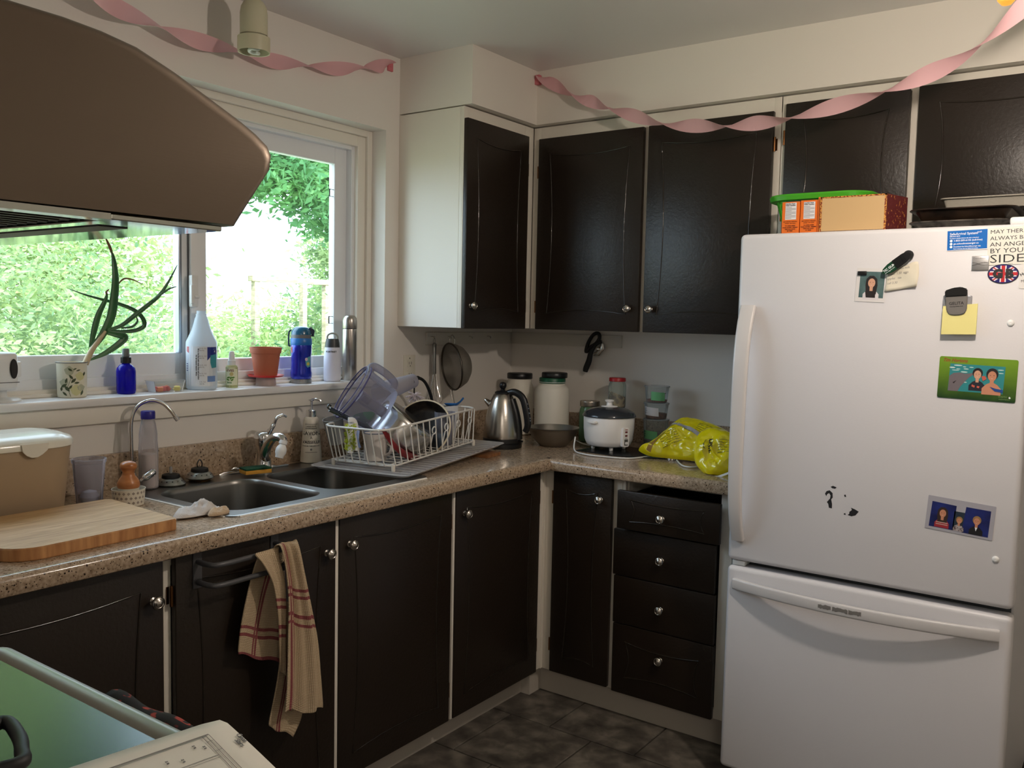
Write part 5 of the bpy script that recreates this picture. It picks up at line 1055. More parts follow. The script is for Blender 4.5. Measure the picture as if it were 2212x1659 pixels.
# white bottle with loop
bx, by = -0.040, -1.066
t, r_ = bottle('water_bottle', 'matt white bottle with charcoal loop top beside the steel flask', 'bottle', bx, by, ZS_, [
    ('bottle_body', [(0.027, 0), (0.0305, 0.003), (0.0312, 0.012), (0.0308, 0.085), (0.0285, 0.110), (0.0268, 0.124), (0, 0.124)], M('matt_white', (216, 216, 226), 0.45)),
    ('neck', [(0.0268, 0.124), (0.0255, 0.140), (0.0225, 0.155), (0.0, 0.156)], M('charcoal_plastic', (52, 54, 54), 0.4))])
ux, n = facing(bx, by); o = Vector((bx, by, ZS_))
b = B(); b.tube([o+ux*0.0185*math.cos(a)+uy*(0.160+0.015*math.sin(a)) for a in [2*PI*k/28 for k in range(28)]], 0.0034, 8, closed=True); obj('carry_loop', b, M('loop_grey', (150, 150, 138), 0.4), t)
text('lettering', 'FORTINET', 0.0078, INK, t, o+ux*(-0.023)+uy*0.106, ux, uy, tgt=r_[0], bold=0.0003, sx=1.05)
# steel flask
t, r_ = bottle('vacuum_flask', 'tall brushed steel vacuum flask at the right end of the sill', 'flask', -0.045, -0.975, ZS_, [
    ('flask_body', [(0.025, 0), (0.0268, 0.002), (0.0268, 0.185), (0.0258, 0.191), (0.0, 0.191)], M('flask_steel', (176, 170, 164), 0.28, 1.0, bump=(30, 0.08, (1, 1, 20)))),
    ('cup_lid', [(0.0262, 0.1925), (0.0268, 0.194), (0.0268, 0.222), (0.0245, 0.232), (0.019, 0.239), (0.010, 0.2425), (0, 0.2425)], MATS['flask_steel'])])
b = B(); b.lathe([(0.0262, 0.1905), (0.0262, 0.1930)], (-0.045, -0.975, ZS_), 30, cap=False); obj('black_seam', b, BLACK, t)

# ---------------------------------------------------------------- worktop, left end
ZK_ = ZK+0.0003
t = thing('compost_bin', 'beige rounded counter bin with glossy white lid behind the board', 'bin', (0.125, -2.30, ZK_))
BG = M('beige_plastic', (172, 150, 122), 0.5)
def binrow(g, z): return [(p[0], p[1], z) for p in rrect(0.05-g, -2.44-g, 0.215+g, -2.165+g, 0.06+g, 6)]
b = B(); b.grid([binrow(-0.004, ZK_), binrow(0, ZK_+0.006), binrow(0.018, ZK_+0.172)], closed_u=True); n = binrow(-0.004, ZK_); b.mesh(n, [tuple(range(len(n)))]); obj('bin_body', b, BG, t, smooth=50)
LID = M('cream_gloss_lid', (226, 222, 208), 0.18)
rows = [binrow(0.019, ZK_+0.168), binrow(0.023, ZK_+0.170), binrow(0.023, ZK_+0.183), binrow(0.018, ZK_+0.190), binrow(-0.010, ZK_+0.201), binrow(-0.045, ZK_+0.206)]
b = B(); b.grid(rows, closed_u=True); b.mesh(rows[-1], [tuple(range(len(rows[-1])))]); obj('lid', b, LID, t, smooth=50)
b = B(); b.prism([(-2.300, 0.185), (-2.235, 0.185), (-2.238, 0.168), (-2.250, 0.158), (-2.262, 0.152), (-2.276, 0.152), (-2.288, 0.158), (-2.297, 0.168)], (0.2385, 0, ZK_), (0, 1, 0), (0, 0, 1), (0.003, 0, 0), 0.0008); obj('lid_tab', b, LID, t)
t = thing('cutting_board', 'thick worn wooden cutting board with rounded corner on counter', 'cutting board', (0.41, -2.31, ZK_))
WOODM = ramp_mat('maple_grain', [(0.3, (168, 130, 84)), (0.5, (190, 152, 104)), (0.7, (206, 170, 122))], 6, 0.5, vec=(14, 1.2, 3), detail=5, dist=1.5, bump=0.1)
WOODE = ramp_mat('maple_end_grain', [(0.35, (166, 112, 66)), (0.65, (206, 152, 98))], 40, 0.5, vec=(1, 1.5, 0.2), detail=3)
bp_ = [(0.262, -2.60), (0.53, -2.60)]+[(0.53+0.05*math.sin(a), -2.55-0.05*math.cos(a)) for a in [PI/2*k/6 for k in range(1, 7)]]
bp_ = [(0.252, -2.52), (0.245, -2.10), (0.262, -2.088), (0.556, -2.104), (0.569, -2.112)]+[(0.582-0.07+0.07*math.cos(a), -2.40+0.0-0.07*math.sin(a)-0.02) for a in [PI/2*k/6 for k in range(7)]]+[(0.36, -2.52)]
bp_ = bp_[::-1]
b = B(); b.prism(bp_, (0, 0, ZK_), (1, 0, 0), (0, 1, 0), (0, 0, 0.027), 0.002)
ob_ = obj('board', b, [WOODM, WOODE], t, smooth=30)
for p in ob_.data.polygons:
    if abs(p.normal.z) < 0.5: p.material_index = 1
# translucent tub
FROST = glassy('frosted_plastic', (230, 230, 236), 0.82, 0.35, 0.12)
t = thing('deli_tub', 'open frosted plastic tub beside the compost bin', 'tub', (0.165, -2.085, ZK_))
b = B(); b.lathe([(0.030, 0), (0.0315, 0.002), (0.0395, 0.108), (0.0415, 0.109), (0.0425, 0.118), (0.0408, 0.119), (0.0395, 0.112), (0.030, 0.003)], (0.150, -2.088, ZK_), 36, cap=False); b.lathe([(0.0302, 0.0015), (0, 0.0015)], (0.150, -2.088, ZK_), 36, cap=False); obj('tub_wall', b, FROST, t, smooth=50)
b = B(); b.lathe([(0.0, 0.003), (0.020, 0.005), (0.024, 0.018), (0.018, 0.032), (0, 0.037)], (0.150, -2.088, ZK_), 18); obj('contents', b, M('white_scraps', (200, 195, 195), 0.8, bump=(150, 0.8)), t)
# dish brush in patterned cup
t = thing('brush_cup', 'low white cup with grey diamond print holding the brush', 'cup', (0.245, -2.035, ZK_))
bx, by = 0.236, -2.030
b = B(); b.lathe([(0.036, 0), (0.0375, 0.001), (0.0410, 0.041), (0.0418, 0.043), (0.0400, 0.043), (0.0365, 0.003), (0, 0.003)], (bx, by, ZK_), 40); cup = obj('cup_body', b, M('cup_white', (222, 214, 196), 0.4), t, smooth=45)
ux, n = facing(bx, by); o = Vector((bx, by, ZK_))
for r in range(3):
    for k in range(-4, 5):
        a = (k+0.5*(r % 2))*0.30
        if abs(a) > 1.25: continue
        x = 0.039*math.sin(a); z = 0.010+0.0125*r; w_ = 0.0042*max(0.25, math.cos(a))
        patch('printed_diamond', [(x-w_, z), (x, z-0.0042), (x+w_, z), (x, z+0.0042)], M('print_taupe', (150, 138, 126), 0.5), t, o, ux, uy, tgt=cup, nsub=1, off=0.0005)
t = thing('dish_brush', 'round dish brush with turned orange wood handle standing in cup', 'brush', (bx, by, ZK_+0.004))
b = B(); b.lathe([(0.026, 0.045), (0.028, 0.049), (0.0275, 0.058), (0.024, 0.066), (0.017, 0.076), (0.0145, 0.084), (0.0155, 0.090), (0.0205, 0.096), (0.0215, 0.103), (0.018, 0.110), (0.010, 0.114), (0, 0.115)], (bx, by, ZK_), 32); obj('wood_handle', b, ramp_mat('orange_beech', [(0.3, (158, 96, 52)), (0.7, (190, 126, 76))], 8, 0.3, vec=(3, 3, 18)), t, smooth=60)
b = B(); b.lathe([(0.0, 0.036), (0.0255, 0.036), (0.0262, 0.045), (0, 0.0452)], (bx, by, ZK_), 30); obj('ferrule', b, M('brush_cream', (214, 206, 186), 0.5), t)
b = B()
rnd = random.Random(2)
for k in range(150):
    a = rnd.uniform(0, 2*PI); r = 0.022*math.sqrt(rnd.random()); q = 1.15; b.tube([(bx+r*math.cos(a), by+r*math.sin(a), ZK_+0.036), (bx+q*r*math.cos(a), by+q*r*math.sin(a), ZK_+0.006)], 0.0007, 4)
obj('bristles', b, M('bristle_tan', (120, 100, 76), 0.8), t, kind='stuff', smooth=0)
# filter tap
t = thing('filter_tap', 'thin chrome gooseneck filter tap at the left of the sink', 'tap', (0.045, -1.915, ZK+0.0045))
b = B(); b.tube(cr([(0.045,-1.903,0.921), (0.045,-1.904,0.963), (0.045,-1.906,1.036), (0.05,-1.909,1.096), (0.058,-1.904,1.132), (0.07,-1.89,1.153), (0.085,-1.866,1.162), (0.1,-1.841,1.152), (0.11,-1.824,1.132), (0.115,-1.814,1.115)], 6), 0.0052, 12); obj('gooseneck', b, CHROME, t, smooth=70)
b = B(); p = Vector((0.115,-1.814,1.115)); q = Vector((0.118,-1.806,1.103)); b.tube([p, q], 0.0068, 12); obj('nozzle', b, CHROME, t)
b0 = Vector((0.045,-1.903,0.921))
b = B(); b.lathe([(0.020, 0), (0.020, 0.005), (0.012, 0.010), (0.010, 0.034), (0.007, 0.038), (0, 0.038)], (b0.x, b0.y, ZK+0.005), 24); obj('base', b, CHROME, t)
b = B(); b.tube([(b0.x, b0.y, ZK+0.022), (0.135,-1.932,0.949), (0.135,-1.927,0.952)], 0.0045, 8); b.tube([(0.135,-1.928,0.951), (0.137,-1.922,0.954), (0.14,-1.899,0.967), (0.14,-1.894,0.969)], [0.006, 0.0105, 0.0115, 0.007], 10); obj('lever', b, CHROME, t, smooth=50)
# salt bottle
t, r_ = bottle('shaker_bottle', 'tall frosted bottle with dark blue cap half full of white powder', 'bottle', 0.100, -1.888, ZK+0.0048, [
    ('bottle_body', [(0.022, 0), (0.0255, 0.003), (0.0262, 0.012), (0.0262, 0.115), (0.0245, 0.135), (0.0245, 0.155), (0.021, 0.180), (0.018, 0.194), (0.0175, 0.203), (0, 0.203)], glassy('milky_bottle', (230, 228, 232), 0.76, 0.3, 0.15)),
    ('powder', [(0.021, 0.003), (0.0247, 0.008), (0.0247, 0.098), (0, 0.102)], M('white_powder', (226, 212, 198), 0.9)),
    ('cap', [(0.0188, 0.198), (0.0192, 0.200), (0.0192, 0.217), (0.0175, 0.220), (0, 0.2205)], M('navy_cap', (34, 28, 130), 0.35))])
# sink strainers
for i, (x, y, lab) in enumerate(((0.100, -1.818, 'sink strainer plug with clear post, left of the pair'), (0.100, -1.722, 'sink strainer plug with black wire loop, nearer the main tap'))):
    t = thing('sink_strainer', lab, 'sink strainer', (x, y, ZK+0.005)); z0 = ZK+0.005+(0.006 if i else 0)
    b = B(); b.lathe([(0.026, 0), (0.040, 0.001), (0.0415, 0.004), (0.038, 0.009), (0.030, 0.018), (0.024, 0.021), (0, 0.022)], (x, y, z0), 36); obj('basket', b, STEEL, t, smooth=40)
    for k in range(14):
        a = 2*PI*k/14; bb = B(); bb.lathe([(0.0019, 0), (0.0019, 0.0006), (0, 0.0006)], (x+0.0345*math.cos(a), y+0.0345*math.sin(a), z0+0.0133), 8, axis_to((0.75*math.cos(a), 0.75*math.sin(a), 0.66))); obj('hole', bb, INK, t, smooth=0)
    b = B(); b.lathe([(0.024, 0.018), (0.0255, 0.022), (0.024, 0.030), (0.016, 0.033), (0, 0.034)], (x, y, z0), 28); obj('rubber_stopper', b, RUBBER, t)
    b = B()
    if i: b.tube(cr([(x, y-0.007, z0+0.033), (x, y-0.008, z0+0.045), (x, y, z0+0.056), (x, y+0.008, z0+0.045), (x, y+0.007, z0+0.033)], 5), 0.0018, 8); obj('wire_loop', b, BLACK, t)
    else: b.lathe([(0.0045, 0.033), (0.0045, 0.050), (0.003, 0.053), (0, 0.053)], (x, y, z0), 12); obj('clear_post', b, glassy('clear_post', (200, 200, 200), 0.6), t)
    if i:
        b = B(); b.lathe([(0.030, 0), (0.032, 0.003), (0.028, 0.0062)], (x, y, ZK+0.005), 30); obj('lower_ring', b, M('brass_tint', (150, 120, 70), 0.35, 1.0), t)
# main tap
t = thing('kitchen_tap', 'chrome single lever kitchen tap with white swivel aerator', 'tap', (0.095, -1.485, ZK+0.005))
tx, ty = 0.095, -1.482
b = B(); b.lathe([(0.028, 0), (0.028, 0.003), (0.0235, 0.008), (0.022, 0.05), (0.0235, 0.07), (0.0300, 0.085), (0.0312, 0.100), (0.0305, 0.113), (0.026, 0.120), (0.014, 0.124), (0, 0.125)], (tx, ty, ZK+0.005), 32); obj('tap_body', b, CHROME, t, smooth=50)
b = B(); b.tube(cr([(tx+0.010, ty+0.006, ZK+0.118), (0.125,-1.481,1.044), (0.135,-1.474,1.066), (0.145,-1.472,1.085), (0.15,-1.454,1.093), (0.15,-1.439,1.088)], 5), [0.012]*5+[0.0085]*5+[0.006]*16, 10, sq=0.7); obj('lever', b, CHROME, t, smooth=60)
P = cr([(tx+0.01, ty, ZK+0.045), (0.15,-1.523,0.98), (0.19,-1.537,1.019), (0.22,-1.54,1.038), (0.245,-1.536,1.037), (0.255,-1.536,1.027)], 6)
b = B(); b.tube(P, [0.016-0.004*k/(len(P)-1) for k in range(len(P))], 14); obj('spout', b, CHROME, t, smooth=60)
b = B(); p0 = Vector((0.255,-1.536,1.028)); d = Vector((0.0, -0.35, -1)); b.lathe([(0.0125, 0), (0.0125, 0.010), (0.009, 0.013), (0.014, 0.020), (0.0165, 0.027), (0.0165, 0.038), (0.013, 0.046), (0.012, 0.054), (0, 0.054)], p0+Vector((0, 0, 0.002)), 24, axis_to(d)); obj('swivel_aerator', b, WPLAST, t, smooth=40)
# sponge and cutlery on the sink edge
t = thing('sponge', 'yellow sponge with a green scouring face on the sink edge', 'sponge', (0.150, -1.562, ZK+0.005))
mt_ = Matrix.Translation((0.1545, -1.562, ZK+0.0128)) @ Matrix.Rotation(math.radians(-14), 4, 'Z')
b = B(mt_); b.box((-0.026, -0.042, -0.0), (0.026, 0.042, 0.012), 0.002); obj('yellow_foam', b, M('yellow_foam', (206, 150, 56), 0.9, bump=(300, 0.6)), t)
b = B(mt_); b.box((-0.026, -0.042, 0.0121), (0.026, 0.042, 0.018), 0.0015); obj('scouring_pad', b, M('green_scourer', (22, 74, 48), 0.95, bump=(400, 1.0)), t)
for i, (p0, p1, lab) in enumerate((((0.086,-1.643,0.918), (0.104,-1.515,0.918), 'steel fork lying behind the sink, left of the sponge'), ((0.038,-1.564,0.918), (0.051,-1.493,0.918), 'steel knife lying near the tap base'), ((0.099,-1.477,0.918), (0.109,-1.396,0.918), 'steel spoon handle poking out right of the sponge'))):
    t = thing('cutlery', lab, 'cutlery', p0); p0 = Vector(p0); p1 = Vector(p1); p0.z = p1.z = ZK+0.0075
    if i == 2: p0 += Vector((-0.01, 0.015, 0)); p1 += Vector((-0.01, 0.01, 0))
    m = p0.lerp(p1, 0.4); b = B(); b.tube([p0, p0.lerp(p1, 0.12), p0.lerp(p1, 0.3), m, p1.lerp(p0, 0.1), p1], [0.002, 0.0075, 0.007, 0.0035, 0.005, 0.003], 8, sq=0.28); obj('handle_and_head', b, CHROME, t, smooth=60)
# soap pump
bx, by = 0.085, -1.276
t, r_ = bottle('soap_dispenser', 'tapered white dish soap bottle with chrome pump and black lettering', 'bottle', bx, by, ZK+0.005, [
    ('bottle_body', [(0.034, 0), (0.0362, 0.002), (0.0345, 0.030), (0.0255, 0.142), (0.0235, 0.150), (0.017, 0.154), (0, 0.155)], M('soap_white', (214, 206, 192), 0.4)),
    ('pump_collar', [(0.0165, 0.154), (0.0165, 0.175), (0.008, 0.178), (0.0045, 0.180), (0.0045, 0.206), (0.009, 0.208), (0.009, 0.212), (0, 0.213)], CHROME)])
ux, n = facing(bx, by); o = Vector((bx, by, ZK+0.005))
b = B(); b.tube(cr([o+uy*0.210, o+ux*0.012+uy*0.213, o+ux*0.026+uy*0.211, o+ux*0.031+uy*0.207], 4), 0.0035, 8); obj('pump_spout', b, CHROME, t)
for s, sz, z, bo in (('LARGE LIQUID', 0.0052, 0.122, 0.0001), ('SAVON LIQUIDE', 0.0052, 0.115, 0.0001), ('SAVON', 0.0175, 0.094, 0.0002), ('\u00c0', 0.0125, 0.081, 0.0001), ('VAISSELLE', 0.0135, 0.066, 0.0003), ('PARFUM, PAMPLEMOUSSE', 0.0048, 0.056, 0.0001)):
    text('lettering', s, sz, INK, t, o+uy*z, ux, uy, align='CENTER', tgt=r_[0], bold=bo)
patch('printed_emblem', ell(0, 0.046, 0.0035, 0.0035, 14), GREYINK, t, o, ux, uy, tgt=r_[0], nsub=2)
for z in (0.130, 0.036): patch('printed_rule', [(-0.020, z), (0.020, z), (0.020, z+0.0012), (-0.020, z+0.0012)], INK, t, o, ux, uy, tgt=r_[0], nsub=8)
# crumpled dishcloth
def blob(outline, o, ux, uy, thick, seed, nr=12, amp=0.4, fr=9.0, lift=None, pw=0.5):
    """crumpled soft body over a star-shaped outline given in metres; flat-ish underside"""
    ux = Vector(ux).normalized(); uy = Vector(uy).normalized(); nn = ux.cross(uy); o = Vector(o); m = len(outline)
    cx = sum(p[0] for p in outline)/m; cy = sum(p[1] for p in outline)/m
    from mathutils import noise
    rows = []
    for sgn in (1, -1):
        for i in (range(nr+1) if sgn == 1 else range(nr-1, -1, -1)):
            q = i/nr; r = []
            for p in outline:
                x = cx+(p[0]-cx)*q; y = cy+(p[1]-cy)*q; h = thick*max(0, 1-q**2.5)**pw
                nz = noise.noise(Vector((x*fr*3+seed, y*fr*3, seed))); n2 = abs(noise.noise(Vector((x*fr*7+seed, y*fr*7, 3.1))))
                hh = h*(1+amp*nz-amp*1.0*n2) if sgn == 1 else -h*0.25*(1 if lift is None else lift)
                r.append(o+ux*x+uy*y+nn*hh)
            rows.append(r)
    b = B(); b.grid(rows, closed_u=True); bmesh.ops.remove_doubles(b.bm, verts=b.bm.verts, dist=1e-5); bmesh.ops.recalc_face_normals(b.bm, faces=b.bm.faces); return b
t = thing('dishcloth', 'small crumpled white dishcloth at the left corner of the sink', 'cloth', (0.49, -2.0, ZK_))
ol = cr([(-0.075, -0.012, 0), (-0.05, -0.032, 0), (0.0, -0.030, 0), (0.05, -0.026, 0), (0.066, 0.0, 0), (0.062, 0.028, 0), (0.01, 0.028, 0), (-0.02, 0.045, 0), (-0.045, 0.022, 0)], 5, closed=True)
b = blob([(p.x, p.y) for p in ol], (0.475, -1.985, ZK_+0.006), (0.12, 0.99, 0), (-0.99, 0.12, 0), 0.022, 4.2, amp=0.9, fr=8, lift=0.9); obj('cloth', b, M('white_terry', (214, 206, 200), 0.95, bump=(500, 0.9)), t, smooth=70)
ol = cr([(-0.02, -0.014, 0), (0.03, -0.016, 0), (0.04, 0.006, 0), (0.0, 0.012, 0)], 5, closed=True)
b = blob([(p.x, p.y) for p in ol], (0.515, -1.972, ZK_+0.010), (0.12, 0.99, 0), (-0.99, 0.12, 0.3), 0.012, 2.2, amp=0.9, fr=12); obj('folded_corner', b, M('cream_terry', (206, 180, 150), 0.95, bump=(500, 0.9)), t, smooth=70)

# ---------------------------------------------------------------- dish rack, tray and dishes
RM = Matrix.Translation((0.452, -1.262, 0.9385)) @ Matrix.Rotation(math.radians(9), 4, 'Z') @ Matrix.Rotation(math.radians(2.3), 4, 'X')
def RL(x, y, z): return RM @ Vector((x, y, z))
t = thing('drain_board', 'translucent ribbed drip tray under the dish rack', 'drip tray', (0.38, -1.0, 0.93), )
b = B(RM); Z = -0.0155
P = [[(p[0], p[1], z) for p in rrect(-0.285+g, -0.075+g, 0.10-g, 0.60-g, 0.03, 4)] for g, z in ((0, Z+0.006), (0.004, Z+0.0062), (0.016, Z-0.004), (0.02, Z-0.004))]
b.grid(P, closed_u=True); pp = P[-1]; b.mesh(pp, [tuple(range(len(pp)))])
for k in range(20): y = -0.045+0.032*k; b.box((-0.26, y, Z-0.0045), (0.07, y+0.008, Z-0.0005))
obj('tray_shell', b, glassy('frosted_tray', (206, 202, 200), 0.5, 0.3, 0.2), t, smooth=30)
t = thing('wooden_block', 'flat wooden board propping up the far end of the drip tray', 'board', (0.35, -0.72, ZK_))
b = B(); b.prism([(0.10, -0.84), (0.47, -0.79), (0.455, -0.69), (0.08, -0.74)], (0, 0, ZK_), (1, 0, 0), (0, 1, 0), (0, 0, 0.012), 0.001); obj('board', b, ramp_mat('brown_board', [(0.3, (122, 78, 44)), (0.7, (158, 108, 66))], 12, 0.5, vec=(1, 8, 1)), t)
rk = thing('dish_rack', 'white coated wire dish rack full of drying dishes', 'dish rack', (0.35, -1.0, 0.93))
WIRE = M('white_wire', (220, 216, 208), 0.35)
L_, D_, H_ = 0.535, 0.245, 0.118
def rc(g, z, r=0.03, n=6): return [RL(p[0], p[1], z) for p in rrect(-D_-g*0.35, -g, -g*0.2, L_+g, r+g*0.6, n)]
b = B(); b.tube(rc(0.035, H_), 0.0036, 8, closed=True); obj('top_rim', b, WIRE, rk, smooth=60)
b = B(); b.tube(rc(0.0, 0.0), 0.003, 8, closed=True)
for k in range(13): y = 0.02+L_*k/13.5; b.tube([RL(-D_, y, 0), RL(0, y, 0)], 0.0018, 6)
for k in range(4): x = -D_*(k+0.5)/4; b.tube([RL(x, 0, -0.002), RL(x, L_, -0.002)], 0.002, 6)
obj('floor_grid', b, WIRE, rk, smooth=60)
def upw(x0, y0, x1, y1): bb = B(); bb.tube(cr([RL(x0-(x0-x1)*0.0, y0, 0.0), RL(x0+(x1-x0)*0.25, y0+(y1-y0)*0.25, 0.012), RL(x1, y1, H_)], 5), 0.0022, 7); obj('wire', bb, WIRE, rk, smooth=60)
for k in range(15):
    y = 0.02+(L_-0.04)*k/14; yt = -0.008+(L_+0.016)*k/14; upw(0, y, -0.007, yt); upw(-D_, y, -D_-0.012, yt)
for k in range(1, 8):
    x = -D_*k/8; upw(x, 0, x, -0.035); upw(x, L_, x, L_+0.035)
for k in range(4):
    y = 0.235+0.082*k; bb = B(); zc = 0.083; xo = -0.012
    pts = [RL(xo-0.002, y, 0.0), RL(xo+0.014, y, zc-0.016)]+[RL(xo+0.020, y+0.012*math.sin(a), zc-0.012*math.cos(a)) for a in [0.25+5.3*q/14 for q in range(15)]]
    bb.tube(pts, 0.0022, 7); obj('plate_loop', bb, WIRE, rk, smooth=60)
for x, y in ((-0.004, 0.006), (-0.004, L_-0.006), (-D_+0.004, 0.006), (-D_+0.004, L_-0.006)):
    bb = B(RM); bb.lathe([(0.0055, -0.0185), (0.0065, -0.014), (0.0065, 0.0), (0.0055, 0.004), (0, 0.004)], (x, y, 0), 12); obj('foot', bb, M('white_foot', (222, 214, 200), 0.5), rk)
# food processor bowl (clear plum tinted)
PLUM = glassy('plum_tinted_plastic', (206, 206, 218), 0.8, 0.08, 0.2); PLUMD = glassy('plum_edge_plastic', (112, 108, 160), 0.5, 0.1, 0.4)
t = thing('processor_bowl', 'clear plum tinted food processor bowl upside down in rack', 'bowl', (0.25, -1.2, 1.06))
axb = Vector((0.42, 0.60, -0.50)).normalized(); 
c1 = Vector((0.22,-1.226,1.165))
fr_ = Matrix.Translation(c1) @ axis_to(axb)
b = B(); b.lathe([(0.094, 0.0), (0.100, 0.002), (0.101, 0.012), (0.0935, 0.016), (0.0885, 0.118), (0.084, 0.132), (0.060, 0.138), (0.0, 0.138)], (0, 0, 0), 44, fr_, cap=False); pb_ = obj('bowl_wall', b, PLUM, t, smooth=50)
b = B(fr_); b.tube([(0.1005*math.cos(a), 0.1005*math.sin(a), 0.013) for a in [2*PI*k/48 for k in range(48)]], 0.0026, 6, closed=True); b.tube([(0.0945*math.cos(a), 0.0945*math.sin(a), 0.0) for a in [2*PI*k/48 for k in range(48)]], 0.0018, 6, closed=True); obj('rim_edge', b, PLUMD, t, smooth=60)
b = B(fr_); b.lathe([(0.022, 0.0), (0.018, 0.10), (0.0, 0.10)], (0, 0, 0.036), 24); obj('centre_tube', b, PLUM, t)
b = B(fr_); b.box((-0.018, -0.010, 0.045), (0.018, 0.012, 0.075), 0.003); obj('moulded_lug', b, PLUMD, t)
dirh = fr_.to_3x3().inverted() @ Vector((0.1, 0.25, 1)); a = math.atan2(dirh.y, dirh.x); ca, sa = math.cos(a), math.sin(a)
b = B(fr_); b.tube(cr([(0.088*ca, 0.088*sa, 0.020), (0.104*ca, 0.104*sa, 0.016), (0.112*ca, 0.112*sa, 0.03), (0.113*ca, 0.113*sa, 0.075), (0.104*ca, 0.104*sa, 0.11), (0.086*ca, 0.086*sa, 0.118)], 6), 0.0135, 10, sq=0.8); obj('handle', b, PLUM, t, smooth=60)
# pusher / feed tube piece
t = thing('feed_tube', 'pale clear feed tube piece with dark button at back of rack', 'appliance part', (0.17, -0.93, 1.16))
p0, p1 = Vector((0.17,-0.993,1.15)), Vector((0.17,-0.858,1.177)); d = (p1-p0).normalized(); fm = Matrix.Translation(p0) @ axis_to(d)
b = B(fm); b.lathe([(0.036, -0.05), (0.032, 0.05), (0.026, (p1-p0).length), (0.0, (p1-p0).length)], (0, 0, 0), 28, cap=False); obj('tube_wall', b, glassy('pale_lilac_plastic', (206, 203, 212), 0.6, 0.2, 0.2), t, smooth=50)
b = B(); q = p1-d*0.012+Vector((0.022, -0.018, 0.0)); b.lathe([(0.009, 0), (0.008, 0.002), (0, 0.003)], q, 16, axis_to((0.75, -0.6, 0.1))); obj('dark_button', b, M('slate_button', (58, 60, 78), 0.4), t)
b = B(); b.tube(cr([(0.16,-0.847,1.183), (0.165,-0.819,1.184), (0.17,-0.793,1.168), (0.17,-0.766,1.131), (0.17,-0.749,1.091), (0.17,-0.743,1.059)], 6), [0.0085]*6+[0.006]*25, 8); 
ck = thing('black_utensil', 'black curved utensil handle arching out of the rack', 'utensil', (0.17, -0.85, 0.97)); obj('curved_handle', b, BLACK, ck, smooth=60)
# white dish mop
t = thing('dish_mop', 'white string dish mop head behind the frying pan', 'brush', (0.16, -0.88, 1.09))
rnd = random.Random(9); b = B(); hc = Vector((0.165,-0.844,1.114))
for k in range(46):
    d = Vector((rnd.uniform(-0.3, 1), rnd.uniform(-1, 1), rnd.uniform(-0.5, 0.9))).normalized(); e = hc+d*rnd.uniform(0.02, 0.042)+Vector((0, 0, -0.006)); b.tube([hc, hc.lerp(e, 0.5)+Vector((0, 0, 0.006)), e], 0.0022, 5)
obj('strings', b, M('mop_white', (216, 206, 212), 0.9), t, kind='stuff', smooth=60)
b = B(); b.tube([hc, hc+Vector((-0.03, 0.05, -0.11))], 0.006, 8); obj('mop_handle', b, WPLAST, t)
# saucepan lying upside down
t = thing('saucepan', 'shiny steel saucepan upside down with long handle pointing left', 'saucepan', (0.33, -1.03, 0.97))
PS = M('pan_steel', (200, 198, 194), 0.2, 1.0)
ca_ = Vector((0.265,-1.072,0.979)); ax_ = Vector((0.47, 0.40, 0.78)).normalized(); fm = Matrix.Translation(ca_) @ axis_to(ax_)
b = B(fm); b.lathe([(0.110, -0.003), (0.1115, 0.0), (0.108, 0.003), (0.1075, 0.090), (0.103, 0.104), (0.094, 0.110), (0.0, 0.110)], (0, 0, 0), 48, cap=False); obj('pan_wall', b, PS, t, smooth=40)
b = B(fm); b.lathe([(0.1085, 0.0), (0.105, 0.002), (0.1045, 0.088), (0.092, 0.106), (0, 0.107)], (0, 0, 0), 48, cap=False); obj('inside', b, STEEL, t, smooth=40)
hp = fm @ Vector((0, 0, 0.012)); e0 = Vector((0.235,-1.332,1.11)); s0 = ca_+(e0-ca_-ax_*(e0-ca_).dot(ax_)).normalized()*0.108
b = B(); b.tube([s0+(hp-s0)*0.03, s0.lerp(e0, 0.5), e0], [0.006, 0.0075, 0.0085], 10, sq=0.45); b.tube(cr([e0, e0+Vector((0.0, -0.008, 0.006)), e0+Vector((0, -0.004, 0.014)), e0+Vector((0, 0.006, 0.010))], 4), 0.003, 6); obj('long_handle', b, M('handle_dark_steel', (96, 98, 96), 0.25, 1.0), t, smooth=60)
# frying pan standing on edge
t = thing('frying_pan', 'frying pan on edge in rack, dark inside, cream rim, red handle', 'pan', (0.30, -0.92, 0.955))
pc = Vector((0.29,-0.942,1.016)); nrm = Vector((0.28, -0.86, 0.42)).normalized(); fm = Matrix.Translation(pc) @ axis_to(nrm)
b = B(fm); b.lathe([(0.0, -0.038), (0.078, -0.038), (0.092, -0.030), (0.106, 0.0), (0.110, 0.001), (0.1095, 0.004), (0.104, 0.004)], (0, 0, 0), 48, cap=False); obj('outer_shell', b, M('cream_enamel_shell', (206, 190, 160), 0.35), t, smooth=50)
b = B(fm); b.lathe([(0.1045, 0.0045), (0.103, 0.001), (0.089, -0.027), (0.076, -0.033), (0, -0.034)], (0, 0, 0), 48, cap=False); obj('nonstick_inside', b, ramp_mat('burnt_nonstick', [(0.4, (14, 13, 13)), (0.62, (46, 40, 34))], 26, 0.35, detail=8, dist=1.0), t, smooth=50)
b = B(); b.tube(cr([(0.36,-1.036,0.925), (0.41,-1.15,0.957), (0.43,-1.223,0.991), (0.43,-1.264,1.031), (0.43,-1.286,1.057)], 5), [0.012]*9+[0.0105]*8+[0.0085]*4, 10, sq=0.5); obj('red_handle', b, M('red_silicone', (120, 20, 26), 0.4), t, smooth=60)
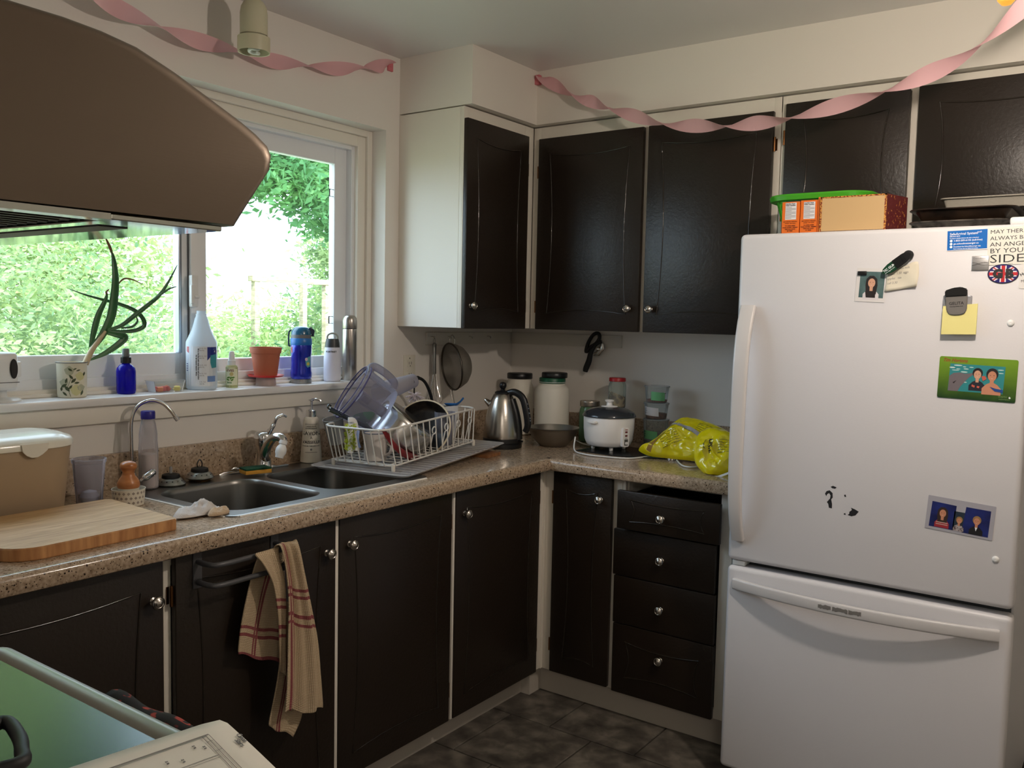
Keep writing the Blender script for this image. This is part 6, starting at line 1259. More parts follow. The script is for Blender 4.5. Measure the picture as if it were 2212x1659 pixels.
# mug
MG = M('mug_white', (214, 206, 198), 0.3)
mc = RL(0.005, 0.028, 0.0); mc = Vector((0.330, -1.218, 0.941))
t = thing('mug', 'white enamel mug standing at the near corner of the dish rack', 'mug', mc)
b = B(); b.lathe([(0.034, 0.0), (0.037, 0.002), (0.0385, 0.088), (0.0395, 0.090), (0.0375, 0.090), (0.035, 0.006), (0, 0.006)], mc, 36); obj('mug_body', b, MG, t, smooth=50)
ux, n = facing(mc.x, mc.y)
hd = (ux*0.85+n*0.5).normalized(); b = B(); b.tube(cr([mc+hd*0.036+uy*0.078, mc+hd*0.054+uy*0.076, mc+hd*0.062+uy*0.055, mc+hd*0.055+uy*0.028, mc+hd*0.036+uy*0.018], 6), 0.005, 8, sq=1.6); obj('mug_handle', b, MG, t, smooth=60)
b = B(); b.tube([mc+uy*0.0905+Vector((0.0385*math.cos(a), 0.0385*math.sin(a), 0)) for a in [2*PI*k/36 for k in range(36)]], 0.0015, 6, closed=True); obj('rim_line', b, M('mug_rim_blue', (70, 84, 104), 0.4), t)
# green scrubber
t = thing('scrub_brush', 'fuzzy lime green and white scrub brush clipped at rack end', 'brush', (0.25, -1.27, 0.96))
gc = Vector((0.3,-1.302,1.021)); rnd = random.Random(4); b = B()
for k in range(300):
    z = rnd.uniform(-0.042, 0.040); a = rnd.uniform(0, 2*PI); p = gc+Vector((0, 0, z)); d = Vector((math.cos(a), math.sin(a), rnd.uniform(-0.2, 0.4))); b.tube([p, p+d*rnd.uniform(0.014, 0.021)], 0.0012, 3)
obj('bristles', b, M('lime_bristle', (178, 192, 44), 0.7), t, kind='stuff', smooth=0)
b = B(); b.tube([gc+Vector((0, 0, -0.05)), gc+Vector((0, 0, 0.045))], 0.009, 8); b.tube(cr([gc+Vector((0.002, 0.020, -0.045)), gc+Vector((0.002, 0.026, 0.0)), gc+Vector((0, 0.018, 0.05)), gc+Vector((-0.01, 0.0, 0.056))], 5), 0.007, 8, sq=1.3); obj('white_holder', b, WPLAST, t)
# pale blue and green items
t = thing('spatula', 'pale blue plastic spatula handle between brush and mug', 'spatula', (0.33, -1.23, 0.96)); b = B(); b.tube(cr([(0.33,-1.296,1.046), (0.33,-1.3,1.016), (0.33,-1.29,0.991)], 4), 0.0065, 8, sq=0.5); obj('blade', b, M('pale_blue_plastic', (150, 166, 206), 0.4), t)
gb = Vector((0.17,-1.081,1.052))
t = thing('green_bowl', 'green plastic bowl seen through the processor bowl', 'bowl', gb)
b = B(Matrix.Translation(gb) @ axis_to((-0.3, 0.25, 0.9))); b.lathe([(0.028, -0.04), (0.045, -0.03), (0.060, 0.0), (0.062, 0.008), (0.058, 0.006), (0.04, -0.027), (0, -0.036)], (0, 0, 0), 32); obj('bowl_wall', b, M('leaf_green_plastic', (40, 134, 84), 0.3), t, smooth=50)
gj = Vector((0.17,-1.238,1.018)); t = thing('clear_jug', 'clear plastic cup leaning at the left end of rack', 'cup', gj-Vector((0, 0, 0.04)))
b = B(Matrix.Translation(gj-Vector((0, 0, 0.035))) @ axis_to((0.0, -0.22, 1))); b.lathe([(0.026, 0), (0.034, 0.085), (0.036, 0.087), (0.0335, 0.087), (0.025, 0.002)], (0, 0, 0), 28, cap=False); obj('cup_wall', b, glassy('smoky_cup', (206, 206, 204), 0.62, 0.15, 0.3), t, smooth=50)
# utensil holder, tumbler, spoon
uc = Vector((0.245, -0.765, 0.962)); t = thing('utensil_holder', 'white plastic utensil holder at the far end of the rack', 'holder', uc)
b = B(); b.grid([rr4(uc.x, uc.y, 0.030, 0.038, 0.012, uc.z), rr4(uc.x, uc.y, 0.036, 0.046, 0.014, uc.z+0.122), rr4(uc.x, uc.y, 0.034, 0.044, 0.012, uc.z+0.122), rr4(uc.x, uc.y, 0.028, 0.036, 0.010, uc.z+0.003)], closed_u=True); pp = rr4(uc.x, uc.y, 0.030, 0.038, 0.012, uc.z+0.001); b.mesh(pp, [tuple(range(len(pp)))]); obj('holder_wall', b, M('holder_white', (220, 222, 226), 0.4), t, smooth=40)
tc_ = Vector((0.33, -0.865, 0.956)); t = thing('tumbler', 'clear lilac tinted tumbler right of the frying pan', 'glass', tc_)
b = B(); b.lathe([(0.028, 0), (0.030, 0.002), (0.038, 0.118), (0.036, 0.118), (0.028, 0.004)], tc_, 32, cap=False); b.lathe([(0.029, 0.002), (0, 0.002)], tc_, 32, cap=False); obj('tumbler_wall', b, glassy('lilac_glass', (206, 206, 216), 0.75, 0.08, 0.2), t, smooth=50)
t = thing('spoon', 'blue silicone spoon resting across the white utensil holder', 'spoon', (0.24,-0.711,1.079))
b = B(); sp0 = Vector((0.262,-0.746,1.084)); b.lathe([(0.0, -0.004), (0.02, -0.001), (0.028, 0.006), (0.0265, 0.007), (0.018, 0.001), (0, -0.001)], sp0, 24, Matrix.Rotation(math.radians(30), 4, 'Z') @ Matrix.Diagonal((1.0, 0.72, 1, 1))); b.tube([sp0+Vector((0.015, 0.012, 0.003)), (0.262,-0.694,1.094), (0.262,-0.675,1.107)], [0.006, 0.0045, 0.005], 8, sq=0.5); obj('spoon_head', b, M('blue_silicone', (20, 92, 160), 0.4), t, smooth=50)

# ---------------------------------------------------------------- wall hung tools and outlet
t = thing('wall_outlet', 'cream duplex wall outlet under the wall cabinet', 'outlet', (0.0, -0.697, 1.17))
OC = M('outlet_cream', (222, 216, 200), 0.4)
b = B(); b.box((0.0, -0.730, 1.148), (0.005, -0.664, 1.262), 0.0015); obj('cover_plate', b, OC, t)
for z in (1.227, 1.183):
    b = B(); b.box((0.005, -0.712, z-0.014), (0.0075, -0.682, z+0.014), 0.001); so = obj('socket', b, OC, t)
    b = B(); b.box((0.0076, -0.7045, z-0.002), (0.0080, -0.7025, z+0.008)); b.box((0.0076, -0.6915, z-0.002), (0.0080, -0.6895, z+0.008)); b.lathe([(0.0022, 0), (0.0022, 0.0004)], (0.0076, -0.697, z-0.008), 10, axis_to((1, 0, 0))); obj('slots', b, INK, so, smooth=0)
b = B(); b.lathe([(0.003, 0), (0, 0.001)], (0.005, -0.697, 1.249), 10, axis_to((1, 0, 0))); obj('screw', b, NICKEL, t)
t = thing('hook_rail', 'painted wooden hook rail on wall beneath the corner cabinets', 'rail', (0.009, -0.45, 1.305))
b = B(); b.box((0.0, -0.60, 1.300), (0.010, -0.02, 1.352), 0.001); b.box((0.0, -0.010, 1.300), (0.575, -0.0, 1.352), 0.001)
obj('rail_board', b, M('rail_paint', (204, 200, 190), 0.5), t)
for y in (-0.578, -0.470, -0.33, -0.2):
    bb = B(); bb.tube(cr([(0.010, y, 1.335), (0.024, y, 1.334), (0.030, y, 1.326), (0.031, y, 1.336)], 4), 0.0014, 6); obj('hook', bb, NICKEL, t)
t = thing('whisk', 'steel balloon whisk hanging on the wall left of the strainer', 'whisk', (0.03, -0.578, 1.05))
b = B(); b.lathe([(0.0065, 0), (0.0085, 0.01), (0.0072, 0.09), (0.0082, 0.125), (0.004, 0.13), (0, 0.13)], (0.03, -0.578, 1.180), 16); b.tube([(0.03, -0.578+0.006*math.cos(a), 1.317+0.010*math.sin(a)) for a in [2*PI*k/16 for k in range(16)]], 0.0012, 5, closed=True); obj('handle', b, STEEL, t, smooth=60)
for k in range(5):
    a = PI*k/5; dx, dy = math.cos(a), math.sin(a); c_ = Vector((0.034, -0.578, 0)); r = 0.030
    pts = [c_+Vector((dx*0.005, dy*0.005, 1.183)), c_+Vector((dx*r*0.5, dy*r*0.5, 1.13)), c_+Vector((dx*r, dy*r, 1.085)), c_+Vector((dx*r*0.75, dy*r*0.75, 1.062)), c_+Vector((0, 0, 1.052)), c_+Vector((-dx*r*0.75, -dy*r*0.75, 1.062)), c_+Vector((-dx*r, -dy*r, 1.085)), c_+Vector((-dx*r*0.5, -dy*r*0.5, 1.13)), c_+Vector((-dx*0.005, -dy*0.005, 1.183))]
    bb = B(); bb.tube(cr(pts, 5), 0.0013, 5); obj('wire', bb, CHROME, t, smooth=60)
t = thing('strainer', 'round metal mesh strainer with dark rim hanging on the wall', 'strainer', (0.03, -0.46, 1.12))
MESHM = bpy.data.materials.new('fine_steel_mesh'); MESHM.use_nodes = True; nt = MESHM.node_tree; pb = nt.nodes['Principled BSDF']; pb.inputs['Base Color'].default_value = (*lin((140, 134, 124)), 1); pb.inputs['Metallic'].default_value = 0.6; pb.inputs['Roughness'].default_value = 0.5
tr_ = nt.nodes.new('ShaderNodeBsdfTransparent'); mx = nt.nodes.new('ShaderNodeMixShader'); mx.inputs[0].default_value = 0.82; nt.links.new(tr_.outputs[0], mx.inputs[1]); nt.links.new(pb.outputs[0], mx.inputs[2]); nt.links.new(mx.outputs[0], nt.nodes['Material Output'].inputs[0])
sc_ = Vector((0.092,-0.541,1.215)); ax_ = Vector((0.42, 0.90, 0.12)).normalized(); fm = Matrix.Translation(sc_) @ axis_to(ax_)
b = B(fm); b.lathe([(0.094, 0), (0.091, 0.018), (0.078, 0.045), (0.055, 0.064), (0.026, 0.075), (0, 0.078)], (0, 0, 0), 40, cap=False); obj('mesh_bowl', b, MESHM, t, smooth=60)
b = B(fm); b.tube([(0.0945*math.cos(a), 0.0945*math.sin(a), 0) for a in [2*PI*k/44 for k in range(44)]], 0.0042, 8, closed=True); obj('rim', b, M('strainer_rim', (86, 80, 72), 0.35, 0.9), t, smooth=60)
b = B(); top = sc_+Vector((0, 0, 0.094)); b.tube(cr([top+Vector((0, -0.013, -0.004)), top+Vector((0, -0.015, 0.020)), top+Vector((0, 0, 0.034)), top+Vector((0, 0.015, 0.020)), top+Vector((0, 0.013, -0.004))], 5), 0.0022, 8)
lo = sc_-Vector((0, 0, 0.094)); b.tube([lo+Vector((0, -0.005, 0)), lo+Vector((0.012, -0.006, -0.055))], 0.0018, 6); b.tube([lo+Vector((0, 0.005, 0)), lo+Vector((0.012, 0.006, -0.055))], 0.0018, 6); obj('wire_loops', b, NICKEL, t, smooth=60)
t = thing('can_opener', 'black handled can opener hanging on the back wall', 'can opener', (0.45, -0.03, 1.19))
b = B(); b.tube(cr([(0.414,-0.025,1.278), (0.422,-0.025,1.314), (0.446,-0.025,1.351), (0.471,-0.025,1.359), (0.478,-0.025,1.34), (0.463,-0.025,1.317), (0.436,-0.025,1.299)], 6, closed=True), 0.0078, 10, closed=True); obj('turning_key', b, RUBBER, t, smooth=60)
b = B(); P = cr([(0.491,-0.03,1.324), (0.466,-0.03,1.312), (0.442,-0.03,1.279), (0.432,-0.03,1.239), (0.419,-0.03,1.208), (0.415,-0.03,1.192)], 6); n = len(P); b.tube(P, [0.008+0.006*math.sin(PI*min(1, max(0, (i/n-0.25)/0.85)))**1 for i in range(n)], 12, sq=0.6); obj('grip', b, RUBBER, t, smooth=60)
b = B(); b.tube([(0.495,-0.03,1.317), (0.494,-0.03,1.297), (0.476,-0.03,1.273), (0.454,-0.03,1.268)], [0.006, 0.013, 0.011, 0.006], 10, sq=0.4); b.lathe([(0.009, -0.006), (0.009, 0.006), (0.004, 0.008), (0, 0.008)], (0.479,-0.036,1.292), 16, axis_to((0, -1, 0))); obj('cutting_head', b, NICKEL, t, smooth=40)

# ---------------------------------------------------------------- worktop, right end
kx, ky = 0.335, -0.520
t = thing('electric_kettle', 'brushed steel cordless kettle with black base and ribbed handle', 'kettle', (kx, ky, ZK_))
ux, n = facing(kx, ky); o = Vector((kx, ky, ZK_))
b = B(); b.lathe([(0.078, 0), (0.079, 0.003), (0.079, 0.018), (0.0745, 0.021), (0.0745, 0.038), (0, 0.038)], o, 40); bs = obj('base', b, BLACK, t)
b = B(); b.lathe([(0.0735, 0.038), (0.0738, 0.042), (0.073, 0.060), (0.068, 0.100), (0.059, 0.145), (0.047, 0.185), (0.036, 0.207), (0.030, 0.212), (0, 0.213)], o, 44); obj('kettle_body', b, M('kettle_steel', (186, 180, 172), 0.24, 1.0, bump=(30, 0.05, (1, 1, 20))), t, smooth=50)
b = B(); b.lathe([(0.031, 0.2115), (0.031, 0.216), (0.024, 0.220), (0.010, 0.222), (0.007, 0.228), (0.0135, 0.236), (0.0145, 0.244), (0.011, 0.253), (0, 0.256)], o, 28); obj('lid_and_knob', b, BLACK, t, smooth=60)
b = B(); hh = (ux*0.9+n*0.43).normalized(); P = cr([o+hh*0.020+uy*0.212, o+hh*0.052+uy*0.218, o+hh*0.085+uy*0.198, o+hh*0.102+uy*0.150, o+hh*0.110+uy*0.095, o+hh*0.100+uy*0.066], 6); b.tube(P, [0.012+0.003*math.sin(PI*i/(len(P)-1)) for i in range(len(P))], 12, sq=0.75); 
b.tube(cr([o+hh*0.040+uy*0.19, o+hh*0.058+uy*0.14, o+hh*0.069+uy*0.09, o+hh*0.072+uy*0.035], 6), 0.014, 10, sq=1.2); obj('handle', b, BLACK, t, smooth=60)
for k in range(5):
    q = P[int(len(P)*(0.50+0.06*k))]; bb = B(); bb.tube([q+hh*0.0105-n*0.004, q+hh*0.012+n*0.008], 0.0024, 6); obj('grip_rib', bb, M('grey_rib', (110, 118, 130), 0.4), t)
b = B(); sd = (-ux*0.9-n*0.2).normalized(); b.tube([o+sd*0.048+uy*0.165, o+sd*0.066+uy*0.180, o+sd*0.072+uy*0.186], [0.014, 0.009, 0.004], 10); obj('spout', b, MATS['kettle_steel'], t, smooth=50)
b = B(); b.tube([o+hh*0.07+uy*0.030, o+hh*0.090+uy*0.028], 0.004, 8); obj('switch_lever', b, BLACK, t)
text('lettering', 'MASTER', 0.009, GREYINK, t, o-ux*0.055+uy*0.024, ux, uy, tgt=bs, sx=1.0, bold=0.0002)
b = B(); b.tube(cr([o+Vector((-0.07, -0.02, 0.010)), (0.24, -0.60, ZK_+0.010), (0.20, -0.70, ZK_+0.005), (0.10, -0.66, ZK_+0.004), (0.03, -0.69, ZK_+0.04), (0.03, -0.697, 1.16), (0.010, -0.697, 1.180)], 8), 0.003, 7); obj('power_cord', b, RUBBER, t, smooth=60)
# big white jars
WJ = M('ivory_plastic', (232, 227, 214), 0.45)
t, r_ = bottle('storage_jar', 'white plastic jar with a black lid behind the kettle', 'jar', 0.152, -0.145, ZK_, [
    ('jar_body', [(0.056, 0), (0.061, 0.004), (0.062, 0.02), (0.062, 0.195), (0.058, 0.215), (0.052, 0.225), (0.051, 0.245), (0, 0.245)], WJ), ('lid', [(0.0545, 0.243), (0.0555, 0.245), (0.0555, 0.264), (0.053, 0.267), (0, 0.267)], BLACK)])
t = thing('storage_jar', 'larger ribbed white jar topped by stacked green and black lids', 'jar', (0.345, -0.180, ZK_))
b = B(); sg = 72; prof = [(0.066, 0), (0.072, 0.004), (0.0735, 0.015), (0.0735, 0.195), (0.070, 0.212), (0.060, 0.226), (0.053, 0.230), (0.053, 0.245)]
vs = []; fs = []
for (r, z) in prof:
    for k in range(sg*2): a = PI*k/sg; rr_ = r-(0.0011 if (k % 2 and 0.01 < z < 0.225) else 0); vs.append((0.345+rr_*math.cos(a), -0.180+rr_*math.sin(a), ZK_+z))
N2 = sg*2
for i in range(len(prof)-1):
    for k in range(N2): fs.append((i*N2+k, i*N2+(k+1) % N2, (i+1)*N2+(k+1) % N2, (i+1)*N2+k))
fs.append(tuple(range(N2))); fs.append(tuple((len(prof)-1)*N2+k for k in range(N2)))
b.mesh(vs, fs); obj('ribbed_body', b, WJ, t, smooth=50)
b = B(); b.lathe([(0.0545, 0.236), (0.0555, 0.237), (0.0555, 0.256), (0.053, 0.259), (0, 0.259)], (0.345, -0.180, ZK_), 40); obj('green_lid', b, M('bottle_green', (14, 84, 56), 0.4), t, smooth=40)
b = B(); b.tube([(0.345+0.0556*math.cos(a), -0.18+0.0556*math.sin(a), ZK_+0.241) for a in [2*PI*k/40 for k in range(40)]], 0.0012, 5, closed=True); obj('white_line', b, WPLAST, t)
t = thing('loose_lid', 'black lid resting off centre on the green lidded jar', 'lid', (0.353, -0.176, ZK_+0.26))
b = B(); b.lathe([(0.0535, 0.2595), (0.0545, 0.261), (0.0545, 0.278), (0.052, 0.281), (0, 0.2805)], (0.353, -0.176, ZK_), 40); obj('disc', b, BLACK, t, smooth=40)
# steel bowl
t = thing('mixing_bowl', 'shallow stainless steel bowl between kettle and rice cooker', 'bowl', (0.468, -0.345, ZK_))
b = B(); b.lathe([(0.048, 0), (0.055, 0.002), (0.082, 0.030), (0.098, 0.062), (0.1035, 0.072), (0.1065, 0.073), (0.1035, 0.0745), (0.096, 0.063), (0.080, 0.032), (0.053, 0.006), (0, 0.005)], (0.462, -0.345, ZK_), 48); obj('bowl_wall', b, M('bowl_steel', (150, 146, 140), 0.38, 1.0), t, smooth=50)
# mason jar
gm = glassy('green_tinted_glass', (120, 160, 116), 0.5, 0.08, 0.3)
t, r_ = bottle('mason_jar', 'glass preserving jar of green contents with silver band lid', 'jar', 0.505, -0.135, ZK_, [
    ('glass', [(0.038, 0), (0.043, 0.004), (0.044, 0.02), (0.044, 0.115), (0.041, 0.135), (0.0375, 0.142), (0.0375, 0.150), (0, 0.150)], gm), ('green_contents', [(0.038, 0.003), (0.0405, 0.01), (0.0405, 0.105), (0, 0.108)], ramp_mat('dried_herbs', [(0.4, (44, 74, 36)), (0.6, (96, 122, 66))], 120, 0.9)),
    ('screw_band', [(0.0405, 0.147), (0.0415, 0.149), (0.0410, 0.153), (0.0415, 0.157), (0.0410, 0.161), (0.0415, 0.165), (0.0405, 0.169), (0, 0.170)], M('jar_band', (170, 160, 146), 0.32, 1.0))])
# stacked jars behind the cooker
t, r_ = bottle('mason_jar', 'dark squat jar with silver band behind the rice cooker', 'jar', 0.612, -0.100, ZK_, [
    ('glass', [(0.038, 0), (0.043, 0.004), (0.043, 0.105), (0.0405, 0.125), (0, 0.126)], glassy('dark_jar_glass', (90, 96, 84), 0.4, 0.1, 0.3)), ('screw_band', [(0.0405, 0.123), (0.0418, 0.125), (0.0412, 0.130), (0.0418, 0.135), (0.0412, 0.140), (0.0405, 0.145), (0, 0.146)], MATS['jar_band'])])
bx, by, bz = 0.612, -0.100, ZK_+0.1465
t = thing('glass_jar', 'clear jar of seeds with red lid stacked behind the cooker', 'jar', (bx, by, bz))
b = B(); b.lathe([(0.031, 0), (0.0355, 0.003), (0.0365, 0.010), (0.0365, 0.088), (0.0345, 0.098), (0.031, 0.105), (0.031, 0.112)], (bx, by, bz), 36, cap=False); obj('glass', b, glassy('clear_glass', (232, 238, 232), 0.84, 0.04, 0.25), t, smooth=50)
b = B(); b.lathe([(0.0335, 0.109), (0.0345, 0.110), (0.0345, 0.121), (0.0325, 0.124), (0, 0.1245)], (bx, by, bz), 36); obj('red_lid', b, M('red_tin_lid', (168, 28, 34), 0.35), t, smooth=40)
rnd = random.Random(11); b = B()
for k in range(420):
    a = rnd.uniform(0, 2*PI); r = 0.032*math.sqrt(rnd.random()); h = 0.052+0.012*math.cos(a+2.4)*r/0.032; z = 0.004+rnd.random()**0.6*h; p = Vector((bx+r*math.cos(a), by+r*math.sin(a), bz+z)); d = Vector((rnd.uniform(-1, 1), rnd.uniform(-1, 1), rnd.uniform(-1, 1))).normalized()*0.005; s_ = d.orthogonal().normalized()*0.0018; s2 = d.cross(s_).normalized()*0.0012
    b.mesh([p-d, p+s_, p+s2, p-s_, p-s2, p+d], [(0, 1, 2), (0, 2, 3), (0, 3, 4), (0, 4, 1), (5, 2, 1), (5, 3, 2), (5, 4, 3), (5, 1, 4)], recalc=False)
b.lathe([(0.030, 0.004), (0.0335, 0.008), (0.0335, 0.044), (0.012, 0.052), (0, 0.052)], (bx, by, bz), 24)
obj('seeds', b, ramp_mat('seed_browns', [(0.4, (104, 76, 50)), (0.6, (186, 158, 118))], 60, 0.8, detail=0), t, kind='stuff', smooth=0)
# rice cooker
cx, cy = 0.683, -0.288
t = thing('rice_cooker', 'white rice cooker with grey glass lid and white knob', 'rice cooker', (cx, cy, ZK_)); o = Vector((cx, cy, ZK_+0.004)); ux, n = facing(cx, cy)
CW = M('cooker_white', (238, 235, 232), 0.3)
b = B(); b.lathe([(0.070, 0.014), (0.078, 0.015), (0.086, 0.020), (0.0945, 0.040), (0.0985, 0.080), (0.0995, 0.126), (0.0985, 0.128), (0, 0.128)], o, 48); bd = obj('body', b, CW, t, smooth=50)
b = B(); b.lathe([(0.104, 0.1285), (0.1045, 0.132), (0.097, 0.144), (0.075, 0.156), (0.040, 0.164), (0.0, 0.167)], o, 48); obj('lid', b, M('smoked_lid', (46, 50, 56), 0.14), t, smooth=50)
b = B(); b.lathe([(0.033, 0.1655), (0.031, 0.168), (0.012, 0.170), (0.0105, 0.182), (0.017, 0.186), (0.0175, 0.191), (0.012, 0.193), (0, 0.1935)], o, 28); obj('knob', b, CW, t, smooth=50)
for a in (0.6, 2.2, 3.8, 5.4): bb = B(); bb.lathe([(0.007, 0), (0.009, 0.016)], (cx+0.06*math.cos(a), cy+0.06*math.sin(a), ZK_+0.0045), 12); obj('foot', bb, CW, t)
hd = (-ux*0.62+n*0.78).normalized(); hs = Vector((-hd.y, hd.x, 0)); b = B(); q = o+hd*0.094+uy*0.106; b.prism([(-0.024, 0), (0.024, 0), (0.020, 0.016), (0.008, 0.020), (-0.008, 0.020), (-0.020, 0.016)], q, hs, hd, (0, 0, 0.010), 0.003); obj('side_grip', b, CW, t)
sdir = (ux*0.62+n*0.785).normalized(); sx_ = Vector((-sdir.y, sdir.x, 0)); q = o+sdir*0.0915
b = B(); b.prism(rrect(-0.0165, 0.020, 0.0165, 0.094, 0.006, 3), q, sx_, uy, sdir*0.016, 0.002); sw = obj('switch_housing', b, CW, t)
q = q+sdir*0.0163
b = B(); b.prism(rrect(-0.0085, 0.026, 0.0085, 0.050, 0.002, 2), q, sx_, uy, sdir*0.0006); obj('switch_slot', b, M('slot_grey', (90, 88, 84), 0.4), sw, smooth=0)
b = B(); b.prism(rrect(-0.006, 0.030, 0.006, 0.040, 0.002, 2), q+sdir*0.0006, sx_, uy, sdir*0.004, 0.001); obj('switch_lever', b, CW, sw)
for z in (0.060, 0.074): bb = B(); bb.prism(rrect(-0.0055, z, 0.0055, z+0.0065, 0.001, 2), q, sx_, uy, sdir*0.0008); obj('indicator', bb, M('indicator_red', (96, 22, 20), 0.3), sw, smooth=0)
text('lettering', 'WARM', 0.0042, M('red_ink', (170, 60, 60), 0.5), sw, q+uy*0.085+sdir*0.0005, sx_, uy, align='CENTER', bold=0.0001)
text('lettering', 'COOK', 0.0038, INK, sw, q+uy*0.053+sdir*0.0005, sx_, uy, align='CENTER')
# black tray under it
t = thing('black_tray', 'thin black tray under the rice cooker', 'tray', (0.75, -0.33, ZK_)); 
b = B(); b.prism([(0.605, -0.405), (0.79, -0.425), (0.955, -0.365), (0.94, -0.20), (0.63, -0.17)], (0, 0, ZK_), (1, 0, 0), (0, 1, 0), (0, 0, 0.0035), 0.001); obj('sheet', b, M('gloss_black_sheet', (24, 26, 28), 0.2), t)
t = thing('white_cable', 'white cable loosely looped in front of the rice cooker', 'cable', (0.75, -0.45, ZK_))
b = B(); pts = [(0.599,-0.4,0.963), (0.618,-0.435,0.918), (0.69,-0.482,0.915), (0.782,-0.477,0.914), (0.861,-0.447,0.914), (0.892,-0.359,0.914), (0.919,-0.258,0.914), (0.999,-0.288,0.914), (1.063,-0.329,0.914), (1.08,-0.242,0.914)]; b.tube(cr(pts, 6), 0.0028, 7)
b.tube(cr([(1.01,-0.365,0.914), (1.08,-0.464,0.914), (1.123,-0.463,0.914), (1.131,-0.363,0.914)], 5), 0.003, 7); b.tube(cr([(0.484,-0.216,0.922), (0.556,-0.274,0.92), (0.599,-0.285,0.918)], 4), 0.0026, 7)
obj('cable', b, WPLAST, t, smooth=60)
t = thing('steel_cup', 'small shiny steel cup peeping from under the yellow bag', 'cup', (0.99, -0.35, ZK_)); b = B(); b.lathe([(0.018, 0), (0.020, 0.001), (0.021, 0.026), (0.019, 0.026), (0.018, 0.003), (0, 0.003)], (0.985, -0.352, ZK_), 24); obj('cup_wall', b, CHROME, t)
# stacked deli containers
def deli(z, r0, r1, h, lab, content, cont_h, lblcol, lx, lines, lblz):
    bx, by = 0.806, -0.128; t = thing('deli_container', lab, 'container', (bx, by, z), group='stacked clear deli containers')
    b = B(); b.lathe([(r0-0.002, 0.0), (r0, 0.002), (r1, h-0.006), (r1+0.003, h-0.005), (r1+0.0035, h-0.001), (r1+0.0005, h)], (bx, by, z), 40, cap=False); b.lathe([(r0, 0.001), (0, 0.001)], (bx, by, z), 40, cap=False); w_ = obj('container_wall', b, CLR2, t, smooth=50)
    b = B(); b.lathe([(r1+0.002, h-0.0015), (r1+0.002, h+0.0006), (0, h)], (bx, by, z), 40, cap=False); obj('lid', b, glassy('clear_lid', (226, 228, 230), 0.7, 0.15), t)
    if content: b = B(); b.lathe([(r0-0.002, 0.0025), (r0+0.001, cont_h), (0, cont_h+0.004)], (bx, by, z), 32); obj('contents', b, content, t)
    ux, n = facing(bx, by); o = Vector((bx, by, z))
    patch('paper_label', [(lx-0.028, lblz), (lx+0.026, lblz-0.003), (lx+0.024, lblz+0.030), (lx-0.028, lblz+0.034)], lblcol, t, o, ux, uy, tgt=w_, nsub=10, off=0.001)
    for k, s in enumerate(lines): text('lettering', s, 0.0062, INK, t, o+ux*(lx-0.026)+uy*(lblz+0.0255-0.0085*k), ux, uy+ux*0.0, tgt=w_, bold=0.0002)
    return t
LGN = M('label_mint', (120, 196, 140), 0.6); LWH = M('label_paper', (216, 212, 214), 0.6)
spice = ramp_mat('red_lentils', [(0.4, (120, 66, 44)), (0.6, (160, 96, 62))], 200, 0.9)
deli(ZK_, 0.044, 0.050, 0.118, 'bottom clear deli container of the stack with narrow mint label', M('white_grain', (190, 188, 184), 0.9), 0.035, LGN, -0.018, ('RICE', 'white', 'long'), 0.042)
deli(ZK_+0.119, 0.041, 0.048, 0.064, 'middle clear deli container of the stack with white label', spice, 0.022, LWH, -0.016, ('Red lentils soup', 'mix spices   2017', 'use by   06 15'), 0.016)
deli(ZK_+0.184, 0.041, 0.048, 0.066, 'topmost clear deli container with wide mint green label', spice, 0.012, LGN, 0.006, ('ground turmeric spice', 'organic  lime leaves', 'best before 2018'), 0.012)
# yellow bag
YB = bpy.data.materials.new('yellow_film'); YB.use_nodes = True; yb = YB.node_tree.nodes['Principled BSDF']; yb.inputs['Base Color'].default_value = (*lin((240, 222, 8)), 1); yb.inputs['Roughness'].default_value = 0.22; yb.inputs['Coat Weight'].default_value = 0.6; yb.inputs['Coat Roughness'].default_value = 0.08
t = thing('plastic_bag', 'crumpled glossy yellow bag on the counter against the fridge', 'bag', (1.1, -0.40, ZK_))
def outl(pts, n=5):
    P = cr([Vector(p) for p in pts], n, closed=True); o = sum(P, Vector())/len(P); return P, o
P1, o1 = outl([(0.853,-0.375,0.943), (0.901,-0.37,0.918), (0.97,-0.365,0.913), (1.061,-0.365,0.915), (1.149,-0.365,0.915), (1.251,-0.365,0.926), (1.239,-0.33,0.983), (1.175,-0.29,1.022), (1.077,-0.27,1.049), (0.998,-0.27,1.056), (0.957,-0.3,1.032), (0.914,-0.34,0.994), (0.88,-0.37,0.966)])
uxb = Vector((1, 0, 0)); uyb = Vector((0, 0.55, 0.84)).normalized()
b = blob([((p-o1).dot(uxb), (p-o1).dot(uyb)) for p in P1], o1, uxb, uyb, 0.052, 1.7, nr=22, amp=0.5, fr=4.2, lift=1.2, pw=0.6); [setattr(v.co, 'z', max(v.co.z, ZK_+0.001)) for v in b.bm.verts]; bag1 = obj('upper_part', b, YB, t, smooth=28)
P2, o2 = outl([(1.131,-0.5,0.985), (1.147,-0.54,0.941), (1.18,-0.57,0.92), (1.218,-0.59,0.91), (1.267,-0.57,0.924), (1.296,-0.55,0.95), (1.295,-0.52,0.994), (1.268,-0.47,1.025), (1.185,-0.44,1.029), (1.138,-0.46,1.014)])
b = blob([((p-o2).dot(uxb), (p-o2).dot(uyb)) for p in P2], o2+Vector((0, 0.02, 0.006)), uxb, uyb, 0.040, 5.1, nr=20, amp=0.5, fr=6, lift=1.0, pw=0.6); [setattr(v.co, 'z', max(v.co.z, ZK_+0.001)) for v in b.bm.verts]; bag2 = obj('folded_front', b, YB, t, smooth=28)
n_ = uxb.cross(uyb)
BK = M('bag_grey_band', (176, 176, 180), 0.3); 
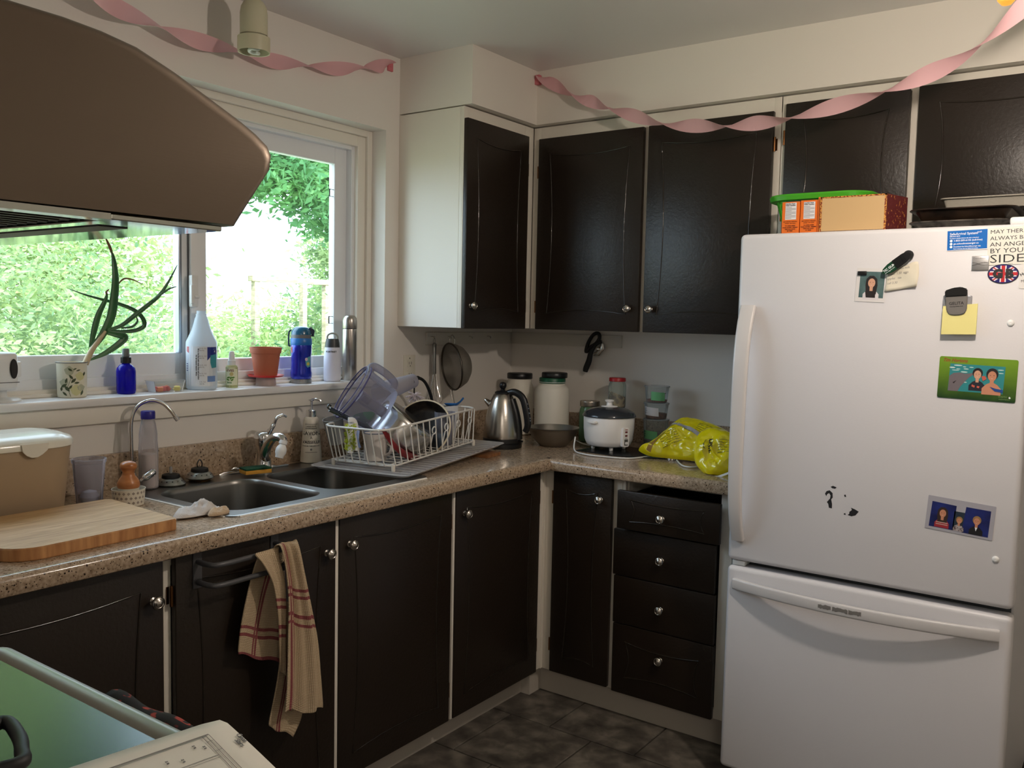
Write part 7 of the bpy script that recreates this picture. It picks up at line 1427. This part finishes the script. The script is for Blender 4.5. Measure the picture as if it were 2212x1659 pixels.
patch('printed_band', [(-0.085, 0.062), (0.02, 0.035), (0.12, -0.01), (0.12, 0.004), (0.02, 0.050), (-0.078, 0.072)], BK, t, o1, uxb, uyb, tgt=bag1, nsub=22, off=0.0012)
patch('printed_band', [(-0.135, -0.052), (-0.118, -0.058), (-0.095, -0.01), (-0.045, 0.048), (-0.055, 0.052), (-0.110, -0.005)], M('bag_tan_band', (160, 122, 50), 0.3), t, o1, uxb, uyb, tgt=bag1, nsub=16, off=0.0010)
for k in range(7): text('lettering', 'store in a cool dry place', 0.0072, INK, t, o1+uxb*(-0.078+0.004*k)+uyb*(-0.012-0.0075*k+0.02), (1, 0, 0.75), (-0.6, 0.5, 0.8), tgt=bag1)
text('lettering', 'keep fresh for your own security', 0.0085, M('navy_ink', (50, 50, 90), 0.5), t, o1+uxb*(-0.055)+uyb*0.056, uxb-uyb*0.32, uyb+uxb*0.32, tgt=bag1, bold=0.0002)
for k in range(6): text('lettering', 'ingredients sugar wheat', 0.0072, INK, t, o1+uxb*(0.035)+uyb*(0.080-0.009*k), uxb-uyb*0.35, uyb+uxb*0.35, tgt=bag1)
text('lettering', 'UPSIL', 0.020, INK, t, o2+uxb*(-0.020)+uyb*0.052, -uyb+uxb*0.2, uxb+uyb*0.2, tgt=bag2, bold=0.0006)
text('lettering', 'Product of', 0.009, INK, t, o2+uxb*(-0.036)+uyb*0.050, -uyb+uxb*0.2, uxb+uyb*0.2, tgt=bag2, bold=0.0003)
for k in range(6): text('lettering', 'packed and sealed', 0.0068, INK, t, o2+uxb*0.016+uyb*(0.052-0.0085*k), uxb+uyb*0.1, uyb-uxb*0.1, tgt=bag2)
patch('white_hem', [(-0.022, -0.088), (0.035, -0.080), (0.085, -0.050), (0.085, -0.042), (0.035, -0.070), (-0.018, -0.078)], M('bag_white', (226, 226, 222), 0.35), t, o2, uxb, uyb, tgt=bag2, nsub=14, off=0.0014)

# ---------------------------------------------------------------- garden outside
GZ = -0.55
b = B(); b.mesh([(-0.3, -40, GZ), (-60, -40, GZ), (-60, 60, GZ), (-0.3, 60, GZ)], [(0, 1, 2, 3)]); obj('ground', b, ramp_mat('lawn', [(0.35, (138, 146, 112)), (0.65, (178, 180, 146))], 3, 0.9), kind='structure', smooth=0)
b = B(); b.box((-0.40, -5.2, GZ), (-0.26, 0.3, 1.12)); obj('wall_outside', b, M('outside_brick', (150, 120, 100), 0.8), kind='structure', smooth=0)
def leafmat(name, c, tcol, f=0.45):
    mt = bpy.data.materials.new(name); mt.use_nodes = True; nt = mt.node_tree; pb = nt.nodes['Principled BSDF']; pb.inputs['Roughness'].default_value = 0.6
    tc = nt.nodes.new('ShaderNodeTexCoord'); nz = nt.nodes.new('ShaderNodeTexNoise'); nz.inputs['Scale'].default_value = 1.6; nz.inputs['Detail'].default_value = 3; cr_ = nt.nodes.new('ShaderNodeValToRGB')
    cr_.color_ramp.elements[0].position = 0.35; cr_.color_ramp.elements[0].color = (*lin(c), 1); cr_.color_ramp.elements[1].position = 0.65; cr_.color_ramp.elements[1].color = (*lin(tcol), 1)
    nt.links.new(tc.outputs['Object'], nz.inputs[0]); nt.links.new(nz.outputs['Fac'], cr_.inputs[0]); nt.links.new(cr_.outputs[0], pb.inputs['Base Color'])
    tl = nt.nodes.new('ShaderNodeBsdfTranslucent'); nt.links.new(cr_.outputs[0], tl.inputs[0]); mx = nt.nodes.new('ShaderNodeMixShader'); mx.inputs[0].default_value = f
    nt.links.new(pb.outputs[0], mx.inputs[1]); nt.links.new(tl.outputs[0], mx.inputs[2]); nt.links.new(mx.outputs[0], nt.nodes['Material Output'].inputs[0]); return mt
L1 = leafmat('hedge_leaves', (104, 138, 98), (182, 200, 140)); L2 = leafmat('maple_leaves', (78, 132, 86), (116, 168, 100), 0.5); L3 = leafmat('bright_leaves', (138, 170, 100), (204, 216, 154)); L4 = leafmat('deep_green_leaves', (66, 112, 78), (110, 160, 96))  # the last mix is the deepest leaf green
def tree(name, label, clouds, mat, leaf, trunk, seed, clump=0.35, grp='trees in the back garden'):
    rnd = random.Random(seed); xs = sum(c[0] for c in clouds)/len(clouds); ys = sum(c[1] for c in clouds)/len(clouds)
    t = thing(name, label, 'tree' if 'bush' not in name else 'bush', (trunk[0], trunk[1], GZ), group=grp); vs = []; fs = []
    for (cx, cy, cz, rx, ry, rz, n) in clouds:
        K = max(6, int(n/60)); cl = []
        for _ in range(K):
            while True:
                v_ = Vector((rnd.uniform(-1, 1), rnd.uniform(-1, 1), rnd.uniform(-1, 1)))
                if 0.25 < v_.length < 1: break
            cl.append(Vector((cx+v_.x*rx, cy+v_.y*ry, cz+v_.z*rz)))
        for _ in range(n):
            c = rnd.choice(cl); s = clump*min(rx, ry, rz)
            p = c+Vector((rnd.gauss(0, s), rnd.gauss(0, s), rnd.gauss(0, s*0.7)))
            d = Vector((rnd.gauss(0, 1), rnd.gauss(0, 1), rnd.gauss(0, 0.6))).normalized(); e = d.orthogonal().normalized(); e = e*math.cos(2)+d.cross(e)*math.sin(rnd.uniform(0, 6)); l = leaf*rnd.uniform(0.6, 1.3); w_ = l*0.42
            i = len(vs); vs += [p-d*l*0.5, p+e*w_*0.5, p+d*l*0.5, p-e*w_*0.5]; fs.append((i, i+1, i+2, i+3))
    me = bpy.data.meshes.new('foliage'); me.from_pydata(vs, [], fs); b = B(); b.bm.from_mesh(me); bpy.data.meshes.remove(me)
    obj('foliage', b, mat, t, smooth=0, kind='stuff')
    b = B(); b.tube([(trunk[0], trunk[1], GZ-0.02), (trunk[0]+0.05, trunk[1], (GZ+trunk[2])/2), (trunk[0], trunk[1]+0.05, trunk[2])], [trunk[3], trunk[3]*0.8, trunk[3]*0.5], 9)
    for c in clouds: b.tube([(trunk[0], trunk[1], trunk[2]*0.7), (c[0], c[1], c[2])], [trunk[3]*0.4, trunk[3]*0.12], 6)
    obj('trunk', b, M('bark', (104, 90, 74), 0.9), t, smooth=50)
    return t
tree('hedge_bush', 'dense feathery green hedge bush filling the left window pane', [(-5.2, -1.2, 0.6, 0.9, 1.0, 1.1, 9000), (-5.2, 0.2, 1.0, 0.9, 1.1, 1.3, 15000), (-5.4, 1.1, 0.5, 0.8, 0.9, 0.9, 11000)], L1, 0.075, (-5.3, 0.0, 1.0, 0.09), 1)
tree('cedar_tree', 'tall loose green tree standing behind the left hedge', [(-7.2, -0.6, 2.6, 1.0, 1.3, 1.3, 6000), (-7.2, 1.0, 2.6, 1.0, 1.2, 1.3, 7000), (-7.4, 2.1, 1.7, 0.9, 0.8, 1.0, 6000), (-7.5, 0.6, 1.0, 1, 1.6, 1.0, 5000), (-8.0, -0.6, 4.4, 1.2, 2.0, 1.2, 8000), (-8.2, 1.2, 4.6, 1.2, 1.0, 1.2, 5000), (-8, -2.4, 2.6, 1.2, 1.2, 2.6, 8000)], L3, 0.12, (-7.3, 0.6, 2.4, 0.14), 2)
tree('maple_tree', 'maple whose dark leafy branch hangs at the window top right', [(-5.6, 3.55, 3.05, 0.5, 0.75, 0.42, 5200), (-5.9, 4.6, 2.75, 0.6, 0.40, 0.5, 3200), (-6.0, 4.3, 3.9, 1.0, 1.2, 0.7, 6000)], L2, 0.13, (-6.5, 6.3, 3.3, 0.16), 3)
tree('garden_bush', 'bright sunlit bush behind the swing frame, right pane', [(-11.5, 8.0, 0.6, 0.9, 1.6, 1.0, 8000), (-11.0, 9.6, 1.5, 0.9, 0.9, 1.4, 6000)], L3, 0.16, (-11.2, 8.6, 0.8, 0.08), 4, grp='bushes in the back garden')
tree('garden_bush', 'rounded mid green bush at the lower middle of right pane', [(-8.6, 5.4, 0.1, 0.6, 0.8, 0.6, 5000)], L4, 0.12, (-8.6, 5.4, 0.2, 0.06), 5, grp='bushes in the back garden')
tree('garden_bush', 'low yellow green bush left of the swing frame', [(-9.5, 4.9, 0.4, 0.8, 0.9, 0.95, 6000), (-8.4, 4.0, 0.2, 0.6, 0.7, 0.7, 4000)], L3, 0.14, (-9.3, 4.8, 0.4, 0.07), 6, grp='bushes in the back garden')
tree('ash_tree', 'pale green tree at the right edge of the right pane', [(-9.5, 8.1, 2.7, 0.7, 0.55, 0.9, 4200), (-9.6, 7.9, 1.2, 0.7, 0.8, 0.9, 4000)], L1, 0.13, (-9.7, 8.3, 2.4, 0.09), 7)
t = thing('swing_frame', 'pale weathered timber swing frame standing in the garden', 'swing frame', (-9, 6.3, GZ))
TIM = ramp_mat('weathered_timber', [(0.35, (150, 138, 112)), (0.65, (196, 184, 154))], 6, 0.8, vec=(1, 1, 6))
q0 = Vector((-9,5.538,1.948)); q1 = Vector((-9,7.879,2.004))
b = B(); b.box((-9.06, q0.y, q0.z-0.045), (-8.94, q1.y, q0.z+0.045), 0.004); obj('beam', b, TIM, t)
for px_, w_ in (((-9,5.643,1.671), 0.05), ((-8.5,6.173,1.69), 0.045), ((-9,7.108,1.718), 0.05)):
    b = B(); b.box((px_[0]-w_, px_[1]-w_, GZ), (px_[0]+w_, px_[1]+w_, q0.z-0.046), 0.004); obj('post', b, TIM, t)
tree('poplar_tree', 'tall dark green tree far behind the hedge, above the window view', [(-10, 1.5, 6.2, 1.5, 1.9, 1.8, 9000), (-10, -1.6, 5.5, 1.4, 1.6, 2.6, 9000), (-10, 2.2, 3.6, 1.2, 1.3, 1.4, 4000), (-10, 2.6, 8.0, 1.5, 1.7, 2.0, 7000)], L4, 0.22, (-10.3, 0.2, 4.5, 0.2), 8)
